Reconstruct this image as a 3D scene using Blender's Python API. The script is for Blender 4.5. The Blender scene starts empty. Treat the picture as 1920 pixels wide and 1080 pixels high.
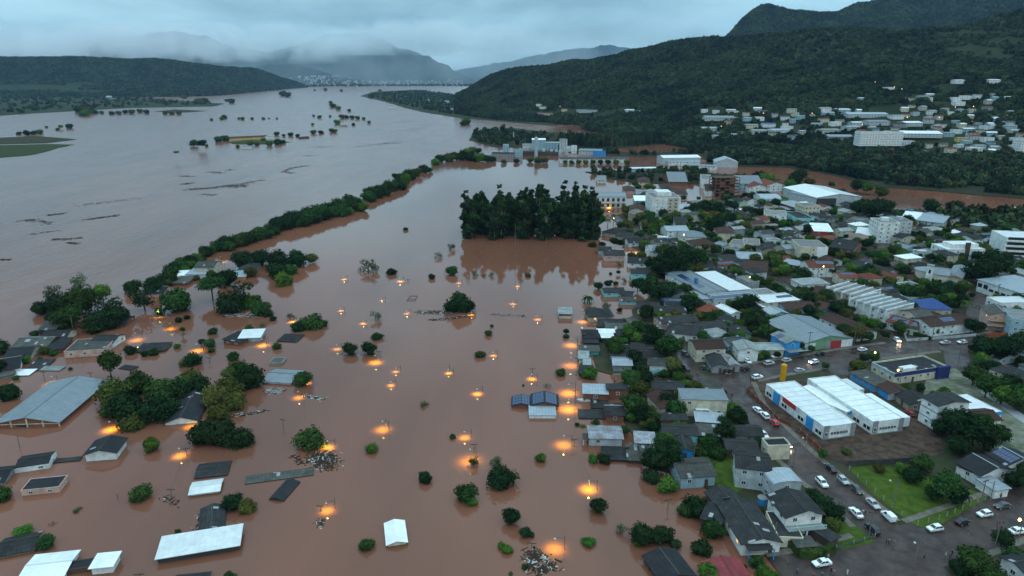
import bpy, math, random
from mathutils import Vector, Matrix, noise
R = random.Random(7)
D = bpy.data
sc = bpy.context.scene
COL = sc.collection

# ---------------------------------------------------------------- camera
FPX, HC, PITCH = 1280.0, 110.0, math.radians(17.35)
CP, SP = math.cos(PITCH), math.sin(PITCH)
cam = D.cameras.new('camera'); cam.lens = 24; cam.sensor_width = 36; cam.clip_end = 60000; cam.clip_start = 1
camo = D.objects.new('camera', cam); COL.objects.link(camo)
camo.location = (0, 0, HC); camo.rotation_euler = (math.pi/2-PITCH, 0, 0)
sc.camera = camo

def ray(px, py):
    u = (px-960)/FPX; v = (py-540)/FPX
    return Vector((u, CP-v*SP, -SP-v*CP))          # per unit of depth
def P(px, py, z=0.0):
    r = ray(px, py); t = (z-HC)/r.z
    return Vector((r.x*t, r.y*t, z))
def PZ(px, py, Z):
    r = ray(px, py); return Vector((r.x*Z, r.y*Z, HC+r.z*Z))
def proj(p):
    x, y, z = p[0], p[1], p[2]-HC
    d = y*CP - z*SP
    if d < 1: return (-9999, -9999, 1)
    return (960+FPX*x/d, 540-FPX*(y*SP+z*CP)/d, d)
def pxm(py, z=0.0):                                 # photo pixels per metre at that row of the ground
    return FPX/((HC-z)/(-ray(960, py).z))

# ---------------------------------------------------------------- world, sun, exposure
w = D.worlds.new('World'); sc.world = w; w.use_nodes = True
nt = w.node_tree; nt.nodes.clear()
def N(t, **k):
    n = nt.nodes.new(t)
    for a, b in k.items(): setattr(n, a, b)
    return n
L = lambda a, b: nt.links.new(a, b)
out = N('ShaderNodeOutputWorld'); bg = N('ShaderNodeBackground'); bg2 = N('ShaderNodeBackground'); add = N('ShaderNodeAddShader')
sky = N('ShaderNodeTexSky', sky_type='NISHITA', sun_disc=False, sun_elevation=math.radians(4), sun_rotation=math.radians(150))
L(sky.outputs[0], bg.inputs[0]); bg.inputs[1].default_value = 0.05
tc = N('ShaderNodeTexCoord'); sep = N('ShaderNodeSeparateXYZ'); L(tc.outputs['Generated'], sep.inputs[0])
def M(op, a, b=None, c=None):
    n = N('ShaderNodeMath', operation=op)
    for i, q in enumerate((a, b, c)):
        if q is None: continue
        if isinstance(q, (int, float)): n.inputs[i].default_value = q
        else: L(q, n.inputs[i])
    return n.outputs[0]
zc = M('MAXIMUM', sep.outputs[2], 0.0)
# overcast vault: brighter overhead than at the horizon
grad = M('MULTIPLY_ADD', zc, 1.0, 1.0)
den = M('ADD', zc, 0.12)
cmb = N('ShaderNodeCombineXYZ')
L(M('DIVIDE', sep.outputs[0], den), cmb.inputs[0]); L(M('DIVIDE', sep.outputs[1], den), cmb.inputs[1])
n1 = N('ShaderNodeTexNoise'); n1.inputs['Scale'].default_value = 0.42; n1.inputs['Detail'].default_value = 7; n1.inputs['Roughness'].default_value = .55; n1.inputs['Distortion'].default_value = .4
mp = N('ShaderNodeMapping'); mp.inputs['Scale'].default_value = (1.0, 0.8, 1); mp.inputs['Location'].default_value = (3.1, 7.7, 0); L(cmb.outputs[0], mp.inputs[0]); L(mp.outputs[0], n1.inputs['Vector'])
r1 = N('ShaderNodeValToRGB'); L(n1.outputs['Fac'], r1.inputs[0])
r1.color_ramp.elements[0].position = .40; r1.color_ramp.elements[0].color = (0.13, 0.35, 0.53, 1)
r1.color_ramp.elements[1].position = .60; r1.color_ramp.elements[1].color = (0.385, 0.765, 0.99, 1)
gr = N('ShaderNodeCombineXYZ')                        # the horizon is bluer than the cloud overhead
for _i, _k in enumerate((3.3, 2.0, 1.6)): L(M('MULTIPLY_ADD', zc, _k, 1.0), gr.inputs[_i])
ml = N('ShaderNodeVectorMath', operation='MULTIPLY'); L(r1.outputs[0], ml.inputs[0]); L(gr.outputs[0], ml.inputs[1])
L(ml.outputs[0], bg2.inputs[0]); bg2.inputs[1].default_value = 0.81
L(bg.outputs[0], add.inputs[0]); L(bg2.outputs[0], add.inputs[1]); L(add.outputs[0], out.inputs[0])
w.cycles.sampling_method = 'MANUAL'; w.cycles.sample_map_resolution = 256

sun = D.lights.new('sun', 'SUN'); sun.energy = 0.25; sun.angle = math.radians(60); sun.color = (1, .95, .9)
suno = D.objects.new('sun', sun); COL.objects.link(suno); suno.rotation_euler = (math.radians(40), 0, math.radians(-30))
sc.view_settings.view_transform = 'Standard'; sc.view_settings.look = 'None'; sc.view_settings.exposure = 0.0; sc.view_settings.gamma = 1.0
sc.view_settings.use_curve_mapping = False
sc.cycles.use_denoising = True
sc.cycles.volume_bounces = 2; sc.cycles.max_bounces = 5; sc.cycles.diffuse_bounces = 2; sc.cycles.glossy_bounces = 2
sc.cycles.transparent_max_bounces = 12; sc.cycles.sample_clamp_indirect = 4
sc.cycles.volume_step_rate = 1.0; sc.cycles.volume_max_steps = 64

# ---------------------------------------------------------------- materials
MATS = {}
def mat(name, col, rough=.8, amt=.35, scale=.6, col2=None, metal=0, bump=0, bscale=8, spec=.06, kind='pos', obrand=0.0):
    if name in MATS: return MATS[name]
    m = D.materials.new(name); m.use_nodes = True; t = m.node_tree; b = t.nodes['Principled BSDF']
    lk = t.links.new
    b.inputs['Roughness'].default_value = rough; b.inputs['Metallic'].default_value = metal
    b.inputs['Specular IOR Level'].default_value = spec
    geo = t.nodes.new('ShaderNodeNewGeometry')
    src = geo.outputs['Position']
    c2 = col2 or tuple(c*(1-amt) for c in col)
    if amt > 0 or col2:
        n = t.nodes.new('ShaderNodeTexNoise'); n.inputs['Scale'].default_value = scale; n.inputs['Detail'].default_value = 6; n.inputs['Roughness'].default_value = .65
        lk(src, n.inputs['Vector'])
        r = t.nodes.new('ShaderNodeValToRGB'); lk(n.outputs['Fac'], r.inputs[0])
        r.color_ramp.elements[0].position = .35; r.color_ramp.elements[0].color = (*c2, 1)
        r.color_ramp.elements[1].position = .62; r.color_ramp.elements[1].color = (*col, 1)
        o = r.outputs[0]
        if obrand:
            oi = t.nodes.new('ShaderNodeObjectInfo'); h = t.nodes.new('ShaderNodeHueSaturation')
            mr = t.nodes.new('ShaderNodeMapRange'); mr.inputs[3].default_value = 1-obrand; mr.inputs[4].default_value = 1+obrand
            lk(oi.outputs['Random'], mr.inputs[0]); lk(mr.outputs[0], h.inputs['Value']); lk(o, h.inputs['Color'])
            mr2 = t.nodes.new('ShaderNodeMapRange'); mr2.inputs[3].default_value = .5-obrand*.09; mr2.inputs[4].default_value = .5+obrand*.09
            mm = t.nodes.new('ShaderNodeMath'); mm.operation = 'FRACT'; m3 = t.nodes.new('ShaderNodeMath'); m3.operation = 'MULTIPLY'; m3.inputs[1].default_value = 7.31
            lk(oi.outputs['Random'], m3.inputs[0]); lk(m3.outputs[0], mm.inputs[0]); lk(mm.outputs[0], mr2.inputs[0]); lk(mr2.outputs[0], h.inputs['Hue'])
            o = h.outputs[0]
        lk(o, b.inputs['Base Color'])
    else: b.inputs['Base Color'].default_value = (*col, 1)
    if bump:
        n2 = t.nodes.new('ShaderNodeTexNoise'); n2.inputs['Scale'].default_value = bscale; n2.inputs['Detail'].default_value = 4; lk(src, n2.inputs['Vector'])
        bp = t.nodes.new('ShaderNodeBump'); bp.inputs['Strength'].default_value = 1; bp.inputs['Distance'].default_value = bump
        lk(n2.outputs['Fac'], bp.inputs['Height']); lk(bp.outputs[0], b.inputs['Normal'])
    MATS[name] = m; return m

def roofmat(name, col, rough=.6, stain=.5, stain_col=None, seam=.55, metal=0, spec=.3, rowh=1.2, ribs=.9, alt=.66, wave=.05, patch=0):
    """sheets laid in courses: seams from the roof's UVs in metres, stains from a noise"""
    if name in MATS: return MATS[name]
    m = D.materials.new(name); m.use_nodes = True; t = m.node_tree; b = t.nodes['Principled BSDF']; lk = t.links.new
    b.inputs['Roughness'].default_value = rough; b.inputs['Metallic'].default_value = metal; b.inputs['Specular IOR Level'].default_value = spec
    uv = t.nodes.new('ShaderNodeUVMap'); geo = t.nodes.new('ShaderNodeNewGeometry'); oi = t.nodes.new('ShaderNodeObjectInfo')
    br = t.nodes.new('ShaderNodeTexBrick'); lk(uv.outputs[0], br.inputs[0])
    br.inputs['Scale'].default_value = 1; br.inputs['Mortar Size'].default_value = .06; br.inputs['Brick Width'].default_value = ribs*1.1; br.inputs['Row Height'].default_value = rowh; br.offset = 0
    br.inputs['Color1'].default_value = (*col, 1); br.inputs['Color2'].default_value = (*[c*alt for c in col], 1); br.inputs['Mortar'].default_value = (*[c*seam for c in col], 1)
    n = t.nodes.new('ShaderNodeTexNoise'); n.inputs['Scale'].default_value = .35; n.inputs['Detail'].default_value = 8; n.inputs['Roughness'].default_value = .7; lk(geo.outputs['Position'], n.inputs['Vector'])
    r = t.nodes.new('ShaderNodeValToRGB'); lk(n.outputs['Fac'], r.inputs[0])
    sc_ = stain_col or tuple(c*.35 for c in col)
    r.color_ramp.elements[0].position = .38; r.color_ramp.elements[0].color = (0, 0, 0, 1)
    r.color_ramp.elements[1].position = .7; r.color_ramp.elements[1].color = (stain, stain, stain, 1)
    mx = t.nodes.new('ShaderNodeMix'); mx.data_type = 'RGBA'; lk(r.outputs[0], mx.inputs['Factor']); lk(br.outputs['Color'], mx.inputs['A']); mx.inputs['B'].default_value = (*sc_, 1)
    res = mx.outputs['Result']
    if patch:                                          # here and there a newer, paler sheet
        sc0 = t.nodes.new('ShaderNodeVectorMath'); sc0.operation = 'DIVIDE'; sc0.inputs[1].default_value = (ribs*1.1, rowh*1.5, 1); lk(uv.outputs[0], sc0.inputs[0])
        fl = t.nodes.new('ShaderNodeVectorMath'); fl.operation = 'FLOOR'; lk(sc0.outputs[0], fl.inputs[0]); ad = t.nodes.new('ShaderNodeVectorMath'); ad.operation = 'ADD'; lk(fl.outputs[0], ad.inputs[0]); lk(oi.outputs['Random'], ad.inputs[1])
        wn = t.nodes.new('ShaderNodeTexWhiteNoise'); lk(ad.outputs[0], wn.inputs[0]); gt = t.nodes.new('ShaderNodeMath'); gt.operation = 'GREATER_THAN'; gt.inputs[1].default_value = 1-patch; lk(wn.outputs[0], gt.inputs[0])
        m2 = t.nodes.new('ShaderNodeMix'); m2.data_type = 'RGBA'; lk(gt.outputs[0], m2.inputs['Factor']); lk(res, m2.inputs['A']); m2.inputs['B'].default_value = (.24, .26, .26, 1); res = m2.outputs['Result']
    h = t.nodes.new('ShaderNodeHueSaturation'); mr = t.nodes.new('ShaderNodeMapRange'); mr.inputs[3].default_value = .8; mr.inputs[4].default_value = 1.2
    lk(oi.outputs['Random'], mr.inputs[0]); lk(mr.outputs[0], h.inputs['Value']); lk(res, h.inputs['Color']); lk(h.outputs[0], b.inputs['Base Color'])
    wv = t.nodes.new('ShaderNodeTexWave'); wv.inputs['Scale'].default_value = .9/ribs if ribs < 1 else .8; lk(uv.outputs[0], wv.inputs[0])
    bp = t.nodes.new('ShaderNodeBump'); bp.inputs['Distance'].default_value = wave; bp.inputs['Strength'].default_value = .6; lk(wv.outputs['Fac'], bp.inputs['Height']); lk(bp.outputs[0], b.inputs['Normal'])
    MATS[name] = m; return m

RM = {
 'asb':   roofmat('roof_dark_asbestos', (.043, .044, .046), .8, .7, (.014, .014, .014), spec=.1, patch=.018),
 'asb2':  roofmat('roof_grey_asbestos', (.095, .095, .088), .8, .65, (.03, .032, .024), spec=.1, patch=.025),
 'dark':  roofmat('roof_slate_black', (.026, .027, .031), .7, .5, spec=.15, patch=.01),
 'brown': roofmat('roof_brown_tile', (.085, .042, .032), .7, .6, (.03, .02, .018), rowh=.5, ribs=.5, spec=.1),
 'red':   roofmat('roof_terracotta', (.23, .06, .035), .7, .6, (.07, .035, .025), rowh=.5, ribs=.5, spec=.1),
 'wine':  roofmat('roof_wine_sheet', (.24, .03, .035), .5, .4, rowh=1.6),
 'zinc':  roofmat('roof_zinc', (.3, .35, .39), .38, .5, (.14, .16, .18), spec=.5, alt=.82),
 'zinc2': roofmat('roof_grey_zinc', (.17, .205, .23), .42, .5, (.08, .09, .1), spec=.5, alt=.8),
 'rust':  roofmat('roof_rusty_zinc', (.33, .38, .43), .45, .95, (.13, .05, .04), spec=.5),
 'white': roofmat('roof_white_sheet', (.74, .76, .76), .28, .55, (.38, .4, .38), seam=.88, spec=.6, rowh=3, ribs=1.2, alt=.93, wave=.008),
 'blue':  roofmat('roof_blue_tile', (.02, .08, .3), .5, .3, rowh=.5, ribs=.5),
 'conc':  roofmat('roof_concrete_slab', (.2, .2, .2), .85, .7, (.07, .07, .07), rowh=9, ribs=9),
 'pale':  roofmat('roof_pale_grey', (.3, .33, .33), .6, .8, (.12, .13, .12)),
}
ROOFWORD = {'asb': 'dark grey', 'asb2': 'grey', 'dark': 'black', 'brown': 'brown tiled', 'red': 'red tiled', 'wine': 'wine red', 'zinc': 'bluish zinc',
            'zinc2': 'grey zinc', 'rust': 'rusty zinc', 'white': 'white metal', 'blue': 'blue tiled', 'conc': 'flat concrete', 'pale': 'pale grey'}
WCOL = {'white': (.72, .74, .72), 'cream': (.6, .55, .42), 'grey': (.27, .28, .28), 'lgrey': (.45, .48, .49), 'pink': (.55, .36, .3), 'aqua': (.28, .58, .56), 'teal': (.1, .35, .36),
        'blue': (.04, .28, .62), 'lblue': (.3, .44, .5), 'yellow': (.6, .47, .12), 'green': (.18, .32, .2), 'lgreen': (.35, .5, .36), 'brick': (.22, .085, .055), 'wood': (.09, .06, .045),
        'orange': (.62, .3, .14), 'red': (.42, .04, .04), 'navy': (.03, .04, .15), 'beige': (.5, .44, .34), 'dark': (.05, .05, .05), 'tan': (.36, .28, .2), 'khaki': (.34, .32, .22)}
WWORD = {'lgrey': 'pale grey', 'lblue': 'light blue', 'lgreen': 'pale green', 'brick': 'bare brick', 'wood': 'dark wood', 'dark': 'black', 'blue': 'bright blue'}
def wm(n):
    c = WCOL[n]
    return mat('wall_'+n, c, .85, 0, .5, tuple(a*.62+.02 for a in c), bump=0)
glass = mat('window_glass', (.02, .025, .03), .12, 0, spec=.6)
litglass = D.materials.new('lit_window'); litglass.use_nodes = True
_b = litglass.node_tree.nodes['Principled BSDF']; _b.inputs['Emission Color'].default_value = (1, .62, .2, 1); _b.inputs['Emission Strength'].default_value = 1.1; _b.inputs['Base Color'].default_value = (.1, .08, .05, 1)
whitem = mat('white_paint', (.75, .76, .75), .6, .15)
darkm = mat('dark_metal', (.05, .05, .052), .6, .2)
concm = mat('concrete', (.3, .3, .29), .9, .3, 2)
polem = mat('pole_concrete', (.16, .15, .14), .9, .3, 2)
woodm = mat('weathered_wood', (.09, .06, .04), .9, .4, 3)

# ---------------------------------------------------------------- object helpers
def setp(o, label=None, cat=None, group=None, kind=None):
    if label: o['label'] = label
    if cat: o['category'] = cat
    if group: o['group'] = group
    if kind: o['kind'] = kind
    return o
def link(o, parent=None):
    COL.objects.link(o)
    if parent: o.parent = parent
    return o
def empty(name, loc, rz=0):
    o = D.objects.new(name, None); o.location = loc; o.rotation_euler = (0, 0, rz); o.empty_display_size = .5
    return link(o)
def mesh(name, V, F, mats, mi=None, uvs=None, smooth=False):
    me = D.meshes.new(name); me.from_pydata([tuple(v) for v in V], [], F)
    for m in (mats if isinstance(mats, (list, tuple)) else [mats]): me.materials.append(m)
    if mi: me.polygons.foreach_set('material_index', mi)
    if uvs:
        ul = me.uv_layers.new(name='UVMap'); k = 0
        for f, fu in zip(F, uvs):
            for q in fu: ul.data[k].uv = q; k += 1
    if smooth: me.polygons.foreach_set('use_smooth', [True]*len(me.polygons))
    me.update(); return me
def obj(name, me, parent=None, loc=(0, 0, 0), rot=(0, 0, 0), scale=(1, 1, 1)):
    o = D.objects.new(name, me); o.location = loc; o.rotation_euler = rot; o.scale = scale
    return link(o, parent)
def addbox(V, F, x0, x1, y0, y1, z0, z1):
    b = len(V)
    V += [(x0, y0, z0), (x1, y0, z0), (x1, y1, z0), (x0, y1, z0), (x0, y0, z1), (x1, y0, z1), (x1, y1, z1), (x0, y1, z1)]
    F += [(b, b+3, b+2, b+1), (b+4, b+5, b+6, b+7), (b, b+1, b+5, b+4), (b+1, b+2, b+6, b+5), (b+2, b+3, b+7, b+6), (b+3, b, b+4, b+7)]
def boxmesh(name, x0, x1, y0, y1, z0, z1, m):
    V, F = [], []; addbox(V, F, x0, x1, y0, y1, z0, z1); return mesh(name, V, F, m)
def tube(V, F, p, q, r0, r1, n=6):
    p, q = Vector(p), Vector(q); d = (q-p).normalized()
    a = d.orthogonal().normalized(); c = d.cross(a); b = len(V)
    for k in range(n):
        t = 2*math.pi*k/n; e = a*math.cos(t)+c*math.sin(t)
        V.append(tuple(p+e*r0)); V.append(tuple(q+e*r1))
    for k in range(n):
        i = b+2*k; j = b+2*((k+1) % n); F.append((i, j, j+1, i+1))
    F.append(tuple(b+2*k for k in range(n))[::-1]); F.append(tuple(b+2*k+1 for k in range(n)))
def poly_sheet(name, pts, z, m, kind='structure', thick=0, sub=0, jit=0, label=None, cat=None, px=True, seed=1):
    """a flat sheet from an outline; with thick it becomes a bank with a sloping skirt"""
    rr = random.Random(seed)
    W = [P(a, b, z) if px else Vector((a, b, z)) for a, b in pts]
    if sub:
        Q = []
        for i, a in enumerate(W):
            b = W[(i+1) % len(W)]; n = max(1, min(40, int((b-a).length/sub)))
            for k in range(n):
                q = a.lerp(b, k/n)
                if jit: q = q+Vector((rr.uniform(-jit, jit), rr.uniform(-jit, jit), 0))
                Q.append(q)
        W = Q
    V = [tuple(q) for q in W]; n = len(V); F = [tuple(range(n))]
    if thick:
        c = sum(W, Vector())/n
        V += [(q.x+(q.x-c.x)*.0, q.y, z-thick) for q in W]
        F += [(i, (i+1) % n, n+(i+1) % n, n+i) for i in range(n)]
    me = mesh(name, V, F, m)
    import bmesh
    bm = bmesh.new(); bm.from_mesh(me); bmesh.ops.recalc_face_normals(bm, faces=bm.faces)
    if not thick:
        for f in bm.faces:
            if f.normal.z < 0: f.normal_flip()
    bmesh.ops.triangulate(bm, faces=[f for f in bm.faces if len(f.verts) > 4]); bm.to_mesh(me); bm.free()
    o = obj(name, me); setp(o, label, cat, None, kind); return o
def inpoly(x, y, pts):
    c = False; j = len(pts)-1
    for i in range(len(pts)):
        xi, yi = pts[i]; xj, yj = pts[j]
        if (yi > y) != (yj > y) and x < (xj-xi)*(y-yi)/(yj-yi)+xi: c = not c
        j = i
    return c
def segd(p, a, b):
    d = b-a; t = max(0, min(1, (p-a).dot(d)/max(1e-9, d.length_squared))); return (p-(a+d*t)).length
# ---------------------------------------------------------------- water
def water_mat():
    m = D.materials.new('muddy_flood_water'); m.use_nodes = True; t = m.node_tree; b = t.nodes['Principled BSDF']; lk = t.links.new
    geo = t.nodes.new('ShaderNodeNewGeometry')
    def noise_(sc_, det, mapsc=(1, 1, 1), rot=0):
        mp = t.nodes.new('ShaderNodeMapping'); mp.inputs['Scale'].default_value = mapsc; mp.inputs['Rotation'].default_value = (0, 0, rot); lk(geo.outputs['Position'], mp.inputs[0])
        n = t.nodes.new('ShaderNodeTexNoise'); n.inputs['Scale'].default_value = sc_; n.inputs['Detail'].default_value = det; lk(mp.outputs[0], n.inputs['Vector']); return n.outputs['Fac']
    r = t.nodes.new('ShaderNodeValToRGB'); lk(noise_(.02, 8, (1, .22, 1), -.45), r.inputs[0])
    r.color_ramp.elements[0].position = .38; r.color_ramp.elements[0].color = (.145, .06, .037, 1)
    r.color_ramp.elements[1].position = .6; r.color_ramp.elements[1].color = (.192, .076, .046, 1)
    lk(r.outputs[0], b.inputs['Base Color'])
    b.inputs['Roughness'].default_value = .07; b.inputs['IOR'].default_value = 1.33; b.inputs['Specular IOR Level'].default_value = .5
    # open river (far left of the levee) is rougher than the still flood basin
    sep = t.nodes.new('ShaderNodeSeparateXYZ'); lk(geo.outputs['Position'], sep.inputs[0])
    def mth(op, a, b_=None, c=None):
        n = t.nodes.new('ShaderNodeMath'); n.operation = op
        for i, q in enumerate((a, b_, c)):
            if q is None: continue
            if isinstance(q, (int, float)): n.inputs[i].default_value = q
            else: lk(q, n.inputs[i])
        return n.outputs[0]
    a, c = P(60, 600), P(900, 300); dx, dy = (c-a).x, (c-a).y; ln = math.hypot(dx, dy)
    side = mth('ADD', mth('MULTIPLY', sep.outputs[0], -dy/ln), mth('MULTIPLY', sep.outputs[1], dx/ln))
    side = mth('SUBTRACT', side, (-dy*a.x+dx*a.y)/ln)
    mk = t.nodes.new('ShaderNodeMapRange'); lk(side, mk.inputs[0]); mk.inputs[1].default_value = -15; mk.inputs[2].default_value = 40
    ramp = mk.outputs[0]
    h1 = noise_(.9, 5, (1, 1, 1)); h2 = noise_(.05, 7, (1, .28, 1), -.45)
    bp = t.nodes.new('ShaderNodeBump'); bp.inputs['Strength'].default_value = 1
    lk(mth('MULTIPLY_ADD', ramp, .035, .006), bp.inputs['Distance']); lk(h1, bp.inputs['Height'])
    bp2 = t.nodes.new('ShaderNodeBump'); bp2.inputs['Strength'].default_value = 1
    h3 = noise_(.28, 6, (1, .35, 1), -.5); lk(mth('MULTIPLY_ADD', ramp, 1.1, .03), bp2.inputs['Distance']); lk(mth('MULTIPLY_ADD', h3, .3, h2), bp2.inputs['Height']); lk(bp.outputs[0], bp2.inputs['Normal'])
    lk(bp2.outputs[0], b.inputs['Normal'])
    lk(mth('ADD', mth('MULTIPLY', ramp, .15), mth('MULTIPLY', noise_(.03, 5, (1, .5, 1), .2), .1)), b.inputs['Roughness'])
    return m
wmat = water_mat()
wo = obj('water', mesh('water', [(-9000, -400, 0), (9000, -400, 0), (9000, 14000, 0), (-9000, 14000, 0)], [(0, 1, 2, 3)], wmat)); setp(wo, kind='structure')
bed = obj('ground', mesh('ground', [(-9500, -500, -4), (9500, -500, -4), (9500, 15000, -4), (-9500, 15000, -4)], [(0, 1, 2, 3)], mat('riverbed', (.1, .06, .04), .9, .2))); setp(bed, kind='structure')

# ---------------------------------------------------------------- town ground
G = 0.35
TOWN = [(1452, 1130), (1458, 1066), (1448, 1036), (1398, 1022), (1360, 992), (1345, 962), (1345, 925), (1300, 902), (1262, 888), (1216, 872), (1212, 838), (1190, 826), (1180, 800),
        (1172, 780), (1180, 752), (1178, 736), (1150, 733), (1150, 716), (1240, 708), (1245, 703), (1150, 704), (1122, 694), (1110, 678), (1116, 640), (1120, 610), (1160, 606), (1186, 590), (1192, 572), (1215, 560),
        (1212, 532), (1208, 512), (1188, 500), (1196, 470), (1172, 446), (1160, 425), (1150, 405), (1180, 396), (1215, 402), (1275, 398), (1290, 388), (1320, 392), (1345, 372), (1400, 368), (1450, 366), (1500, 374), (1560, 392),
        (1610, 395), (1640, 402), (1700, 398), (1760, 402), (1850, 400), (1960, 398), (2300, 420), (2600, 700), (2600, 1130)]
town_soil = mat('town_ground', (.03, .042, .018), .95, 0, .09, (.065, .05, .038), bump=.1, bscale=2)
poly_sheet('ground', TOWN, G, town_soil, thick=2.5, sub=6, jit=1.2)
cobble = mat('wet_cobblestone', (.068, .046, .04), .45, 0, .3, (.03, .022, .021), bump=.08, bscale=1.8, spec=.16)
sidew = mat('sidewalk_stone', (.16, .14, .12), .8, .35, .5)
_t = cobble.node_tree; _n = _t.nodes.new('ShaderNodeTexNoise'); _n.inputs['Scale'].default_value = .12; _n.inputs['Detail'].default_value = 6
_g = _t.nodes.new('ShaderNodeNewGeometry'); _t.links.new(_g.outputs['Position'], _n.inputs['Vector']); _m = _t.nodes.new('ShaderNodeMapRange'); _t.links.new(_n.outputs['Fac'], _m.inputs[0])
for _i, _v in enumerate((.4, .62, .16, .62)): _m.inputs[1+_i].default_value = _v
_t.links.new(_m.outputs[0], _t.nodes['Principled BSDF'].inputs['Roughness'])
ROADS = [([(1340, 690), (1372, 704), (1388, 735), (1405, 768), (1442, 806), (1500, 862), (1560, 914), (1602, 948), (1652, 992), (1700, 1040), (1770, 1110)], 11),
         ([(1470, 1085), (1520, 1078), (1600, 1058), (1680, 1035), (1750, 1015), (1850, 978), (1960, 938)], 15),
         ([(1362, 702), (1400, 700), (1450, 690), (1500, 682), (1560, 672), (1620, 662), (1700, 652), (1790, 642), (1850, 640), (1960, 612)], 12),
         ([(1696, 650), (1680, 622), (1650, 602), (1600, 572), (1572, 545), (1545, 527), (1500, 522), (1455, 528)], 9),
         ([(1500, 570), (1455, 528), (1420, 512), (1380, 497), (1335, 488), (1310, 476), (1285, 462), (1240, 452), (1205, 438), (1172, 420), (1150, 405)], 8),
         ([(1378, 706), (1335, 712), (1305, 705), (1292, 688), (1285, 655)], 7), ([(1240, 622), (1205, 610), (1175, 596)], 6),
         ([(1790, 642), (1812, 600), (1838, 565), (1790, 520), (1720, 488)], 8), ([(1596, 668), (1570, 690), (1610, 730), (1660, 765), (1720, 790), (1740, 812)], 7),
         ([(1790, 646), (1800, 690), (1835, 730), (1890, 780), (1960, 830)], 9), ([(1545, 527), (1600, 500), (1640, 480), (1660, 455), (1640, 430)], 8)]
RW = []
def ribbon(name, line, wid, z, m, label=None):
    W = [P(a, b, z) for a, b in line]; S = []
    for i in range(len(W)-1):
        for k in range(5):
            t = k/5; p0 = W[max(0, i-1)]; p1 = W[i]; p2 = W[i+1]; p3 = W[min(len(W)-1, i+2)]
            S.append(.5*((2*p1)+(p2-p0)*t+(2*p0-5*p1+4*p2-p3)*t*t+(3*p1-p0-3*p2+p3)*t**3))
    S.append(W[-1]); V = []; F = []
    for i, s in enumerate(S):
        d = (S[min(i+1, len(S)-1)]-S[max(i-1, 0)]).normalized(); n = Vector((-d.y, d.x, 0))
        V += [tuple(s+n*wid/2), tuple(s-n*wid/2)]
        if i: F.append((2*i-2, 2*i-1, 2*i+1, 2*i))
    o = obj(name, mesh(name, V, F, m)); setp(o, label, None, None, 'structure'); return S
for i, (ln, wd) in enumerate(ROADS):
    S = ribbon('road', ln, wd, G+.02+.004*i, cobble); RW.append((S, wd))
for i in (0, 1, 2):
    S, wd = RW[i]
    for sgn in (1, -1):                                # kerbed pavements either side
        V, F = [], []
        for k, s in enumerate(S):
            d = (S[min(k+1, len(S)-1)]-S[max(k-1, 0)]).normalized(); n = Vector((-d.y, d.x, 0))*sgn
            for off, z in ((wd/2, G+.03), (wd/2+.1, G+.14+.004*i), (wd/2+1.8, G+.14+.004*i), (wd/2+1.9, G-.1)):
                q = s+n*off; V.append((q.x, q.y, z))
            if k: b = 4*k; F += [(b-4+j, b-3+j, b+1+j, b+j) for j in range(3)]
        inter = []
        for f in F:                                   # no pavement across a junction
            c = sum((Vector(V[j]) for j in f), Vector())/4
            ok = True
            for j, (S2, w2) in enumerate(RW):
                if j != i and min((Vector((a.x, a.y, 0))-Vector((c.x, c.y, 0))).length for a in S2) < w2/2+2.5: ok = False
            if ok: inter.append(f)
        if inter: setp(obj('pavement', mesh('pavement', V, inter, sidew)), kind='structure')
grass = mat('lawn_grass', (.062, .1, .014), .95, 0, .5, (.035, .058, .012), bump=.15, bscale=3)
mud = mat('churned_mud', (.095, .06, .043), .7, 0, .35, (.032, .024, .02), bump=.5, bscale=1.2)
poly_sheet('lawn', [(1588, 876), (1640, 872), (1700, 880), (1770, 905), (1860, 930), (1752, 990), (1722, 988), (1690, 968), (1640, 930)], G+.08, grass)
poly_sheet('lawn', [(1571, 978), (1592, 972), (1640, 1016), (1580, 1030), (1555, 1020)], G+.084, grass)
poly_sheet('mud_yard', [(1398, 728), (1425, 712), (1520, 712), (1560, 700), (1600, 705), (1700, 780), (1760, 800), (1770, 850), (1700, 868), (1590, 874), (1540, 852), (1460, 795)], G+.088, mud)
poly_sheet('field', [(1745, 700), (1790, 690), (1900, 770), (1960, 840), (1930, 880), (1870, 850), (1800, 790), (1730, 750), (1735, 715)], G+.092, mat('rough_field', (.09, .1, .055), .95, 0, .25, (.2, .2, .17)))
poly_sheet('lawn', [(1355, 850), (1385, 870), (1395, 915), (1372, 930), (1340, 905), (1330, 870)], G+.1, grass)
poly_sheet('lawn', [(1460, 367), (1490, 367), (1500, 376), (1455, 378)], G+.09, grass)
poly_sheet('path', [(1838, 735), (1850, 730), (1945, 795), (1935, 805)], G+.11, mat('pale_path', (.3, .31, .32), .8, .3, 1))

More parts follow.
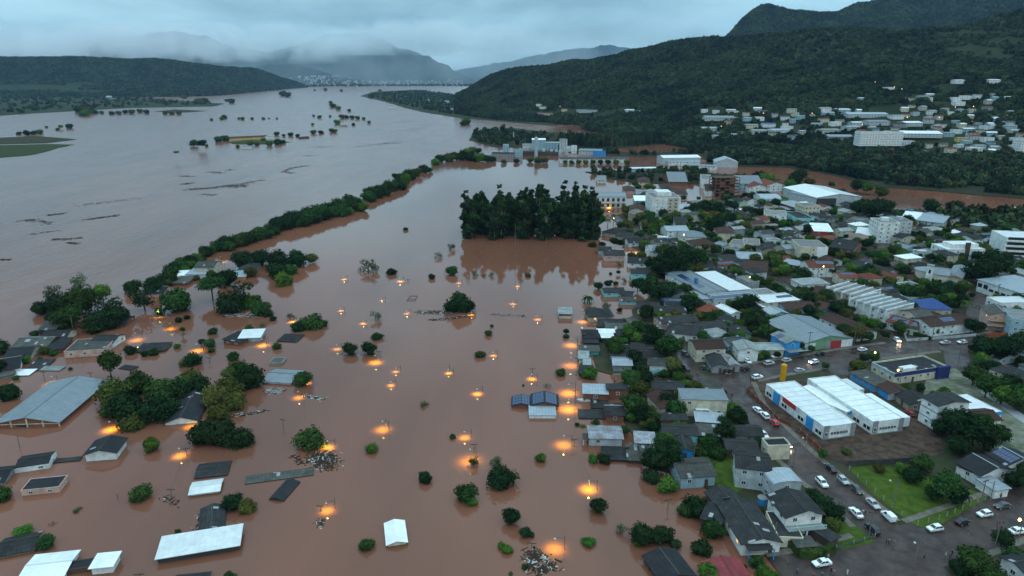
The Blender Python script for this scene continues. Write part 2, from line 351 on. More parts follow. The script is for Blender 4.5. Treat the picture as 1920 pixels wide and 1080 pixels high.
# ---------------------------------------------------------------- hills as lofts through rows of points
def loft(name, cols, rows, m, nu=120, sub=10, rough=6, kind='structure', label=None, back=900):
    """rows: list of (list of py, list of Z or None for water level)"""
    def colpt(j, i):
        py, Z = rows[j][0][i], rows[j][1]
        return P(cols[i], py, -1) if Z is None else PZ(cols[i], py, Z[i])
    J, I = len(rows), len(cols); A = [[colpt(j, i) for i in range(I)] for j in range(J)]
    A.append([Vector((q.x*(1+back/max(1, q.y)), q.y+back, -20)) for q in A[-1]]); J += 1
    def cr(p0, p1, p2, p3, t): return .5*((2*p1)+(p2-p0)*t+(2*p0-5*p1+4*p2-p3)*t*t+(3*p1-p0-3*p2+p3)*t**3)
    def S(u, v):
        x = u*(I-1); i = min(int(x), I-2); t = x-i; y = v*(J-1); j = min(int(y), J-2); s = y-j
        g = lambda jj: cr(A[jj][max(0, i-1)], A[jj][i], A[jj][i+1], A[jj][min(I-1, i+2)], t)
        q = cr(g(max(0, j-1)), g(j), g(j+1), g(min(J-1, j+2)), s)
        if rough and j < J-1 or (rough and s < .5):
            k = min(1, v*(J-1))
            q = q+Vector((0, 0, (noise.noise(q*.004)*rough*1.6+noise.noise(q*.012)*rough*.8)*k))
        return q
    nv = sub*(J-1); V = [tuple(S(a/nu, b/nv)) for b in range(nv+1) for a in range(nu+1)]
    F = [(b*(nu+1)+a, b*(nu+1)+a+1, (b+1)*(nu+1)+a+1, (b+1)*(nu+1)+a) for b in range(nv) for a in range(nu)]
    o = obj(name, mesh(name, V, F, m, smooth=True)); setp(o, label, None, None, kind)
    return S, J-1, o
hillm = mat('hill_undergrowth', (.014, .024, .01), .95, 0, .02, (.03, .034, .016))
HC_ = [855, 900, 950, 1040, 1150, 1240, 1330, 1450, 1600, 1750, 1920, 2100, 2400]
HILL = loft('hill', HC_, [([214, 222, 228, 236, 255, 272, 285, 298, 308, 318, 325, 328, 330], None),
    ([200, 205, 208, 215, 222, 228, 232, 232, 228, 225, 222, 220, 218], [2050, 1950, 1850, 1700, 1500, 1350, 1200, 1130, 1090, 1060, 1040, 1020, 1000]),
    ([185, 182, 178, 174, 172, 172, 172, 170, 166, 160, 155, 150, 148], [2200, 2150, 2050, 1900, 1750, 1600, 1450, 1350, 1250, 1180, 1150, 1130, 1120]),
    ([181, 168, 153, 143, 138, 130, 124, 120, 114, 110, 102, 94, 87], [2400, 2350, 2300, 2150, 2000, 1900, 1750, 1650, 1500, 1420, 1380, 1350, 1330]),
    ([178, 157, 140, 124, 110, 90, 80, 71, 65, 56, 33, 10, -15], [2600, 2550, 2500, 2400, 2300, 2250, 2150, 2050, 1950, 1850, 1750, 1700, 1650])], hillm, rough=13)
MTN = loft('mountain', [1345, 1380, 1400, 1430, 1460, 1520, 1560, 1600, 1650, 1700, 1800, 1950, 2200, 2600],
    [([120]*14, [3000]*14), ([90, 78, 65, 52, 55, 60, 60, 52, 42, 35, 20, 0, -20, -30], [3250]*14),
     ([98, 66, 44, 28, 31, 37, 39, 28, 13, 1, -18, -40, -70, -90], [3600]*14)], mat('mountain_forest', (.01, .018, .012), .95, 0, .05, (.02, .028, .018), bump=6, bscale=.06), rough=10, back=1500)
LHC = [-700, -150, 0, 100, 200, 300, 400, 480, 540, 578]
LHILL = loft('hill', LHC, [([184, 182, 182, 182, 182, 182, 180, 173, 167, 163.4], None),
    ([150, 150, 150, 150, 150, 150, 152, 153, 159, 163.3], [4050, 4000, 4000, 4000, 4050, 4100, 4300, 4900, 5800, 6300]),
    ([112, 111, 111, 111, 112, 115, 126, 133, 151, 163], [4300, 4300, 4300, 4300, 4350, 4400, 4600, 5200, 5900, 6400])], hillm, nu=90)
farm = mat('far_mountain', (.012, .022, .02), .95, 0, .003, (.022, .032, .024))
loft('hill', [440, 480, 520, 560, 600, 640, 700], [([166]*7, [7600]*7), ([160, 136, 130, 128, 140, 150, 160], [7900]*7), ([158, 126, 124, 124, 134, 146, 158], [8300]*7)], farm, nu=60, rough=14, back=900)
loft('mountain', [60, 150, 200, 260, 330, 380, 440, 520, 570, 620, 680, 740, 790, 830, 860, 910],
     [([162]*16, [9000]*16), ([150, 120, 105, 95, 90, 95, 110, 115, 110, 105, 100, 112, 128, 140, 150, 161], [9500]*16),
      ([140, 100, 78, 68, 66, 72, 92, 100, 85, 72, 66, 88, 105, 121, 140, 160], [10100]*16)], farm, nu=110, rough=38, back=2500)
loft('mountain', [780, 860, 900, 950, 1000, 1060, 1110, 1160, 1220, 1300, 1500], [([165]*11, [12500]*11), ([158, 145, 138, 132, 120, 112, 108, 106, 108, 112, 115], [13000]*11),
     ([150, 133, 126, 119, 107, 98, 92, 91, 96, 104, 110], [13900]*11)], farm, nu=60, rough=40, back=2500)
# low farmland and islands beyond the river
wsoil = mat('wood_floor', (.02, .026, .012), .95, 0, .05, (.035, .03, .02))
fieldm = mat('farmland', (.02, .035, .013), .95, 0, .01, (.034, .034, .018))
isle = mat('island_grass', (.03, .045, .012), .95, 0, .05, (.045, .042, .02))
poly_sheet('farmland', [(-900, 172), (-300, 172), (0, 175), (210, 177), (250, 180), (300, 187), (420, 194), (400, 199), (330, 200), (240, 202), (150, 207), (75, 211), (0, 216), (-400, 230), (-900, 250)], 1.0, fieldm, thick=3, sub=60, jit=8)
poly_sheet('island', [(-300, 262), (0, 258), (70, 255), (144, 261), (112, 265), (85, 268), (0, 270), (-300, 280)], .5, mat('ploughed_island', (.045, .036, .026), .95, 0, .03, (.03, .04, .014)), thick=2, sub=12, jit=1.5)
poly_sheet('island', [(-300, 283), (0, 272), (90, 270), (137, 271), (105, 278), (90, 283), (60, 290), (0, 295), (-300, 305)], .5, isle, thick=2, sub=12, jit=1.5)
poly_sheet('island', [(290, 209), (330, 205), (388, 208), (340, 211)], .5, fieldm, thick=2, sub=12, jit=2)
poly_sheet('island', [(428, 266), (470, 262), (525, 264), (545, 266), (500, 270), (440, 270)], .5, isle, thick=2, sub=8, jit=1.5)
poly_sheet('peninsula', [(676, 180), (700, 172), (780, 168), (860, 178), (900, 198), (1000, 212), (1045, 222), (1044, 236), (950, 228), (868, 221), (800, 211), (760, 202), (720, 190)], .8, fieldm, thick=3, sub=20, jit=4)
poly_sheet('farmland', [(440, 167), (640, 160.5), (760, 160), (900, 161), (1100, 160), (1100, 152), (440, 152)], 1.0, farm, thick=3)
poly_sheet('island', [(880, 262), (890, 245), (960, 240), (1050, 250), (1050, 262), (1000, 276), (925, 275)], .6, wsoil, thick=2, sub=10, jit=2)
poly_sheet('island', [(1040, 262), (1245, 262), (1240, 271), (1120, 280), (1045, 272)], .6, wsoil, thick=2, sub=10, jit=2)
poly_sheet('island', [(1040, 276), (1110, 282), (1200, 286), (1330, 284), (1330, 290), (1200, 293), (1120, 290), (1040, 283)], .5, wsoil, thick=2, sub=10, jit=2)
poly_sheet('island', [(1320, 292), (1900, 308), (2200, 320), (2200, 388), (1920, 372), (1850, 366), (1760, 358), (1650, 350), (1560, 328), (1480, 314), (1400, 312), (1330, 307)], .6, wsoil, thick=2, sub=10, jit=2)
poly_sheet('island', [(1100, 322), (1190, 318), (1300, 318), (1350, 326), (1430, 330), (1460, 336), (1440, 345), (1330, 342), (1250, 345), (1180, 340), (1125, 333)], .6, wsoil, thick=2, sub=10, jit=2)

# ---------------------------------------------------------------- air
hb = obj('haze', boxmesh('haze', -13000, 13000, -600, 17500, -6, 1400, None)); setp(hb, kind='stuff')
hm = D.materials.new('haze'); hm.use_nodes = True; t = hm.node_tree; t.nodes.clear()
o_ = t.nodes.new('ShaderNodeOutputMaterial'); v_ = t.nodes.new('ShaderNodeVolumePrincipled'); t.links.new(v_.outputs[0], o_.inputs['Volume'])
v_.inputs['Color'].default_value = (.42, .7, .98, 1); v_.inputs['Density'].default_value = 2.7e-5; v_.inputs['Anisotropy'].default_value = .2
hb.data.materials.clear(); hb.data.materials.append(hm)

# ---------------------------------------------------------------- foliage
def leafmat(name, c1, c2, rnd=.3):
    return mat(name, c1, .85, 0, .55, c2, obrand=rnd, spec=.0)
LM = {'dark': leafmat('leaves_dark', (.022, .045, .018), (.008, .018, .009)), 'mid': leafmat('leaves_mid', (.04, .08, .022), (.014, .032, .012)),
      'bright': leafmat('leaves_bright', (.07, .14, .022), (.025, .06, .014)), 'pale': leafmat('leaves_pale', (.1, .13, .06), (.04, .055, .03)),
      'olive': leafmat('leaves_olive', (.09, .1, .025), (.03, .04, .015)), 'euc': leafmat('leaves_eucalyptus', (.05, .075, .035), (.015, .026, .014)), 'yellow': leafmat('leaves_yellow', (.25, .22, .02), (.08, .09, .02))}
palebark = mat('pale_bark', (.3, .26, .22), .9, .3, 3)
barkm = mat('bark', (.09, .07, .055), .95, .4, 3)
for _n, _a, _b in (('wdark', (.034, .051, .024), (.005, .011, .008)), ('wmid', (.046, .068, .026), (.009, .018, .011)), ('wolive', (.055, .062, .026), (.014, .024, .012))):
    LM[_n] = mat('woodland_leaves_'+_n[1:], _a, .9, 0, .011, _b, obrand=.65, spec=.03)
def crown(seed, lobes=9, leaves=900, size=.13, flat=.8, core=True, spread=.55, sparse=False, m='mid', tall=False):
    r = random.Random(seed); V, F = [], []
    cs = []
    for k in range(lobes):
        while True:
            a = Vector((r.uniform(-1, 1), r.uniform(-1, 1), r.uniform(-1, 1)))
            if a.length < 1: break
        q = Vector((a.x*spread*1.12, a.y*spread*1.12, a.z*spread*(1.5 if tall else .95)))
        cs.append((q, r.uniform(.24, .46)*(.8 if sparse else 1)))
    if not sparse: cs.append((Vector((0, 0, 0)), .52))
    wts = [c[1]**2 for c in cs]
    for k in range(leaves):
        c, rad = r.choices(cs, wts)[0]
        d = Vector((r.gauss(0, 1), r.gauss(0, 1), r.gauss(0, 1))).normalized()
        p = c+d*rad*r.uniform(.8, 1.28)
        p.z *= flat
        n = (d+Vector((r.gauss(0, .5), r.gauss(0, .5), r.gauss(0, .5)+.3))).normalized(); a = n.orthogonal().normalized(); b_ = n.cross(a); t_ = r.uniform(0, 6.3)
        a, b_ = a*math.cos(t_)+b_*math.sin(t_), b_*math.cos(t_)-a*math.sin(t_)
        s = size*r.uniform(.5, 1.2); i = len(V)
        V += [p+a*s, p+b_*s*.6, p-a*s*.9, p-b_*s*.7]; F.append((i, i+1, i+2, i+3))
    if core:
        for c, rad in cs:
            i = len(V); n = 6
            rr = rad*.78
            V.append(Vector((c.x, c.y, (c.z+rr)*flat)));
            for ring, (zz, ra) in enumerate(((.45, .85), (-.45, .85))):
                for k in range(n): th = 6.283*k/n+ring*.5; V.append(Vector((c.x+math.cos(th)*rr*ra, c.y+math.sin(th)*rr*ra, (c.z+zz*rr)*flat)))
            V.append(Vector((c.x, c.y, (c.z-rr)*flat)))
            for k in range(n):
                k2 = (k+1) % n
                F += [(i, i+1+k, i+1+k2), (i+1+k, i+1+n+k, i+1+n+k2, i+1+k2), (i+1+2*n, i+1+n+k2, i+1+n+k)]
    return mesh('crown', V, F, LM[m])
def trunkmesh(seed, tall=False):
    r = random.Random(seed); V, F = [], []
    tube(V, F, (0, 0, -.6), (0, 0, .75), .07, .045, 7)
    for k in range(4):
        th = 6.283*k/4+r.uniform(-.5, .5); tube(V, F, (0, 0, r.uniform(.35, .7)), (math.cos(th)*.4, math.sin(th)*.4, r.uniform(.9, 1.1)), .035, .014, 5)
    return mesh('trunk', V, F, barkm)
CR = {}
for mname in ('dark', 'mid', 'bright', 'olive', 'yellow'):
    CR[mname] = [crown(100+k, 15+k, 1900, .1, .9, m=mname) for k in range(5)]
CR['pale'] = [crown(200+k, 10, 620, .085, .9, core=False, sparse=True, spread=.7, m='pale') for k in range(3)]
CR['sparse'] = [crown(220+k, 13, 800, .09, .8, core=False, sparse=True, spread=.75, m='dark') for k in range(3)]
CR['euc'] = [crown(240+k, 12, 620, .16, .95, spread=.72, sparse=True, core=True, m=('dark', 'mid', 'dark', 'euc')[k]) for k in range(4)]
CR['twig'] = [crown(260+k, 8, 240, .07, .5, core=False, sparse=True, spread=.8, m='pale') for k in range(2)]
TR = [trunkmesh(300+k) for k in range(3)]
# small crowns for the woods that read as one mass; they live in a collection that is not linked to the scene
def minicrown(seed, m, leaves=110, size=.26, lobes=5, tall=False):
    return crown(seed, lobes, leaves, size, .95 if not tall else 1.0, m=m, tall=tall)
wood_col = D.collections.new('wood_crowns')
for k, (mm, tl) in enumerate((('wdark', 0), ('wdark', 0), ('wmid', 0), ('wdark', 1), ('wmid', 0), ('wdark', 0), ('wmid', 0), ('wolive', 0))):
    wood_col.objects.link(D.objects.new('crown', minicrown(400+k, mm, tall=bool(tl))))
def wood(name, pts, label, cat):
    me = D.meshes.new(name); me.from_pydata([p[:3] for p in pts], [], [])
    at = me.attributes.new('tree_scale', 'FLOAT_VECTOR', 'POINT')
    for i, p in enumerate(pts): at.data[i].vector = (p[3], p[3], p[4])
    o = obj(name, me); g = D.node_groups.new(name, 'GeometryNodeTree')
    g.interface.new_socket('Geometry', in_out='INPUT', socket_type='NodeSocketGeometry'); g.interface.new_socket('Geometry', in_out='OUTPUT', socket_type='NodeSocketGeometry')
    a = g.nodes.new('NodeGroupInput'); b = g.nodes.new('NodeGroupOutput'); ip = g.nodes.new('GeometryNodeInstanceOnPoints'); ci = g.nodes.new('GeometryNodeCollectionInfo')
    ci.inputs['Collection'].default_value = wood_col; ci.inputs['Separate Children'].default_value = True
    na = g.nodes.new('GeometryNodeInputNamedAttribute'); na.data_type = 'FLOAT_VECTOR'; na.inputs['Name'].default_value = 'tree_scale'
    rv = g.nodes.new('FunctionNodeRandomValue'); rv.data_type = 'FLOAT_VECTOR'; rv.inputs['Max'].default_value = (0, 0, 6.28); rv.inputs['Min'].default_value = (0, 0, 0)
    lk = g.links.new; lk(a.outputs[0], ip.inputs['Points']); lk(ci.outputs[0], ip.inputs['Instance']); ip.inputs['Pick Instance'].default_value = True
    ri = g.nodes.new('FunctionNodeRandomValue'); ri.data_type = 'INT'; ri.inputs[4].default_value = 0; ri.inputs[5].default_value = 7; lk(ri.outputs[2], ip.inputs['Instance Index'])
    lk(rv.outputs[0], ip.inputs['Rotation']); lk(na.outputs[0], ip.inputs['Scale']); lk(ip.outputs[0], b.inputs[0])
    md = o.modifiers.new('wood', 'NODES'); md.node_group = g
    setp(o, label, cat, None, 'stuff'); return o
def clump(V, S, J, n, r0, r1, clear, sel=lambda u, v: True, vmax=None):
    pts = []
    for _ in range(n):
        u = R.random(); v = R.random()*((J-.7)/J if vmax is None else vmax)
        if not sel(u, v): continue
        q = S(u, v)
        if q.z < .3: continue
        x, y, d = proj(q)
        if x < -260 or x > 2200 or y < -60: continue
        if any(((x-a)/c)**2+((y-b)/e)**2 < 1 for a, b, c, e in clear): continue
        s = R.uniform(r0, r1)*(1+.5*max(0, noise.noise(q*.01)))
        pts.append((q.x, q.y, q.z+s*.35, s, s*R.uniform(.8, 1.25)))
    return pts
far_list = [(1320, 207, 12, 'white', 'white'), (1342, 209, 10, 'pale', 'white'), (1370, 208, 16, 'white', 'cream'), (1379, 211, 9, 'white', 'white'), (1350, 222, 60, 'pale', 'lgrey'), (1400, 223, 14, 'zinc', 'lblue'), (1424, 222, 14, 'white', 'white'),
 (1330, 242, 32, 'zinc', 'lgrey'), (1345, 251, 20, 'zinc2', 'lgrey'), (1408, 236, 22, 'pale', 'cream'), (1440, 234, 22, 'blue', 'white'), (1425, 247, 34, 'pale', 'cream'), (1458, 246, 34, 'zinc', 'white'), (1475, 240, 18, 'zinc2', 'white'),
 (1500, 220, 14, 'zinc', 'lblue'), (1522, 218, 8, 'pale', 'cream'), (1490, 214, 12, 'pale', 'cream'), (1545, 204, 20, 'pale', 'white'), (1550, 213, 22, 'zinc', 'lblue'), (1577, 207, 26, 'white', 'lblue'), (1620, 216, 72, 'zinc', 'lgrey'),
 (1679, 219, 22, 'pale', 'white'), (1565, 232, 18, 'white', 'white'), (1603, 232, 20, 'white', 'lgrey'), (1640, 230, 40, 'zinc2', 'lgrey'), (1552, 246, 34, 'pale', 'cream'), (1594, 240, 26, 'zinc', 'lgrey'), (1570, 258, 44, 'zinc2', 'grey'),
 (1684, 234, 26, 'asb', 'grey'), (1705, 232, 34, 'white', 'lgrey'), (1720, 252, 68, 'white', 'lgrey'), (1620, 252, 20, 'pale', 'white'), (1672, 269, 32, 'white', 'white'), (1700, 268, 22, 'conc', 'white'), (1630, 262, 20, 'white', 'white'),
 (1757, 247, 14, 'red', 'cream'), (1776, 252, 18, 'pale', 'lblue'), (1792, 247, 16, 'pale', 'white'), (1812, 244, 20, 'white', 'lblue'), (1828, 239, 20, 'brown', 'lgrey'), (1848, 240, 18, 'pale', 'white'), (1860, 238, 14, 'white', 'lgrey'),
 (1795, 153, 18, 'white', 'white'), (1860, 152, 20, 'white', 'white'), (1665, 166, 16, 'white', 'white'), (1728, 183, 18, 'pale', 'lblue'), (1740, 186, 12, 'white', 'white'), (1791, 186, 16, 'white', 'white'), (1796, 194, 18, 'pale', 'white'), (1809, 183, 16, 'pale', 'white'),
 (1615, 186, 14, 'white', 'lblue'), (1770, 206, 12, 'pale', 'lgrey'), (1800, 208, 14, 'zinc', 'lgrey'), (1820, 208, 12, 'pale', 'cream'), (1780, 213, 12, 'white', 'white'), (1850, 203, 14, 'asb2', 'grey'), (1715, 213, 12, 'zinc', 'lgrey'), (1740, 221, 12, 'zinc', 'lgrey'),
 (1018, 200, 12, 'red', 'white'), (1010, 196, 9, 'red', 'white'), (1013, 212, 14, 'red', 'lgrey'), (1028, 213, 14, 'red', 'cream'), (1100, 207, 34, 'conc', 'lgrey'), (1180, 207, 16, 'white', 'white'), (1198, 209, 10, 'white', 'white'), (1058, 205, 10, 'red', 'cream'),
 (1833, 276, 20, 'pale', 'lgrey'), (1850, 262, 18, 'conc', 'white'), (1910, 263, 26, 'conc', 'white'), (1825, 281, 22, 'white', 'white'), (1800, 262, 16, 'yellow', 'yellow'), (1875, 258, 12, 'pale', 'cream')]
_rs = random.Random(55); FSC = [((_rs.uniform(1640, 1915), _rs.uniform(222, 286)) if k % 5 < 2 else (_rs.uniform(1330, 1900), _rs.uniform(206, 262)) if k % 5 < 4 else (_rs.uniform(1690, 1890), _rs.uniform(176, 215))) for k in range(250)]
FARB = [(a, b+1, 9, 4.5) for a, b in FSC]+[(a, b+1, w*.62+3, 5) for a, b, w, _, _ in far_list]+[(1662, 258, 42, 12), (1770, 284, 55, 10)]
CLEAR = [(1660, 165, 38, 9), (1690, 178, 28, 8), (1790, 165, 45, 9), (1830, 158, 50, 10), (1870, 160, 40, 9), (1760, 183, 65, 9), (1800, 195, 60, 12), (1840, 200, 30, 8), (1560, 190, 50, 7), (1680, 205, 60, 10),
         (1400, 222, 110, 16), (1500, 232, 120, 22), (1600, 238, 130, 26), (1700, 236, 110, 24), (1800, 258, 120, 22), (1890, 262, 60, 18), (1500, 262, 130, 18), (1640, 262, 90, 14), (1360, 215, 40, 8), (1010, 205, 60, 9), (1080, 215, 70, 11), (1140, 206, 40, 8), (1000, 222, 70, 7),
         (1830, 95, 60, 7), (1900, 75, 50, 6), (1860, 108, 50, 6), (1500, 205, 60, 5), (1180, 209, 30, 4), (1340, 205, 20, 5), (1820, 62, 60, 4), (1250, 122, 25, 3)]
pts = clump(None, HILL[0], HILL[1], 52000, 4.5, 7.5, CLEAR+FARB)
pts += [p for p in clump(None, HILL[0], HILL[1], 16000, 3, 6, FARB, vmax=.24) if noise.noise(Vector(p[:3])*.02) > .12]
pts += [q for q in clump(None, HILL[0], HILL[1], 30000, 2.6, 5.2, FARB, vmax=.45) if noise.noise(Vector(q[:3])*.013) > -.08]
wood('woodland', pts, 'dense dark forest covering the long hill on the right above the town', 'forest')
pts = clump(None, LHILL[0], LHILL[1], 26000, 7, 12, [(50, 165, 110, 7), (170, 172, 60, 4), (150, 158, 30, 4)])
wood('woodland', pts, 'bluish dark forest covering the low ridge across the river on the left', 'forest')
pts = clump(None, MTN[0], MTN[1], 26000, 8, 13, [])
wood('woodland', pts, 'dark forest on the high mountain behind the right hill', 'forest')
def fill(poly, n, r0, r1, z=.5, zt=.35, tall=1, thr=-1):
    W = [P(a, b) for a, b in poly]; PP = [(q.x, q.y) for q in W]; x0, x1 = min(p[0] for p in PP), max(p[0] for p in PP); y0, y1 = min(p[1] for p in PP), max(p[1] for p in PP)
    out = []; k = 0
    while len(out) < n and k < n*30:
        k += 1; x, y = R.uniform(x0, x1), R.uniform(y0, y1)
        if not inpoly(x, y, PP) or noise.noise(Vector((x, y, 0))*.02) < thr: continue
        s = R.uniform(r0, r1); h = s*R.uniform(.85, 1.2)*tall; out.append((x, y, z+h*zt*1.6, s, h))
    return out
WOODS = [
 ([(1045, 264), (1240, 264), (1238, 270), (1120, 279), (1048, 271)], 420, 3.2, 4.6, 2.6, -1, 'straight dark eucalyptus plantation standing in floodwater below the hill'),
 ([(1328, 294), (1480, 298), (1640, 308), (1900, 312), (1990, 318), (1990, 372), (1920, 368), (1850, 362), (1760, 354), (1660, 346), (1560, 326), (1480, 312), (1400, 310), (1330, 305)], 2300, 4, 7.5, 1.15, -.35, 'thick dark woods between the town and the far bank'),
 ([(885, 262), (890, 248), (960, 243), (1045, 258), (1000, 274), (925, 274)], 170, 3.5, 7, 1.1, -1, 'bushy dark trees on the river point left of the factory'),
 ([(1045, 278), (1120, 284), (1200, 288), (1325, 285), (1325, 289), (1200, 292), (1120, 289), (1045, 282)], 110, 3, 5.5, 1, -.1, 'strip of low trees behind the white sheds and the factory'),
 ([(1105, 323), (1190, 320), (1300, 320), (1350, 328), (1440, 332), (1430, 342), (1330, 340), (1250, 342), (1180, 338), (1130, 332)], 120, 3, 5.5, 1, -.1, 'row of rounded trees along the edge of the flooded houses'),
 ([(690, 178), (720, 174), (790, 170), (860, 180), (885, 195), (868, 219), (800, 209), (760, 200), (720, 188)], 900, 4.5, 8, 1, -1, 'dark trees covering the low peninsula between river and hill'),
 ([(868, 200), (1000, 212), (1040, 222), (1040, 226), (950, 222), (868, 219)], 260, 4.5, 8, 1, -.05, 'scattered trees between the river shore and the hillside houses'),
 ([(-300, 176), (0, 177), (210, 179), (300, 188), (410, 195), (330, 199), (240, 201), (150, 205), (75, 209), (0, 213), (-300, 222)], 950, 5, 9, 1, .0, 'hedgerows and trees on the low farmland across the river'),
 ([(440, 166), (600, 162), (760, 161.5), (900, 162), (900, 159), (440, 161)], 700, 8, 14, 1, -.1, 'far treeline in front of the distant town'),
 ([(1350, 372), (1440, 370), (1440, 376), (1350, 380)], 22, 3, 4.5, 1, -1, 'garden trees at the foot of the unfinished brick tower'),
 ([(1760, 410), (1960, 404), (1990, 436), (1870, 440), (1800, 434), (1755, 424)], 150, 4.5, 7, 1.2, -1, 'thick clump of large trees behind the white apartment houses'),
 ([(1600, 392), (1650, 392), (1650, 404), (1600, 404)], 26, 4.5, 6.5, 1.2, -1, 'dark trees beside the large white hall'),
]
for poly, n, r0, r1, tl, thr, lab in WOODS: wood('woodland', fill(poly, n, r0, r1, tall=tl, thr=thr), lab, 'trees')

# low cloud hanging on the far mountains: a lumpy bank filled with uneven vapour
def cloud(name, cx, cy, cz, sx, sy, sz, seed, dens, label):
    V, F = [], []; nu, nv = 36, 12
    for j in range(nv+1):
        ph = math.pi*j/nv
        for i in range(nu):
            th = 2*math.pi*i/nu; d = Vector((math.cos(th)*math.sin(ph), math.sin(th)*math.sin(ph), math.cos(ph))); k = 1+.22*noise.noise(d*2.2+Vector((seed, 0, 0)))
            V.append((d.x*k*sx, d.y*k*sy, max(d.z, -.75)*k*sz))
    for j in range(nv):
        for i in range(nu): F.append((j*nu+i, (j+1)*nu+i, (j+1)*nu+(i+1) % nu, j*nu+(i+1) % nu))
    m = D.materials.new('cloud_vapour'); m.use_nodes = True; t = m.node_tree; t.nodes.clear(); lk = t.links.new
    o_ = t.nodes.new('ShaderNodeOutputMaterial'); v_ = t.nodes.new('ShaderNodeVolumePrincipled'); lk(v_.outputs[0], o_.inputs['Volume'])
    v_.inputs['Color'].default_value = (.93, .98, 1, 1); v_.inputs['Anisotropy'].default_value = .1
    tcn = t.nodes.new('ShaderNodeTexCoord'); mp = t.nodes.new('ShaderNodeMapping'); lk(tcn.outputs['Object'], mp.inputs[0]); mp.inputs['Scale'].default_value = (1/sx, 1/sy, 1/sz)
    ln = t.nodes.new('ShaderNodeVectorMath'); ln.operation = 'LENGTH'; lk(mp.outputs[0], ln.inputs[0])
    n = t.nodes.new('ShaderNodeTexNoise'); n.inputs['Scale'].default_value = .0021; n.inputs['Detail'].default_value = 4; n.inputs['Roughness'].default_value = .6; lk(tcn.outputs['Object'], n.inputs['Vector'])
    def mth(op, a, b=None, c=None):
        q = t.nodes.new('ShaderNodeMath'); q.operation = op
        for i, z in enumerate((a, b, c)):
            if z is None: continue
            if isinstance(z, (int, float)): q.inputs[i].default_value = z
            else: lk(z, q.inputs[i])
        return q.outputs[0]
    e = mth('SUBTRACT', 1.0, ln.outputs['Value']); e = mth('MULTIPLY_ADD', n.outputs['Fac'], 3.4, mth('ADD', e, -1.95)); e = mth('MAXIMUM', e, 0.0); e = mth('MINIMUM', e, .5)
    edge = mth('MINIMUM', mth('MAXIMUM', mth('MULTIPLY', mth('SUBTRACT', 1.0, ln.outputs['Value']), 4.0), 0.0), 1.0)
    lk(mth('MULTIPLY', mth('MULTIPLY', e, edge), dens), v_.inputs['Density'])
    o = obj(name, mesh(name, V, F, m), None, (cx, cy, cz)); m.cycles.volume_step_rate = .35
    setp(o, label, None, None, 'stuff'); return o
cloud('cloud', -4700, 8000, 430, 4300, 1000, 270, 1, .0048, 'low grey cloud wrapped round the left mountain')
cloud('cloud', -1500, 8300, 500, 2600, 900, 240, 5, .0048, 'low grey cloud wrapped round the middle mountain')
cloud('mist', -800, 8200, 150, 7500, 1500, 520, 9, .0005, 'thin bluish mist lying in front of the far mountains')
# ---------------------------------------------------------------- buildings
WINF = {}
def window_meshes(lit=False, wide=False, fr='white'):
    k = (lit, wide, fr)
    if k in WINF: return WINF[k]
    V, F = [], []
    t = .09
    addbox(V, F, -.5, .5, -.06, .02, -.5, -.5+t); addbox(V, F, -.5, .5, -.06, .02, .5-t, .5); addbox(V, F, -.5, -.5+t, -.06, .02, -.5+t, .5-t); addbox(V, F, .5-t, .5, -.06, .02, -.5+t, .5-t)
    addbox(V, F, -.03, .03, -.05, .02, -.5+t, .5-t)
    f = mesh('window', V, F, wm(fr))
    g = boxmesh('pane', -.42, .42, -.035, .01, -.42, .42, litglass if lit else glass)
    WINF[k] = (f, g); return f, g
DOORM = boxmesh('door', -.5, .5, -.06, .02, -.5, .5, wm('wood'))
PLACED = []                                            # (x, y, radius) of every building
AUTO = []                                              # things that still need a label
LAND = []                                              # landmarks the labels refer to
def roof_profile(typ, half, rise, over):
    if typ == 'gable': return [(-half-over, -over*rise/half), (0, rise), (half+over, -over*rise/half)]
    if typ == 'shed': return [(-half-over, 0), (half+over, rise)]
    if typ == 'arch': return [(half*1.03*math.sin(a*math.pi/2), rise*(math.cos(a*math.pi/2)-0)) for a in [k/5 for k in range(-5, 6)]]
def sheet_mesh(name, prof, x0, x1, th, m, axis='x', arch=False):
    V, F, U = [], [], []; n = len(prof); s = [0]
    for i in range(1, n): s.append(s[-1]+math.dist(prof[i], prof[i-1]))
    for x in (x0, x1):
        for (y, z) in prof: V.append((x, y, z))
        for (y, z) in prof: V.append((x, y, z-th))
    def fu(*idx):
        F.append(idx); U.append([(V[i][0], s[(i % (2*n)) % n]) for i in idx])
    m2 = 2*n
    for i in range(n-1):
        fu(i, m2+i, m2+i+1, i+1); fu(n+i+1, m2+n+i+1, m2+n+i, n+i)
        fu(i+1, n+i+1, n+i, i); fu(m2+i, m2+n+i, m2+n+i+1, m2+i+1)
    fu(0, n, m2+n, m2); fu(m2+n-1, m2+2*n-1, 2*n-1, n-1)
    if axis == 'y': V = [(-y, x, z) for x, y, z in V]
    return mesh(name, V, F, m, uvs=U)
def wall_mesh(name, wd, dp, h, base, prof, axis, m):
    """prof gives the top edge along the gable direction"""
    if prof is None: prof = [(-dp/2, 0), (dp/2, 0)]
    half = wd/2 if axis == 'x' else dp/2               # extrusion half length
    V = []
    for x in (-half, half):
        V += [(x, prof[0][0], base)]+[(x, y, h+z) for y, z in prof]+[(x, prof[-1][0], base)]
    n = len(prof)+2
    F = [tuple(range(n))[::-1], tuple(range(n, 2*n))]+[(i, i+n, (i+1) % n+n, (i+1) % n)[::-1] for i in range(n)]
    if axis == 'y': V = [(-y, x, z) for x, y, z in V]
    me = mesh(name, V, F, m)
    import bmesh
    bm = bmesh.new(); bm.from_mesh(me); bmesh.ops.recalc_face_normals(bm, faces=bm.faces); bm.to_mesh(me); bm.free(); return me
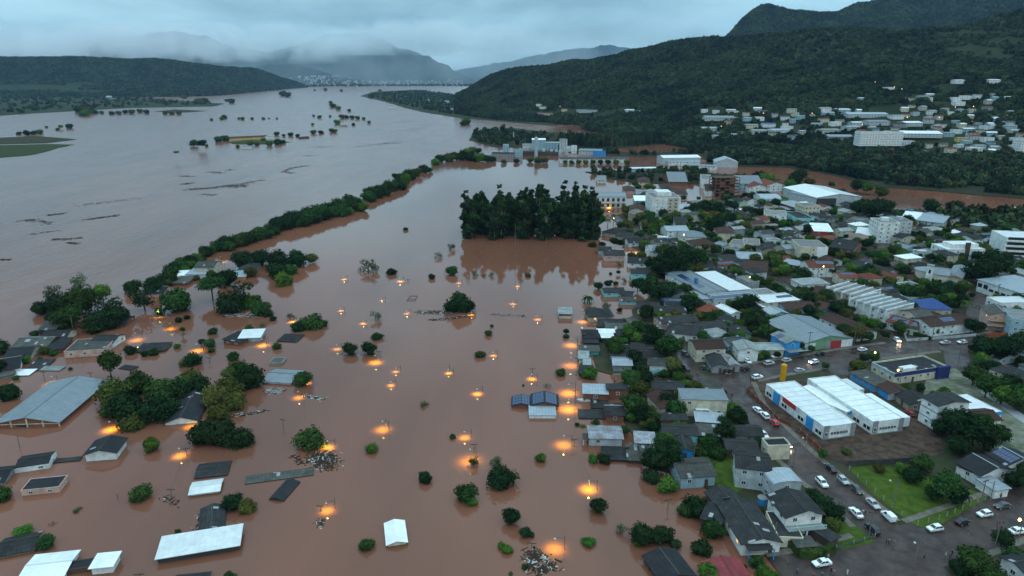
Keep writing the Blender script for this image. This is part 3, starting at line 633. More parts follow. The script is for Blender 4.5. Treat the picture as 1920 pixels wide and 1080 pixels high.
def solar(root, wd, dp, side, rise_fn, rows, cols, cx=0, cy=0, pieces=False, ang=0, axis='x', sx=1.7, sy=1.0):
    """panels lying on a roof slope; rise_fn(x,y) gives roof height"""
    V, F, Um = [], [], []
    base = None
    for a in range(cols):
        for b in range(rows):
            x = cx+(a-(cols-1)/2)*sx; y = cy+(b-(rows-1)/2)*sy
            q = []
            for dx, dy in ((-.47, -.46), (.47, -.46), (.47, .46), (-.47, .46)):
                X, Y = x+dx*sx, y+dy*sy; q.append(Vector((X, Y, rise_fn(X, Y)+.1)))
            if pieces:
                c = sum(q, Vector())/4; Vp = [tuple(p-c) for p in q]+[tuple(p-c-Vector((0, 0, .06))) for p in q]
                fm = mesh('solar_panel', Vp, [(0, 1, 2, 3), (4, 7, 6, 5), (0, 4, 5, 1), (1, 5, 6, 2), (2, 6, 7, 3), (3, 7, 4, 0)], panelm); obj('solar_panel', fm, root, tuple(c))
            else:
                i = len(V); V += [tuple(p) for p in q]+[tuple(p-Vector((0, 0, .06))) for p in q]
                F += [(i, i+1, i+2, i+3), (i, i+4, i+5, i+1), (i+1, i+5, i+6, i+2), (i+2, i+6, i+7, i+3), (i+3, i+7, i+4, i)]
    if not pieces: obj('solar_panels', mesh('solar_panels', V, F, panelm), root)
panelm = mat('solar_cell', (.012, .03, .085), .2, 0, 3, (.02, .045, .11), spec=.6)
def building(a, b, c, h, typ='gable', axis='x', roof='asb', wall='cream', label=None, name='house', cat='house', z0=None, pitch=.3, over=.5, win='auto', group=None, par=.5, stor=None, wpx=None,
             solarspec=None, lit=0, walls2=None, wfr='white'):
    """a, b: front eave corners in the photo, c: back corner next to b (or depth in metres)"""
    wet = z0 is None or z0 <= 0
    z0 = 0 if z0 is None else z0
    zt = z0+h
    A, B = P(*a, zt), P(*b, zt)
    if isinstance(c, (int, float)):
        e = (B-A).normalized(); nrm = Vector((-e.y, e.x, 0)); Cc = B+nrm*c
    else: Cc = P(*c, zt)
    e1, e2 = B-A, Cc-B; wd, dp = e1.length, e2.length
    t1 = math.atan2(e1.y, e1.x); t2 = math.atan2(e2.y, e2.x)-math.pi/2
    while t2-t1 > math.pi: t2 -= 2*math.pi
    while t2-t1 < -math.pi: t2 += 2*math.pi
    if abs(t2-t1) > 1.2: t2 = t1; dp = max(4, abs(e2.dot(Vector((-e1.y, e1.x, 0)).normalized())))
    th = (t1*wd*wd+t2*dp*dp)/(wd*wd+dp*dp)
    ctr = (A+Cc)/2
    return make_house((ctr.x, ctr.y, z0), th, wd, dp, h, typ, axis, roof, wall, label, name, cat, pitch, over, win, group, par, stor, wet, solarspec, lit, wfr)
def make_house(ctr, th, wd, dp, h, typ='gable', axis='x', roof='asb', wall='cream', label=None, name='house', cat='house', pitch=.3, over=.5, win='auto', group=None, par=.5, stor=None, wet=False, solarspec=None, lit=0, wfr='white'):
    root = empty(name, ctr, th); setp(root, label, cat, group)
    root['_s'] = 0; del root['_s']
    PLACED.append((ctr[0], ctr[1], .5*max(wd, dp), wd, dp, th))
    base = -2.2 if wet else -.5
    half = (dp if axis == 'x' else wd)/2; lng = (wd if axis == 'x' else dp)/2
    M_ = RM[roof]; W_ = wm(wall)
    rise = half*pitch
    fn = None
    if typ in ('gable', 'shed', 'arch'):
        pr = roof_profile(typ, half, rise if typ != 'shed' else 2*half*pitch*.5, over)
        inner = {'gable': [(-half, -.17), (0, rise-.17), (half, -.17)], 'shed': [(-half, -.17), (half, rise-.17)], 'arch': [(y*.96, z*.96-.12) for y, z in pr]}[typ]
        if typ == 'shed': pr = [(-half-over, -over*rise/(2*half)), (half+over, rise+over*rise/(2*half))]
        obj('wall', wall_mesh('wall', wd, dp, h, base, inner, axis, W_), root)
        ro = obj('roof', sheet_mesh('roof', pr, -lng-over, lng+over, .14, M_, axis), root, (0, 0, h))
        if typ == 'gable' and min(wd, dp) > 5 and axis in 'xy':
            V, F = [], []; addbox(V, F, -lng-over, lng+over, -.18, .18, rise-.02, rise+.07)
            if axis == 'y': V = [(-y, x, z) for x, y, z in V]
            obj('ridge_cap', mesh('ridge_cap', V, F, M_ if roof not in ('asb', 'dark') else RM['asb2']), root, (0, 0, h))
        if axis == 'x': fn = (lambda X, Y: h+(rise*(1-abs(Y)/half) if typ == 'gable' else rise*(Y+half)/(2*half)))
        else: fn = (lambda X, Y: h+(rise*(1-abs(X)/half) if typ == 'gable' else rise*(half-X)/(2*half)))
    elif typ == 'hip':
        hw, hd = wd/2+over, dp/2+over; r = min(hw, hd)*pitch*1.2; rl = abs(hw-hd)
        z_ = -over*pitch
        if hw >= hd: T = [(-rl, 0, r), (rl, 0, r)]
        else: T = [(0, -rl, r), (0, rl, r)]
        V = [(-hw, -hd, z_), (hw, -hd, z_), (hw, hd, z_), (-hw, hd, z_)]+T+[(-hw, -hd, z_-.14), (hw, -hd, z_-.14), (hw, hd, z_-.14), (-hw, hd, z_-.14)]
        F = [(0, 1, 5, 4), (1, 2, 5), (2, 3, 4, 5), (3, 0, 4)] if hw >= hd else [(0, 1, 4), (1, 2, 5, 4), (2, 3, 5), (3, 0, 4, 5)]
        F += [(0, 6, 7, 1), (1, 7, 8, 2), (2, 8, 9, 3), (3, 9, 6, 0), (6, 9, 8, 7)]
        U = [[((V[i][0] if abs(fi-1) else V[i][1]), V[i][1]) for i in f] for fi, f in enumerate(F)]
        U = []
        for f in F:
            p = [Vector(V[i]) for i in f]; e = (p[1]-p[0]).normalized(); nn = (p[1]-p[0]).cross(p[-1]-p[0]).normalized(); g = nn.cross(e); U.append([((q-p[0]).dot(e), (q-p[0]).dot(g)) for q in p])
        obj('wall', wall_mesh('wall', wd, dp, h-.1, base, None, 'x', W_), root); obj('roof', mesh('roof', V, F, M_, uvs=U), root, (0, 0, h))
        fn = lambda X, Y: h+r*(1-max(abs(Y)/hd, 0))
    elif typ == 'flat':
        obj('wall', wall_mesh('wall', wd, dp, h, base, None, 'x', W_), root)
        V, F = [], []; hw, hd, q = wd/2, dp/2, .2
        addbox(V, F, -hw-.03, hw+.03, -hd-.03, -hd+q, h+.002, h+par); addbox(V, F, -hw-.03, hw+.03, hd-q, hd+.03, h+.002, h+par)
        addbox(V, F, -hw-.03, -hw+q, -hd+q, hd-q, h+.002, h+par); addbox(V, F, hw-q, hw+.03, -hd+q, hd-q, h+.002, h+par)
        obj('parapet', mesh('parapet', V, F, W_), root)
        obj('roof', mesh('roof', [(-hw+q, -hd+q, h+.05), (hw-q, -hd+q, h+.05), (hw-q, hd-q, h+.05), (-hw+q, hd-q, h+.05), (-hw+q, -hd+q, h+.003), (hw-q, -hd+q, h+.003), (hw-q, hd-q, h+.003), (-hw+q, hd-q, h+.003)],
            [(0, 1, 2, 3), (4, 7, 6, 5), (0, 4, 5, 1), (1, 5, 6, 2), (2, 6, 7, 3), (3, 7, 4, 0)], M_, uvs=[[(0, 0), (wd, 0), (wd, dp), (0, dp)]]+[[(0, 0)]*4]*5), root)
        fn = lambda X, Y: h+.1
    # openings on the faces the photograph can see
    if win != 'none' and h >= 1.3:
        st = stor or max(1, round(h/3.1)); fl = h/st
        cx, cy = ctr[0], ctr[1]
        for (nx, ny, ln, off) in ((0, -1, wd, dp/2), (0, 1, wd, dp/2), (1, 0, dp, wd/2), (-1, 0, dp, wd/2)):
            gx, gy = math.cos(th)*nx-math.sin(th)*ny, math.sin(th)*nx+math.cos(th)*ny
            if gx*(-cx)+gy*(-cy) < .15*math.hypot(cx, cy): continue
            rz = {(0, -1): 0, (1, 0): math.pi/2, (0, 1): math.pi, (-1, 0): -math.pi/2}[(nx, ny)]
            if isinstance(win, (int, float)): n = max(1, int(ln/win))
            else: n = max(1, int(ln/4.2))
            far = math.hypot(cx, cy) > 560
            dd = R.randrange(n) if (st == 1 and not wet and h > 2.3 and ny == -1 and not far) else -1
            for s in range(st):
                for k in range(n):
                    if not isinstance(win, (int, float)) and R.random() < .15: continue
                    f = (k+.5)/n*ln-ln/2; zz = s*fl+fl*.56; ww, hh = 1.25, min(1.15, fl*.42)
                    if st == 1 and h < 2.2: zz = h-.75; hh = .7
                    lx, ly = (f*(-ny) if ny else nx*(off)), (ny*off if ny else f*nx)
                    if k == dd: obj('door', DOORM, root, (lx+nx*.03, ly+ny*.03, 1.05), (0, 0, rz), (1.0, 1, 2.1)); continue
                    fr, pn = window_meshes(lit and R.random() < lit, fr=wfr)
                    if far: obj('window', pn, root, (lx+nx*.03, ly+ny*.03, zz), (0, 0, rz), (ww, 1, hh))
                    else: wo_ = obj('window', fr, root, (lx+nx*.03, ly+ny*.03, zz), (0, 0, rz), (ww, 1, hh)); obj('pane', pn, wo_)
    if solarspec:
        rows, cols, cx_, cy_, pc = solarspec; solar(root, wd, dp, 0, fn, rows, cols, cx_, cy_, pc, sx=1.1 if pc else 1.7, sy=1.7 if pc else 1.0)
    root['wd'] = 0; del root['wd']
    return root, wd, dp
def box_part(root, name, x0, x1, y0, y1, z0, z1, m, label=None):
    cx, cy, cz = (x0+x1)/2, (y0+y1)/2, (z0+z1)/2
    o = obj(name, boxmesh(name, x0-cx, x1-cx, y0-cy, y1-cy, z0-cz, z1-cz, m), root, (cx, cy, cz))
    if label: o['label'] = label
    return o
def chim(root, x, y, z, h=1.2, m=None): box_part(root, 'chimney', x-.3, x+.3, y-.3, y+.3, z-.3, z+h, m or wm('brick'))

B = building
# ---- flooded quarter on the left (water level is the base)
hall, hw_, hd_ = B((8, 787), (110, 796), (186, 719), 1.7, 'gable', 'y', 'zinc2', 'brick', 'big flooded hall with long blue-grey gable roof and red brick front', 'warehouse', 'warehouse', pitch=.2, win='none', over=.6)
for k in range(5): x = -hw_/2+k*hw_/4; box_part(hall, 'column', x-.2, x+.2, -hd_/2-.1, -hd_/2+.1, -.5, 1.55+(.17*(1-abs(x)/(hw_/2)))*hw_/2*.9, wm('cream'))
box_part(hall, 'beam', -hw_/2, hw_/2, -hd_/2-.07, -hd_/2+.05, .95, 1.2, wm('cream'))
box_part(hall, 'window', -3.4, .2, -hd_/2-.06, -hd_/2+.05, .1, .93, glass)
LAND.append((97, 760, 'blue-grey hall'))
B((163, 850), (218, 848), (232, 823), 2.5, 'gable', 'y', 'dark', 'white', 'white gabled house with a dark roof standing alone in the flood under a street lamp', over=.6, win='none')
B((27, 878), (93, 869), (104, 846), 1.6, 'gable', 'x', 'dark', 'white', 'flooded house with white end walls rising past its dark roof', pitch=.2, over=-.1)
B((43, 919), (113, 914), (123, 893), 1.6, 'flat', 'x', 'dark', 'pink', 'pale pink flooded house with a flat roof, half dark and half light', par=.15)
B((100, 866), (145, 861), (154, 857), .3, 'shed', 'x', 'asb', 'dark', 'narrow dark roof strip joined to the white-ended flooded house', name='shed', cat='shed', win='none', pitch=.05)
B((371, 893), (426, 889), (427, 866), .4, 'gable', 'x', 'asb', 'wood', 'dark submerged roof patched with two pale sheets', win='none', pitch=.15)
B((358, 925), (411, 919), (414, 899), .8, 'gable', 'x', 'white', 'white', 'small white metal roof just above the flood, below the patched dark roof', win='none', pitch=.15)
B((379, 992), (420, 990), (416, 950), .8, 'gable', 'y', 'asb', 'grey', 'dark grey gable roof beside the tree above the long white roof', win='none')
B((295, 1046), (447, 1021), (452, 985), 1.6, 'shed', 'x', 'white', 'dark', 'long pale metal roof over a dark wall, largest in the lower left', name='warehouse', cat='warehouse', pitch=.04, win='none')
LAND.append((372, 1015, 'long white roof'))
B((36, 1086), (118, 1077), (146, 1033), 1.4, 'gable', 'x', 'white', 'white', 'wide white roof in the bottom left corner', pitch=.12, win='none')
B((117, 1071), (176, 1062), (183, 1045), 1.2, 'flat', 'x', 'dark', 'wood', 'low black flat roof between the two white roofs at bottom left', name='shed', cat='shed', par=.1, win='none')
B((174, 1062), (211, 1061), (220, 1038), 2.0, 'shed', 'x', 'white', 'white', 'small white canopy roof on thin posts at bottom left', name='canopy', cat='canopy', pitch=.05, win='none')
B((5, 1037), (68, 1030), (70, 1001), .9, 'gable', 'x', 'asb', 'tan', 'dark ridged roof between bushes at the lower left edge', pitch=.35, win='none')
B((325, 1098), (385, 1092), (392, 1074), 1.0, 'gable', 'x', 'asb', 'white', 'roof with white edging cut by the bottom edge of the photo', pitch=.1, win='none')
B((463, 905), (585, 889), (585, 879), .25, 'shed', 'x', 'asb2', 'dark', 'very long narrow grey roof strip lying almost level with the water', name='shed', cat='shed', pitch=.1, win='none')
B((507, 934), (531, 939), (560, 904), .35, 'gable', 'y', 'dark', 'dark', 'black twisted roof floating askew below the long grey strip', win='none', pitch=.35, name='shed', cat='shed', over=.2)
B((728, 1018), (762, 1015), (755, 978), .9, 'gable', 'y', 'white', 'cream', 'lone white gable roof in open water near the bottom', win='none', pitch=.3)
B((-25, 900), (8, 905), (20, 878), 1.2, 'gable', 'x', 'dark', 'grey', 'dark roof cut off by the left edge beside the white-ended house', win='none')
B((134, 656), (203, 657), (206, 636), 2.6, 'flat', 'x', 'asb2', 'pink', 'long pink flooded house with a flat grey roof', par=.2, lit=0)
LAND.append((170, 648, 'pink flooded house'))
B((178, 640), (212, 644), (226, 629), 2.4, 'gable', 'x', 'dark', 'white', 'white-walled house with dark roof right of the pink flooded house')
B((31, 648), (90, 650), (112, 631), 1.9, 'gable', 'x', 'asb2', 'wood', 'wide grey roofed house left of the pink flooded house')
B((90, 654), (118, 655), (130, 637), 1.8, 'shed', 'x', 'asb', 'brick', 'dark roofed lean-to squeezed against the pink flooded house', pitch=.1, name='shed', cat='shed', win='none')
B((86, 633), (126, 635), (132, 620), 2.4, 'gable', 'x', 'dark', 'cream', 'black roofed house behind the wide grey roofed one')
B((81, 616), (105, 618), (110, 607), 2.2, 'shed', 'x', 'asb2', 'wood', 'small grey shed at the foot of the tall riverside trees', name='shed', cat='shed')
B((258, 657), (310, 656), (318, 642), .9, 'hip', 'x', 'asb', 'wood', 'dark hipped roof of a drowned house right of a bright lamp reflection', win='none')
B((18, 667), (58, 668), (68, 650), 2.0, 'gable', 'x', 'dark', 'beige', 'dark roof with a pale corner sheet on the far left')
B((-22, 697), (38, 690), (40, 667), 2.0, 'gable', 'x', 'dark', 'white', 'black roofed house with white wall cut by the left edge')
B((50, 694), (80, 694), (98, 675), .3, 'shed', 'x', 'asb', 'wood', 'dark brown sunken roof near the left edge', win='none', pitch=.05, name='shed', cat='shed')
B((28, 702), (55, 703), (62, 694), .4, 'shed', 'x', 'white', 'white', 'small bright white sheet roof near the left edge', win='none', pitch=.05, name='shed', cat='shed')
B((77, 693), (112, 694), (118, 688), .3, 'shed', 'x', 'pale', 'white', 'pale green-grey sheet roof just above the water near the left edge', win='none', pitch=.05, name='shed', cat='shed')
B((-30, 714), (26, 700), (24, 690), 1.2, 'shed', 'x', 'asb2', 'grey', 'long grey lean-to roof at the left edge', win='none', pitch=.1, name='shed', cat='shed')
B((225, 690), (247, 693), (257, 688), .25, 'shed', 'x', 'dark', 'dark', 'wet black roof awash right of the lone tall tree', win='none', pitch=.05, name='shed', cat='shed')
B((200, 608), (234, 607), (252, 592), 1.6, 'gable', 'x', 'dark', 'brick', 'dark roof with a red gable end under the riverside trees')
B((280, 549), (306, 550), (322, 537), 2.0, 'gable', 'x', 'dark', 'pink', 'dark roofed house with pink wall at the river edge')
B((369, 500), (400, 502), (412, 491), 5, 'gable', 'x', 'asb2', 'cream', 'two storey cream house among trees on the river side', stor=2)
LAND.append((392, 500, 'two storey cream house'))
B((354, 513), (386, 515), (396, 503), 2.6, 'shed', 'x', 'zinc', 'white', 'light blue awning roof below the two storey cream house', pitch=.05, win='none')
B((335, 517), (350, 518), (354, 509), 1.2, 'arch', 'x', 'white', 'white', 'small curved white and blue shelter left of the awning roof', win='none', name='shed', cat='shed')
B((325, 530), (350, 531), (364, 519), 1.6, 'shed', 'x', 'asb2', 'brick', 'flat grey roof at the river edge below the white shelter', pitch=.05, win='none')
B((437, 519), (460, 519), (468, 504), 1.6, 'shed', 'x', 'zinc', 'orange', 'pale blue sheet roof among trees on the promontory', pitch=.08, win='none')
B((447, 505), (478, 505), (487, 494), 2.4, 'hip', 'x', 'asb', 'grey', 'dark hipped roof behind the pale blue sheet roof on the promontory')
B((422, 637), (450, 643), (475, 628), 1.6, 'shed', 'y', 'dark', 'brick', 'dark roofed brick house in front of the bright white roof', pitch=.12)
B((453, 632), (490, 633), (491, 620), 1.9, 'shed', 'x', 'white', 'lblue', 'bright white sheet roof standing in the flood', pitch=.1, win='none')
LAND.append((470, 626, 'bright white sheet roof'))
B((522, 638), (556, 640), (568, 627), .5, 'hip', 'x', 'asb', 'grey', 'grey hipped roof awash beside the dark rounded trees', win='none', pitch=.3)
B((505, 680), (528, 681), (536, 671), .8, 'flat', 'x', 'asb2', 'grey', 'small flat grey roof alone in the water', par=.1, win='none', name='shed', cat='shed')
B((505, 711), (548, 720), (557, 698), .9, 'gable', 'x', 'zinc2', 'white', 'battered grey roof with torn sheets next to a rounded bright bush', win='none', pitch=.2)
B((313, 790), (370, 789), (396, 731), 1.0, 'gable', 'y', 'dark', 'white', 'long black gable roof wedged between large trees', win='none', pitch=.35)
r_, w_, d_ = B((961, 760), (996, 761), (994, 744), .9, 'gable', 'y', 'asb', 'brick', 'left roof of the flooded pair fully covered with solar panels', win='none', pitch=.25, over=.3)
for sx in (-1, 1):
    f = (lambda X, Y, w_=w_: .9+(w_/2)*.25*(1-abs(X)/(w_/2)))
    solar(r_, w_, d_, 0, f, 3, 3, sx*w_*.25, 0, True, sx=w_*.48/3, sy=d_*.96/3)
r_, w_, d_ = B((994, 760), (1044, 759), (1047, 739), 1.6, 'gable', 'y', 'asb', 'brick', 'right and larger roof of the flooded pair covered with solar panels', win='none', pitch=.25, over=.4)
for sx in (-1, 1):
    f = (lambda X, Y, w_=w_: 1.6+(w_/2)*.25*(1-abs(X)/(w_/2)))
    solar(r_, w_, d_, 0, f, 5, 4, sx*w_*.245, 0, True, sx=w_*.42/4, sy=d_*.95/5)
B((991, 779), (1041, 778), (1042, 761), 1.2, 'shed', 'x', 'zinc', 'white', 'light grey sheet roof over a white wall in front of the solar roofs', pitch=.06, win='none', over=.15)
LAND.append((1003, 755, 'flooded solar roofs'))
r_, w_, d_ = B((1048, 588), (1071, 588), (1071, 577), 2.4, 'shed', 'x', 'pale', 'cream', 'boxy little house alone in the flood with a brown band on its wall', pitch=.05, win='none')
box_part(r_, 'wall_band', -w_/2-.05, w_/2+.05, -d_/2-.05, -d_/2+.05, 1.2, 2.1, wm('brick'))
LAND.append((1059, 585, 'boxy flooded house'))
# farm out in the river
B((420, 260), (502, 256), 14, 3, 'gable', 'x', 'brown', 'yellow', 'long low farm shed with yellow wall on the river island', name='barn', cat='barn', win='none', over=.5)
B((503, 256), (511, 255), 8, 5, 'gable', 'x', 'pale', 'white', 'little white farmhouse at the right end of the long farm shed', win='none')
B((452, 275), (470, 275), 8, 3, 'gable', 'x', 'pale', 'white', 'white roofed open farm shelter by the island trees', name='barn', cat='barn', win='none')
B((563, 258), (580, 257), 8, 2, 'gable', 'x', 'brown', 'wood', 'small brown drowned roof between river bushes', win='none')
B((638, 236), (650, 236), 8, 2, 'gable', 'x', 'asb2', 'cream', 'pale drowned farmhouse right of the island trees upriver', win='none')

T = dict(z0=G)
# ---- edge of the town, partly flooded
B((1130, 549), (1165, 546), (1168, 538), 2.6, 'gable', 'x', 'asb', 'aqua', 'aqua house with dark roof standing in water near the tall palm')
B((1167, 553), (1185, 556), (1187, 547), 2, 'gable', 'x', 'asb', 'white', 'small white house right of the aqua flooded house')
B((1161, 564), (1188, 562), (1193, 555), 2.4, 'gable', 'x', 'asb2', 'lblue', 'grey roofed light blue house below the small white house')
B((1099, 588), (1118, 589), (1122, 577), 2.4, 'gable', 'x', 'asb', 'yellow', 'yellow walled flooded house with two satellite dishes on its dark roof')
B((1106, 593), (1152, 593), (1140, 579), 2.6, 'hip', 'x', 'asb', 'beige', 'wide dark hipped roof beside the yellow flooded house', lit=.3)
B((1190, 579), (1227, 577), (1240, 565), 3, 'gable', 'x', 'asb', 'cream', 'long dark roofed house with a pool of shade behind the yellow tarp house', **T)
r_, w_, d_ = B((1226, 588), (1278, 583), (1279, 571), 3.4, 'gable', 'x', 'asb', 'cream', 'dark roofed house with a yellow tarpaulin along its front', **T)
box_part(r_, 'tarpaulin', -w_*.3, w_*.25, -d_/2-.5, -d_/2-.3, .6, 3.0, mat('yellow_tarp', (.5, .42, .02), .6, .3))
LAND.append((1250, 586, 'yellow tarpaulin house'))
B((1245, 571), (1282, 570), (1286, 558), 3.2, 'gable', 'x', 'asb', 'white', 'white walled house with solar strip right of the dark leafy trees', solarspec=(2, 8, 0, -1.8, False), **T)
B((1234, 607), (1300, 600), (1299, 588), 3.6, 'gable', 'x', 'asb', 'pink', 'long black roofed house with pink gable facing the flooded lane', **T)
B((1254, 622), (1314, 629), (1312, 610), 3.4, 'gable', 'x', 'asb', 'white', 'black roofed white house beside the long pink gabled one', **T)
B((1313, 618), (1357, 612), (1347, 599), 3.0, 'gable', 'x', 'asb', 'grey', 'black roof with a low wall right of the pair of long dark houses', **T)
B((1378, 627), (1406, 625), (1396, 612), 3, 'gable', 'y', 'asb', 'green', 'small green house with dark roof in a leafy garden', **T)
B((1304, 655), (1356, 651), (1346, 634), 5.8, 'gable', 'x', 'brown', 'cream', 'two storey cream house with balcony and brown roof at the lane corner', stor=2, **T)
LAND.append((1330, 650, 'two storey balcony house'))
B((1335, 686), (1365, 685), (1355, 665), 3.2, 'gable', 'y', 'asb', 'grey', 'grey workshop with dark roof at the street corner', **T)
B((1366, 686), (1385, 683), (1366, 664), 3, 'gable', 'y', 'rust', 'grey', 'half ruined workshop with patchy pale roof sheets', **T)
B((1385, 656), (1421, 656), (1411, 641), 5, 'gable', 'y', 'pale', 'white', 'two storey white house with light roof and car port on the main street', stor=2, **T)
B((1419, 656), (1465, 654), (1459, 641), 3.2, 'gable', 'x', 'pale', 'beige', 'low light-roofed house left of the bright blue house', **T)
for a, b, c, h, rf, wl, lb, ty in [
 ((1122, 612), (1166, 611), (1166, 597), 3, 'asb', 'wood', 'dark wooden shack at the water edge, upper one of the row', 'gable'),
 ((1136, 615), (1177, 615), (1174, 604), 3, 'asb2', 'teal', 'shack with turquoise plank wall and dark roof', 'gable'),
 ((1122, 624), (1155, 623), (1154, 617), 2.6, 'white', 'brick', 'shack roofed with bright white sheets, upper one', 'shed'),
 ((1128, 633), (1149, 632), (1149, 626), 2.6, 'white', 'dark', 'tiny shack with bright white sheet roof, lower one', 'shed'),
 ((1092, 634), (1120, 632), (1121, 617), 3, 'asb', 'wood', 'rounded dark roofed shack with a satellite dish over the water', 'hip'),
 ((1095, 642), (1120, 642), (1120, 634), 2.4, 'dark', 'wood', 'low black shack under the satellite dish shack', 'shed'),
 ((1156, 629), (1189, 629), (1188, 618), 2.8, 'asb', 'wood', 'dark roofed shack right of the white sheet roofs', 'gable'),
 ((1145, 659), (1183, 659), (1183, 645), 2.8, 'asb', 'wood', 'wide dark shack roof behind the bananas', 'gable'),
 ((1145, 671), (1184, 669), (1184, 660), 2.6, 'asb', 'wood', 'dark shack roof patched with three pale strips', 'shed'),
 ((1150, 684), (1184, 684), (1181, 669), 3.2, 'zinc', 'grey', 'shack with rounded pale zinc roof', 'gable'),
 ((1185, 661), (1208, 663), (1205, 643), 3.4, 'asb', 'wood', 'dark wooden house with gable to the flood', 'gable'),
 ((1203, 653), (1223, 653), (1221, 643), 2.6, 'asb2', 'lgrey', 'small grey roof with a satellite dish', 'gable'),
 ((1208, 671), (1246, 672), (1240, 657), 2.8, 'asb', 'brick', 'dark roofed house against the large green tree', 'gable'),
 ((1087, 658), (1122, 658), (1122, 649), 2, 'asb2', 'teal', 'turquoise shack leaning over the water', 'shed'),
 ((1085, 672), (1102, 672), (1103, 660), 1.8, 'pale', 'aqua', 'mint green corner shack roof at the water edge', 'shed'),
 ((1095, 683), (1106, 683), (1106, 673), 2.8, 'pale', 'cream', 'narrow cream lean-to beside the burnt house frame', 'shed'),
 ((1084, 699), (1105, 699), (1112, 683), 1.6, 'asb', 'dark', 'sunken dark roof in front of the burnt house frame', 'gable'),
 ((1094, 737), (1138, 738), (1138, 723), 3, 'zinc', 'brick', 'long zinc roof over a brick wall standing in muddy water', 'shed'),
 ((1139, 729), (1178, 729), (1176, 721), 4, 'asb', 'brick', 'tall bare brick house right of the long zinc roof', 'shed'),
 ((1110, 764), (1138, 764), (1138, 753), .4, 'asb', 'dark', 'upper of two dark roof strips lying on the water', 'shed'),
 ((1086, 783), (1138, 783), (1138, 770), .4, 'asb', 'dark', 'lower and longer of two dark roof strips lying on the water', 'shed'),
 ((1138, 777), (1170, 778), (1163, 756), 3, 'asb', 'brick', 'small brick house with dark roof at the end of the roof strips', 'gable'),
 ((1131, 860), (1179, 861), (1177, 841), .8, 'asb', 'dark', 'long dark roof just above the water', 'shed'),
 ((1178, 862), (1204, 862), (1201, 837), 1.2, 'asb2', 'wood', 'grey roof with a satellite dish beside the long dark roof', 'shed'),
 ((1203, 857), (1228, 852), (1226, 829), 1.8, 'asb2', 'wood', 'grey roof patch left of the very tall dark tree', 'gable'),
 ((1206, 869), (1229, 869), (1227, 857), 1.6, 'asb2', 'white', 'low grey roof over a small white wall at the water edge', 'shed')]:
    B(a, b, c, h, ty, 'x', rf, wl, lb, win='none' if h < 2.5 else 'auto', pitch=.12 if ty == 'shed' else .3, name='house' if h > 2.5 else 'shed', cat='house' if h > 2.5 else 'shed')
B((1217, 684), (1250, 684), (1248, 671), 4, 'gable', 'x', 'asb2', 'white', 'white house with pale squares on its grey roof above a turquoise fence', **T)
r_, w_, d_ = B((1105, 821), (1165, 821), (1163, 799), 2.8, 'gable', 'x', 'rust', 'lgrey', 'grey plank house with a rust streaked metal roof and small porch', pitch=.15)
box_part(r_, 'awning', -w_/2-2.2, -w_/2-.1, -d_/2, 0, 2.1, 2.2, RM['asb2'])
for q in range(2): box_part(r_, 'post', -w_/2-2.1+q*1.8, -w_/2-1.98+q*1.8, -d_/2+.05, -d_/2+.17, -1, 2.1, whitem)
LAND.append((1135, 812, 'rust streaked plank house'))
B((1191, 830), (1226, 830), (1226, 811), 3, 'shed', 'x', 'rust', 'lgrey', 'rust striped metal roof left of the very tall dark tree', pitch=.06)
r_, w_, d_ = B((1277, 748), (1361, 749), (1357, 731), 6.4, 'shed', 'x', 'zinc2', 'cream', 'two storey cream building with outside stair and blue-grey metal roof', 'apartment_building', 'apartment building', pitch=.05, stor=2, over=.4, **T)
LAND.append((1318, 760, 'two storey cream building'))
V_, F_ = [], []
for q in range(10): addbox(V_, F_, w_*.05+q*.5, w_*.05+q*.5+.5, -d_/2-1.3, -d_/2-.1, 2.9-q*.3, 3.1-q*.3)
obj('stair', mesh('stair', V_, F_, wm('white')), r_); box_part(r_, 'landing', -w_*.2, w_*.05, -d_/2-1.4, -d_/2-.06, 2.95, 3.1, wm('white'))
B((1303, 790), (1353, 791), (1356, 775), 3, 'shed', 'x', 'zinc', 'brick', 'pale zinc roof in front of the two storey cream building', pitch=.05, **T)
B((1238, 787), (1285, 785), (1284, 773), 3, 'gable', 'x', 'asb', 'brick', 'dark roof overhung by leaves left of the pale zinc roof', **T)
B((1246, 813), (1308, 815), (1302, 796), 3.8, 'gable', 'x', 'asb', 'aqua', 'long aqua walled house with dark grey roof', **T)
LAND.append((1278, 812, 'long aqua house'))
B((1309, 815), (1346, 816), (1341, 797), 3, 'shed', 'x', 'asb2', 'wood', 'light grey roof joined to the right of the long aqua house', pitch=.06, **T)
B((1271, 842), (1305, 847), (1292, 823), 3, 'gable', 'y', 'asb', 'blue', 'dark gabled house with deep blue wall below the aqua house', **T)
B((1276, 896), (1338, 889), (1319, 856), 3.4, 'gable', 'x', 'asb2', 'lblue', 'light blue house on stilts with wide grey roof at the water edge', **T)
B((1360, 843), (1417, 843), (1416, 823), 3, 'gable', 'x', 'asb', 'wood', 'plain dark grey roof in front of the parked cars', **T)
B((1379, 876), (1441, 880), (1440, 849), 6.6, 'gable', 'x', 'asb', 'lgrey', 'two storey bare grey house with black roof', stor=2, **T)
LAND.append((1410, 880, 'two storey grey house'))
B((1440, 838), (1482, 836), (1470, 822), 4.5, 'flat', 'x', 'dark', 'cream', 'cream box house with a flat black roof at the street side', **T)
B((1378, 816), (1426, 814), (1421, 796), 3, 'gable', 'x', 'asb', 'grey', 'dark roof behind a small round pool', **T)
B((1317, 729), (1352, 731), (1343, 714), 3, 'shed', 'x', 'asb2', 'wood', 'grey roofed hut beside the lane bend', pitch=.1, **T)
B((1224, 729), (1281, 729), (1276, 714), 2.6, 'gable', 'x', 'asb', 'brick', 'low dark roofed house above the large dark trees', **T)
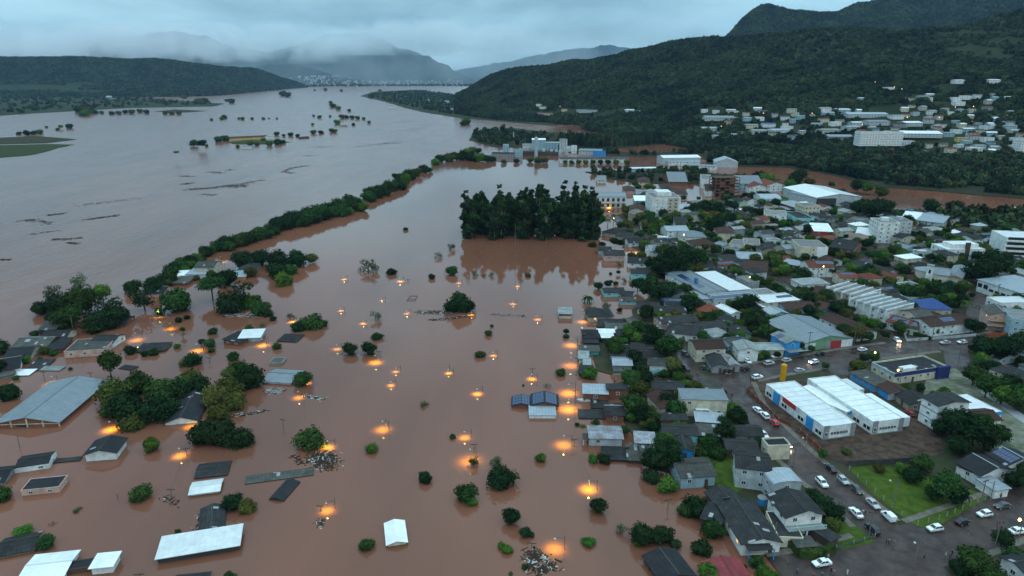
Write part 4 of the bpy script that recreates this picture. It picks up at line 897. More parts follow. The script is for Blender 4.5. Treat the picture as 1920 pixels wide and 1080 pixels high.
B((1240, 1092), (1297, 1075), (1266, 1028), 1.6, 'gable', 'y', 'dark', 'wood', 'big black gable roof surrounded by water at the bottom edge', win='none')
LAND.append((1262, 1055, 'big black gable roof'))
B((1340, 1090), (1410, 1086), (1384, 1050), 2, 'gable', 'y', 'wine', 'brick', 'wine red roof at the bottom edge', win='none')
r_, w_, d_ = B((1396, 1010), (1474, 1022), (1408, 947), 3.2, 'gable', 'y', 'asb', 'white', 'long black roofed white and blue house with a lit porch at the water edge', lit=.2, **T)
box_part(r_, 'porch_screen', -w_/2+1, w_*.15, -d_/2-.15, -d_/2-.03, .2, 2.6, mat('lit_corrugated', (.42, .42, .34), .5, .2))
box_part(r_, 'porch_roof', -w_/2+.5, w_*.2, -d_/2-2.6, -d_/2-.2, 2.9, 3.0, RM['asb'])
for q in (0, 1): box_part(r_, 'post', -w_/2+.6+q*(w_*.65), -w_/2+.85+q*(w_*.65), -d_/2-2.5, -d_/2-2.3, -.4, 2.88, wm('blue'))
LAND.append((1440, 1000, 'lit porch house'))
B((1352, 953), (1398, 945), (1368, 915), 3, 'gable', 'y', 'asb', 'brick', 'long dark roofed house behind the lit porch house', **T)
B((1322, 969), (1352, 985), (1356, 955), 2.4, 'shed', 'x', 'dark', 'wood', 'black lean-to between two round trees at the water edge', name='shed', cat='shed', pitch=.1, **T)
r_, w_, d_ = B((1473, 970), (1537, 960), (1508, 921), 5.8, 'gable', 'y', 'asb', 'white', 'two storey white house with a balcony railing and black gable roof', stor=2, over=.7, **T)
box_part(r_, 'balcony', -w_/2-.2, w_/2+.2, -d_/2-2.2, -d_/2-.05, 2.7, 2.9, concm)
for q in range(13): box_part(r_, 'baluster', -w_/2-.1+q*(w_+.2)/12-.04, -w_/2-.1+q*(w_+.2)/12+.04, -d_/2-2.15, -d_/2-2.05, 2.9, 3.8, wm('aqua'))
box_part(r_, 'handrail', -w_/2-.2, w_/2+.2, -d_/2-2.18, -d_/2-2.02, 3.8, 3.9, wm('aqua'))
for q in (-.45, 0, .45): box_part(r_, 'pillar', w_*q-.18, w_*q+.18, -d_/2-2.1, -d_/2-1.8, -.4, 2.7, wm('white'))
LAND.append((1505, 960, 'white balcony house'))
B((1462, 1003), (1512, 1014), (1478, 965), 2.8, 'flat', 'x', 'asb', 'cream', 'low flat grey extension below the white balcony house', par=.2, **T)
B((1497, 1024), (1530, 1022), (1517, 1008), 2.4, 'shed', 'x', 'asb2', 'wood', 'small grey shelter behind the trimmed hedge', name='shed', cat='shed', win='none', pitch=.1, **T)
B((1555, 1010), (1577, 1007), (1528, 980), 2.6, 'shed', 'x', 'asb', 'wood', 'dark carport roof beside the small lawn', name='carport', cat='carport', win='none', pitch=.05, **T)
r_, w_, d_ = B((1449, 908), (1502, 903), (1484, 881), 5.8, 'arch', 'y', 'zinc', 'lgrey', 'grey concrete house with a curved pale zinc roof', pitch=.22, stor=2, **T)
LAND.append((1475, 900, 'curved zinc roof house'))
# ---- the new school: two long wings, a low link, blue and red panels
def school_wing(a, b, c, h, label, lean):
    r_, w_, d_ = B(a, b, c, h, 'flat', 'x', 'white', 'white', label, 'school_building', 'school building', par=.35, win='none', **T)
    gy = -d_/2-.06
    box_part(r_, 'panel', -w_/2-.05, -w_/2+1.9, gy-.12, gy+.02, .4, h+.5, wm('grey'), 'grey end panel'); box_part(r_, 'panel', w_/2-1.6, w_/2+.05, gy-.12, gy+.02, .4, h+.5, wm('grey'), 'grey end panel')
    fr, pn = window_meshes(fr='white')
    for k in range(6): wo_ = obj('window', fr, r_, (-2.6+k*1.05, gy+.02, 1.9), (0, 0, 0), (1.0, 1, 1.1)); obj('pane', pn, wo_)
    wo_ = obj('window', fr, r_, (-w_/2+.9, gy-.16, 1.9), (0, 0, 0), (1.1, 1, 1.3)); obj('pane', pn, wo_)
    nl = int(d_/4.5)
    side = -w_/2
    for k in range(nl):
        y = -d_/2+d_*(k+.5)/nl
        if k % 4 == 1 and lean == 'l': box_part(r_, 'panel', side-.35, side-.03, y-1.6, y+1.6, .3, h+.1, wm('blue'), 'tall bright blue panel'); continue
        if k % 4 == 3 and lean == 'l': continue
        wo_ = obj('window', fr, r_, (side-.03, y, 1.6), (0, 0, -math.pi/2), (3.6, 1, 1.5)); obj('pane', pn, wo_)
    if lean == 'l': box_part(r_, 'panel', side-.3, side-.02, -1.5, 5.5, h-1.3, h+.3, wm('red'), 'dark red fascia panel')
    box_part(r_, 'plinth', -w_/2-.08, w_/2+.08, -d_/2-.2, d_/2+.08, -.3, .35, wm('grey'))
    V, F = [], []; n = int(d_/3.5)
    for k in range(n): y = -d_/2+.4+k*(d_-.8)/n; addbox(V, F, -w_/2+.25, w_/2-.25, y-.04, y+.04, h+.05, h+.08)
    obj('roof_seams', mesh('roof_seams', V, F, RM['zinc']), r_)
    return r_, w_, d_
school_wing((1545, 801), (1606, 795), (1490, 716), 4.3, 'left wing of the new white school with blue and red wall panels', 'l')
r2, w2, d2 = school_wing((1637, 792), (1696, 786), (1566, 706), 4.3, 'right wing of the new white school beside the muddy lane', 'r')
box_part(r2, 'lean_to', w2/2+.02, w2/2+4.5, -d2/2+2, d2*.1, -.3, 3.4, RM['white']); box_part(r2, 'lean_to', w2/2+.02, w2/2+4.5, d2*.2, d2/2-1, -.3, 3.4, RM['white'])
r3, w3, d3 = B((1585, 770), (1622, 765), (1520, 724), 3.4, 'flat', 'x', 'white', 'white', 'low white link roof between the two school wings', 'school_building', 'school building', par=.1, win='none', **T)
box_part(r3, 'fascia', -w3/2, w3/2, -d3/2-.3, -d3/2-.05, 2.6, 3.6, wm('blue'))
LAND.append((1560, 765, 'white school'))
# ---- streetside buildings
def facade_panels(r_, w_, d_, segs, z1, y=None):
    x = -w_/2; y = -d_/2-.05 if y is None else y
    for fr, c in segs: box_part(r_, 'wall_panel', x+.05, x+fr*w_-.05, y-.12, y+.02, -.2, z1, wm(c)); x += fr*w_
r_, w_, d_ = B((1509, 644), (1597, 633), (1520, 593), 3.6, 'gable', 'y', 'zinc2', 'green', 'very large grey gabled supermarket hall with green and red front', 'warehouse', 'warehouse', pitch=.2, win='none', over=.4, **T)
facade_panels(r_, w_, d_, [(.22, 'white'), (.2, 'green'), (.12, 'grey'), (.22, 'red'), (.24, 'white')], 3.2)
LAND.append((1540, 630, 'supermarket hall'))
r_, w_, d_ = B((1474, 643), (1501, 640), (1473, 624), 5.8, 'gable', 'y', 'pale', 'blue', 'bright blue two storey house with solar panels', stor=2, solarspec=(3, 2, -2.2, 1.5, False), **T)
box_part(r_, 'awning', -w_/2, w_/2+2, -d_/2-3, -d_/2-.08, 2.6, 2.72, RM['pale']); LAND.append((1470, 645, 'bright blue house'))
r_, w_, d_ = B((1608, 626), (1646, 622), (1572, 590), 3.4, 'gable', 'y', 'brown', 'white', 'long white terrace with a brown tiled roof beside the supermarket hall', 'row_house', 'terrace', **T)
LAND.append((1620, 615, 'brown roofed terrace'))
def terrace(a, b, c, h, n, roof, label, wl='white'):
    r_, w_, d_ = B(a, b, c, h, 'shed', 'x', roof, wl, label, 'row_house', 'terrace', pitch=.05, stor=2, win=w_ if False else 4.0, **T)
    for k in range(n+1): x = -w_/2+k*w_/n; box_part(r_, 'party_wall', x-.18, x+.18, -d_/2-1.5, d_/2+.6, -.4, h+1.0, wm('white'))
    return r_
terrace((1562, 542), (1613, 560), (1640, 545), 6.2, 4, 'conc', 'cream and grey row of two storey townhouses, upper half of the long row', 'beige')
terrace((1613, 563), (1667, 587), (1694, 570), 6, 5, 'zinc2', 'white row of two storey townhouses with grey roofs, lower half of the long row')
LAND.append((1640, 570, 'long townhouse row'))
r_, w_, d_ = B((1438, 567), (1497, 561), (1473, 548), 5, 'hip', 'x', 'white', 'cream', 'cream house with wide white roof, veranda and solar panels', stor=2, pitch=.2, solarspec=(2, 5, 2.5, -2.2, False), **T)
box_part(r_, 'veranda', -w_/2-2, -w_/2-.05, -d_/2, d_/2, 2.4, 2.6, wm('white')); LAND.append((1465, 560, 'white roofed veranda house'))
B((1470, 580), (1521, 574), (1512, 563), 3.2, 'gable', 'x', 'brown', 'lblue', 'light blue house with brown roof behind a swimming pool', **T)
r_, w_, d_ = B((1515, 502), (1555, 499), (1549, 488), 6, 'gable', 'x', 'red', 'white', 'white two storey house with red roof and a big solar array', stor=2, solarspec=(3, 6, 3, -2.2, False), **T)
LAND.append((1535, 500, 'red roofed solar house'))
B((1574, 521), (1602, 519), (1596, 510), 5, 'gable', 'x', 'red', 'cream', 'small red roofed cream house with dark solar panels', stor=2, solarspec=(2, 4, 0, -1.4, False), **T)
B((1499, 534), (1548, 530), (1539, 520), 3.4, 'hip', 'x', 'pale', 'white', 'white house with pale hipped roof and brown windows', **T)
B((1524, 552), (1557, 553), (1566, 539), 3, 'gable', 'x', 'brown', 'lgrey', 'brown roofed house left of the long townhouse row', **T)
B((1610, 500), (1660, 520), (1672, 508), 3.2, 'gable', 'x', 'asb', 'white', 'long dark roofed white terrace beside the street crossing', **T)
r_, w_, d_ = B((1497, 465), (1543, 463), (1537, 450), 9, 'flat', 'x', 'conc', 'cream', 'three storey cream office block with a blank white side panel', 'apartment_building', 'apartment building', stor=3, **T)
box_part(r_, 'wall_panel', w_*.12, w_/2+.1, -d_/2-.15, -d_/2-.03, 2.5, 9.4, whitem); LAND.append((1520, 470, 'three storey office block'))
B((1320, 549), (1369, 545), (1292, 507), 5, 'gable', 'y', 'zinc2', 'white', 'long factory roof striped with solar panels', 'warehouse', 'factory', pitch=.12, solarspec=(24, 2, -3.5, 0, False), **T)
B((1368, 545), (1406, 541), (1340, 508), 5.4, 'shed', 'y', 'white', 'white', 'white factory roof right of the solar striped one', 'warehouse', 'factory', pitch=.03, **T)
B((1338, 562), (1412, 554), (1401, 543), 4.6, 'gable', 'x', 'zinc', 'white', 'front block of the factory with solar panels facing the street', 'warehouse', 'factory', pitch=.15, solarspec=(3, 13, -1, -3, False), **T)
B((1309, 561), (1336, 559), (1322, 546), 4, 'shed', 'x', 'zinc', 'lgrey', 'low tin roof at the left corner of the factory', pitch=.05, **T)
LAND.append((1350, 535, 'solar striped factory'))
r_, w_, d_ = B((1371, 588), (1387, 585), (1360, 571), 3.4, 'gable', 'y', 'white', 'white', 'narrow white roofed annex in a garden left of the veranda house', **T)
r_, w_, d_ = B((1677, 704), (1774, 689), (1731, 668), 3.8, 'flat', 'x', 'dark', 'cream', 'cream health centre with dark flat roof and navy blue band', 'health_centre', 'clinic', par=.7, win=3.2, **T)
box_part(r_, 'fascia', -w_/2-.1, w_/2+.1, -d_/2-.16, -d_/2-.04, 3.0, 4.55, wm('navy')); box_part(r_, 'fascia', -w_/2-.16, -w_/2-.04, -d_/2, d_/2, 3.4, 4.5, wm('lblue'))
box_part(r_, 'entrance', w_/2-5.4, w_/2+.3, -d_/2-1.2, -d_/2-.2, -.3, 4.9, wm('navy')); box_part(r_, 'water_tank', -w_/2+5, -w_/2+11, -d_/2+1.2, -d_/2+3.6, 3.9, 5.2, wm('white'))
box_part(r_, 'canopy', w_/2+.1, w_/2+2.4, -2, d_/2, 3.1, 3.3, wm('blue')); LAND.append((1725, 690, 'navy banded clinic'))
r_, w_, d_ = B((1595, 698), (1641, 723), 7, 2.8, 'shed', 'x', 'asb2', 'tan', 'row of low garages with bright blue doors', 'garage', 'garage', pitch=.06, win='none', **T)
for q in range(4): box_part(r_, 'garage_door', -w_/2+.5+q*w_/4, -w_/2+w_/4-.2+q*w_/4, -d_/2-.12, -d_/2-.02, 0, 2.3, wm('blue'))
r_, w_, d_ = B((1645, 722), (1668, 737), 8, 2.8, 'gable', 'x', 'brown', 'lgrey', 'small garage with blue door and rust coloured roof near a bright lamp', 'garage', 'garage', win='none', **T)
box_part(r_, 'garage_door', -w_/2+.5, w_/2-.5, -d_/2-.12, -d_/2-.02, 0, 2.3, wm('blue'))
B((1681, 738), (1705, 757), 9, 2.8, 'gable', 'x', 'asb', 'tan', 'tan shed with dark roof left of the three storey white house', 'shed', 'shed', **T)
r_, w_, d_ = B((1759, 761), (1816, 753), (1787, 736), 8.8, 'gable', 'y', 'asb', 'white', 'three storey white house with grey roof beside the large trees', stor=3, pitch=.15, **T)
for q in (2.9, 5.9): box_part(r_, 'wall_band', -w_/2-.08, w_/2+.08, -d_/2-.08, d_/2+.08, q, q+.18, wm('dark'))
LAND.append((1765, 770, 'three storey white house'))
r_, w_, d_ = B((1840, 779), (1877, 772), (1812, 739), 4, 'flat', 'x', 'white', 'white', 'long white flat roofed hall with a blue band beside the field', 'hall', 'hall', par=.2, win='none', **T)
box_part(r_, 'fascia', -w_/2-.05, w_/2+.08, -d_/2-.16, -d_/2-.04, 3.0, 4.3, wm('blue'))
B((1822, 791), (1873, 785), (1841, 763), 3.8, 'gable', 'x', 'brown', 'white', 'brown roofed white house in front of the blue banded hall', **T)
r_, w_, d_ = B((1838, 891), (1896, 879), (1852, 855), 3.6, 'gable', 'y', 'dark', 'white', 'black gable roof with white edges behind the tree on the corner', **T)
r_, w_, d_ = B((1866, 918), (1894, 915), (1858, 894), 2.8, 'shed', 'x', 'zinc', 'white', 'blue-grey metal carport beside the corner house', 'carport', 'carport', pitch=.03, win='none', **T)
B((1797, 872), (1838, 890), 9, 3.2, 'gable', 'x', 'brown', 'white', 'brick red lean-to house with a white end under the big trees', **T)
B((1888, 872), (1940, 862), (1905, 842), 4, 'gable', 'y', 'asb', 'white', 'white house with solar panels at the right edge', solarspec=(6, 3, -1.5, 0, False), **T)
B((1925, 1082), (1975, 1062), (1940, 1028), 4, 'gable', 'x', 'dark', 'white', 'white house with black roof in the bottom right corner', **T)
# church
r_, w_, d_ = B((1737, 512), (1777, 516), (1783, 503), 8, 'gable', 'x', 'zinc2', 'cream', 'cream church with arched windows and a small square tower', 'church', 'church', pitch=.2, win='none', **T)
box_part(r_, 'tower', -w_/2-.6, -w_/2+2.6, -d_/2-.6, -d_/2+2.4, -.4, 12, wm('white')); box_part(r_, 'tower_cap', -w_/2-.8, -w_/2+2.8, -d_/2-.8, -d_/2+2.6, 12, 12.4, RM['zinc'])
def archwin(root, x, y, z, w, h, rz=0):
    V = [(-w/2, -.08, 0), (w/2, -.08, 0)]+[(w/2*math.cos(a*math.pi/8), -.08, h+w/2*math.sin(a*math.pi/8)) for a in range(9)]
    n = len(V); V += [(a, .02, b) for a, _, b in V]; F = [tuple(range(n)), tuple(range(2*n-1, n-1, -1))]+[(i, i+n, (i+1) % n+n, (i+1) % n) for i in range(n)]
    obj('window', mesh('window', V, F, glass), root, (x, y, z), (0, 0, rz))
for q in (-.2, .15): archwin(r_, w_*q, -d_/2-.02, 2, 1.6, 2.6)
archwin(r_, -w_/2+1, -d_/2-.62, 8, 1.0, 1.6)
V_, F_ = [], []; tube(V_, F_, (-w_/2-1, 1, -.4), (-w_/2-1, 1, 7.6), 5.2, 5.2, 14); obj('apse', mesh('apse', V_, F_, wm('cream')), r_)
V_, F_ = [], []; tube(V_, F_, (-w_/2-1, 1, 7.6), (-w_/2-1, 1, 9.2), 5.8, .3, 14); obj('apse_roof', mesh('apse_roof', V_, F_, RM['zinc']), r_)
LAND.append((1755, 520, 'cream church'))
B((1780, 517), (1803, 522), (1812, 501), 6, 'gable', 'y', 'zinc2', 'orange', 'grey roofed parish hall with orange gable behind the church', **T)
B((1768, 533), (1811, 530), (1805, 522), 3.6, 'hip', 'x', 'zinc2', 'white', 'low grey roofed annex in front of the church', **T)
r_, w_, d_ = B((1834, 524), (1913, 549), 24, 6.5, 'shed', 'x', 'zinc', 'white', 'white community hall with long rows of dark windows and ribbed roof', 'hall', 'hall', pitch=.06, win='none', **T)
fr, pn = window_meshes(fr='dark')
for k in range(7): wo_ = obj('window', fr, r_, (-w_/2+w_*(k+.5)/7, -d_/2-.03, 3.9 if k < 2 else 2.9), (0, 0, 0), (w_/7-.9, 1, 2.2 if k < 2 else 1.3)); obj('pane', pn, wo_)
for q in range(9): box_part(r_, 'roof_rib', -w_/2+w_*(q+.5)/9-.15, -w_/2+w_*(q+.5)/9+.15, -d_/2-.1, -d_/2+.3, 6.3, 6.75, wm('grey'))
LAND.append((1870, 545, 'white community hall'))
B((1729, 580), (1774, 577), (1761, 562), 4.6, 'hip', 'x', 'blue', 'beige', 'house with a deep blue hipped roof', pitch=.4, **T); LAND.append((1750, 572, 'blue roofed house'))
r_, w_, d_ = B((1852, 590), (1896, 590), (1893, 576), 7.6, 'gable', 'y', 'asb2', 'pink', 'three level house with pink gable and white balconies', stor=2, lit=.3, **T)
for q in (2.6, 5.0): box_part(r_, 'balcony', -w_/2, w_/2, -d_/2-1.8, -d_/2-.05, q, q+.2, wm('white')); box_part(r_, 'railing', -w_/2, w_/2, -d_/2-1.8, -d_/2-1.7, q+.2, q+1.1, wm('orange'))
B((1893, 601), (1945, 601), (1942, 583), 8.6, 'flat', 'x', 'conc', 'lblue', 'light blue three storey apartment house at the right edge', 'apartment_building', 'apartment building', stor=3, win=3.2, **T)
B((1870, 570), (1925, 566), (1915, 556), 7, 'flat', 'x', 'white', 'white', 'white flat roofed building behind the pink gabled house', 'apartment_building', 'apartment building', **T)
r_, w_, d_ = B((1882, 448), (1936, 446), (1930, 434), 14, 'flat', 'x', 'white', 'white', 'white apartment block with four dark balcony bands at the right edge', 'apartment_building', 'apartment building', win='none', **T)
for q in range(4): box_part(r_, 'balcony', -w_/2-.4, w_/2+.4, -d_/2-1.2, -d_/2-.1, 2.6+q*3.1, 3.5+q*3.1, wm('white')); box_part(r_, 'window_band', -w_/2+1, w_/2-1, -d_/2-.09, -d_/2-.02, 3.7+q*3.1, 5.4+q*3.1, glass)
LAND.append((1900, 460, 'balcony apartment block'))
r_, w_, d_ = B((1769, 470), (1830, 466), (1822, 456), 6.6, 'flat', 'x', 'white', 'white', 'modern white villa with stacked terraces and one brown column', 'villa', 'villa', stor=2, **T)
box_part(r_, 'upper_floor', -w_*.3, w_*.4, -d_*.3, d_*.3, 6.62, 9.4, wm('white')); box_part(r_, 'tower', -w_*.02, w_*.09, -d_/2-.4, -d_/2+.8, -.3, 11, wm('wood')); LAND.append((1800, 465, 'modern white villa'))
for a, b, c, h, wl, lb in [((1646, 419), (1677, 417), (1672, 409), 14, 'white', 'white five storey apartment tower left of its grey twin'), ((1677, 417), (1701, 415), (1697, 408), 13.5, 'lgrey', 'grey and white apartment tower right of its white twin')]:
    r_, w_, d_ = B(a, b, c, h, 'flat', 'x', 'conc', wl, lb, 'apartment_building', 'apartment building', stor=5, win=3.6, **T); box_part(r_, 'water_tank', -w_*.2, w_*.15, -1.5, 1.5, h+.06, h+2.4, wm(wl))
LAND.append((1672, 430, 'twin apartment towers'))
B((1722, 412), (1768, 419), (1788, 403), 6, 'gable', 'x', 'zinc', 'lgrey', 'wide pale grey warehouse in front of the thick trees', 'warehouse', 'warehouse', pitch=.1, **T)
B((1690, 408), (1720, 410), (1735, 398), 5, 'gable', 'x', 'white', 'white', 'white curved roof warehouse near the flooded field', 'warehouse', 'warehouse', pitch=.15, **T)
r_, w_, d_ = B((1530, 372), (1602, 367), (1548, 348), 8.6, 'gable', 'y', 'white', 'lgrey', 'large white roofed industrial hall with a black panel as its shaded bay', 'warehouse', 'warehouse', pitch=.14, win='none', **T)
box_part(r_, 'bay_shade_panel', -w_/2+.5, -w_*.05, -d_/2-.1, -d_/2+.02, -.3, 7.6, wm('dark')); LAND.append((1560, 370, 'large white hall'))  # solid black panel on the front, standing in for the shade inside the bay
B((1480, 360), (1528, 371), 20, 8, 'shed', 'x', 'zinc2', 'lgrey', 'grey walled industrial hall left of the large white one', 'warehouse', 'warehouse', pitch=.05, win='none', **T)
B((1455, 378), (1498, 391), 16, 5, 'shed', 'x', 'zinc', 'brick', 'low pale roofed brick hall below the grey industrial hall', 'warehouse', 'warehouse', pitch=.06, win='none', **T)
B((1508, 388), (1533, 386), (1521, 380), 10, 'flat', 'x', 'conc', 'cream', 'four storey cream block with small dark windows', 'apartment_building', 'apartment building', stor=3, win=2.8, **T); LAND.append((1520, 395, 'four storey cream block'))
B((1495, 410), (1529, 411), (1500, 398), 4, 'flat', 'x', 'dark', 'aqua', 'turquoise walled building with a dark flat roof', par=.6, **T)
B((1435, 402), (1477, 405), (1471, 396), 6.6, 'flat', 'x', 'conc', 'white', 'pair of joined white cubes with flat roofs', **T)
B((1527, 433), (1561, 434), (1551, 425), 5.4, 'shed', 'x', 'white', 'red', 'white roofed building with a red front wall', **T)
B((1466, 448), (1498, 452), 9, 6.4, 'shed', 'x', 'dark', 'white', 'white townhouse row with three dark roof bays', 'row_house', 'terrace', stor=2, pitch=.1, **T)
# main apartment tower
r_, w_, d_ = B((1222, 372), (1274, 371), (1263, 361), 17, 'flat', 'x', 'conc', 'white', 'tall white and cream apartment tower rising above the flooded houses', 'apartment_building', 'apartment building', win='none', z0=.1)
box_part(r_, 'stair_tower', -w_*.25, w_*.25, -d_*.2, d_*.35, 17.06, 20.5, wm('white')); box_part(r_, 'facade_strip', w_*.05, w_*.42, -d_/2-.25, -d_/2-.02, .3, 17.3, wm('beige'))
fr, pn = window_meshes(fr='white')
for s in range(6):
    for q in (.14, .33): wo_ = obj('window', fr, r_, (w_*q, -d_/2-.28, 1.6+s*2.75), (0, 0, 0), (2.2, 1, 1.7)); obj('pane', pn, wo_)
    for q in (-.32, -.14): wo_ = obj('window', fr, r_, (w_*q, -d_/2-.04, 1.6+s*2.75), (0, 0, 0), (1, 1, .8)); obj('pane', pn, wo_)
    wo_ = obj('window', fr, r_, (-w_/2-.04, 0, 1.6+s*2.75), (0, 0, -math.pi/2), (1.4, 1, .9)); obj('pane', pn, wo_)
LAND.append((1247, 390, 'tall apartment tower'))
r_, w_, d_ = B((1114, 369), (1171, 368), (1168, 360), 10, 'gable', 'x', 'zinc2', 'white', 'long two storey flooded school with two rows of windows', 'school_building', 'school building', win='none', pitch=.15)
box_part(r_, 'lower_wall', -w_/2-.1, w_/2+.1, -d_/2-.1, -d_/2-.02, -1, 4.6, wm('beige'))
for s in (0, 1):
    for k in range(6): wo_ = obj('window', window_meshes(fr='brick')[0], r_, (-w_/2+w_*(k+.5)/6, -d_/2-.14, 2.4+s*4.7), (0, 0, 0), (2.2, 1, 2.9)); obj('pane', pn, wo_)
LAND.append((1142, 380, 'two storey flooded school'))
# unfinished brick tower: slabs, columns, infill
c0 = P(1356, 366, .3); r_ = empty('unfinished_building', (c0.x, c0.y, .3), .15); setp(r_, 'bare brown brick and concrete frame of an unfinished tower block', 'building site'); PLACED.append((c0.x, c0.y, 14, 24, 16, .15))
for s in range(7):
    box_part(r_, 'floor_slab', -12, 12, -7, 7, s*2.9-.15, s*2.9+.15, wm('wood'))
    if s < 6:
        for k in range(6):
            for y in (-6.7, 6.7): box_part(r_, 'column', -12+k*4.8-.25 if k else -12, -12+k*4.8+.25 if k else -11.5, y-.25, y+.25, s*2.9+.16, s*2.9+2.74, wm('brick'))
        for k in range(5):
            if (k+s) % 3: box_part(r_, 'infill_wall', -11.4+k*4.8, -7.5+k*4.8, -6.5, -6.3, s*2.9+.16, s*2.9+(2.74 if k % 2 else 1.2), wm('brick'))
        box_part(r_, 'core_wall', -11, 11, -.2, .2, s*2.9+.16, s*2.9+2.74, wm('wood'))
LAND.append((1355, 350, 'unfinished brick tower'))
# more houses of the middle distance, hand placed
for a, b, c, h, ty, ax, rf, wl, lb in [
 ((1182, 393), (1208, 395), (1206, 386), 7, 'gable', 'y', 'brown', 'cream', 'castle-like cream house with steep brown gables'),
 ((1218, 471), (1246, 469), (1241, 459), 6, 'gable', 'x', 'zinc2', 'white', 'white two storey house with one lit window next to big dark trees'),
 ((1132, 478), (1170, 478), (1168, 470), 4, 'gable', 'x', 'asb', 'pink', 'flooded house glowing orange in the lamp light'),
 ((1122, 469), (1145, 469), (1145, 463), 3, 'gable', 'x', 'asb', 'lblue', 'low blue house left of the orange glowing one'),
 ((1133, 434), (1160, 440), (1176, 432), 3, 'hip', 'x', 'asb', 'beige', 'dark hipped flooded house below the palms'),
 ((1155, 443), (1182, 444), (1188, 437), 3, 'gable', 'x', 'asb', 'beige', 'first of three stepped dark roofs by the dark road'),
 ((1166, 449), (1194, 450), (1200, 443), 3, 'gable', 'x', 'asb', 'beige', 'middle of three stepped dark roofs by the dark road'),
 ((1177, 456), (1206, 453), (1205, 446), 3, 'gable', 'x', 'asb', 'white', 'last of three stepped dark roofs, white walled, by the dark road'),
 ((1178, 492), (1212, 494), (1212, 484), 3, 'gable', 'x', 'asb', 'white', 'dark roofed white house left of the big leafy cluster'),
 ((1183, 512), (1222, 512), (1221, 505), 3.4, 'gable', 'x', 'asb', 'aqua', 'dark roofed mint house below the big leafy cluster'),
 ((1248, 434), (1284, 431), (1281, 423), 5, 'gable', 'x', 'zinc', 'white', 'white fronted hall by the small square with trucks'),
 ((1265, 418), (1286, 417), (1283, 408), 6, 'gable', 'x', 'asb', 'white', 'white two storey house behind the white fronted hall'),
 ((1275, 444), (1322, 444), (1318, 435), 4, 'hip', 'x', 'zinc2', 'white', 'grey blue hipped roof with a white dormer'),
 ((1300, 460), (1340, 458), (1328, 449), 3.4, 'hip', 'x', 'brown', 'cream', 'wide brown hipped roof above the flooded street'),
 ((1345, 437), (1374, 436), (1370, 427), 6, 'hip', 'x', 'brown', 'cream', 'two storey cream house with brown hipped roof and parapet'),
 ((1369, 458), (1396, 462), (1400, 452), 4, 'flat', 'x', 'conc', 'cream', 'cream flat roofed box left of its twin'),
 ((1393, 457), (1425, 459), (1424, 449), 4.4, 'flat', 'x', 'conc', 'cream', 'cream flat roofed box right of its twin'),
 ((1384, 484), (1430, 486), (1420, 474), 3.4, 'gable', 'x', 'zinc', 'white', 'white and zinc roofed house by the flooded crossing'),
 ((1365, 491), (1392, 489), (1376, 477), 3.4, 'hip', 'x', 'asb', 'lblue', 'dark hipped roof over a pale blue wall at the flooded street'),
 ((1395, 503), (1440, 508), (1436, 492), 4, 'gable', 'x', 'brown', 'pink', 'pink walled corner house with brown roof and lit shop front'),
 ((1466, 492), (1496, 498), 7, 3, 'shed', 'x', 'zinc', 'wood', 'narrow pale roof pointing at the red roofed solar house'),
 ((1169, 357), (1190, 357), (1188, 350), 3.5, 'hip', 'x', 'brown', 'pink', 'small pink flooded house standing alone in the water'),
 ((1192, 364), (1208, 364), (1208, 357), 3, 'hip', 'x', 'pale', 'lblue', 'little pale roofed house right of the lone pink one'),
 ((1200, 369), (1222, 369), (1220, 361), 3, 'hip', 'x', 'asb', 'pink', 'dark hipped pink house left of the tall tower'),
 ((1190, 376), (1217, 376), (1215, 371), 3, 'shed', 'x', 'white', 'lblue', 'flooded low white roof in front of the pink houses'),
 ((1120, 338), (1136, 338), (1134, 332), 2.5, 'gable', 'x', 'pale', 'white', 'tiny white house half drowned at the end of the tree row'),
 ((1197, 341), (1219, 342), (1216, 334), 3.5, 'hip', 'x', 'brown', 'cream', 'brown hipped house behind the trees near the drowned white house'),
 ((1260, 364), (1288, 364), (1285, 355), 3.5, 'hip', 'x', 'brown', 'white', 'brown hipped white house behind the tall tower'),
 ((1240, 355), (1262, 355), (1258, 346), 3.5, 'hip', 'x', 'brown', 'cream', 'brown hipped cream house behind the tall tower'),
 ((1274, 392), (1295, 391), (1292, 384), 4, 'gable', 'x', 'zinc', 'white', 'zinc roofed white house right of the tall tower'),
 ((1322, 357), (1340, 357), (1338, 349), 5, 'gable', 'x', 'brown', 'white', 'white house with brown gables left of the unfinished brick tower'),
 ((1315, 337), (1334, 337), (1332, 328), 8, 'flat', 'x', 'conc', 'white', 'white flat roofed house with rooftop box behind the unfinished tower'),
 ((1383, 345), (1420, 343), (1412, 333), 7, 'gable', 'x', 'zinc2', 'lblue', 'light blue hall with grey roof near the flooded woods'),
 ((1405, 352), (1434, 350), (1425, 340), 6, 'gable', 'y', 'red', 'white', 'row of red roofed white houses right of the light blue hall'),
 ((1438, 349), (1455, 345), (1448, 338), 6, 'gable', 'y', 'red', 'white', 'white gabled house with red roof in front of the trees'),
 ((1255, 340), (1290, 341), (1276, 329), 4, 'gable', 'x', 'zinc2', 'brick', 'zinc roofed brick shed in the trees behind the tower'),
 ((1425, 375), (1456, 373), (1450, 366), 3.5, 'arch', 'x', 'zinc', 'white', 'long low arched pale roof beside the flooded lawn'),
 ((1470, 353), (1488, 354), (1485, 346), 3.5, 'hip', 'x', 'red', 'cream', 'red hipped roof among trees left of the grey industrial hall'),
 ((1562, 462), (1600, 470), (1610, 456), 6, 'gable', 'x', 'asb', 'brick', 'dark roofed house with brick wall in the middle of town'),
 ((1605, 438), (1640, 442), (1646, 432), 3.5, 'gable', 'x', 'white', 'white', 'white roofed hall left of the twin towers')]:
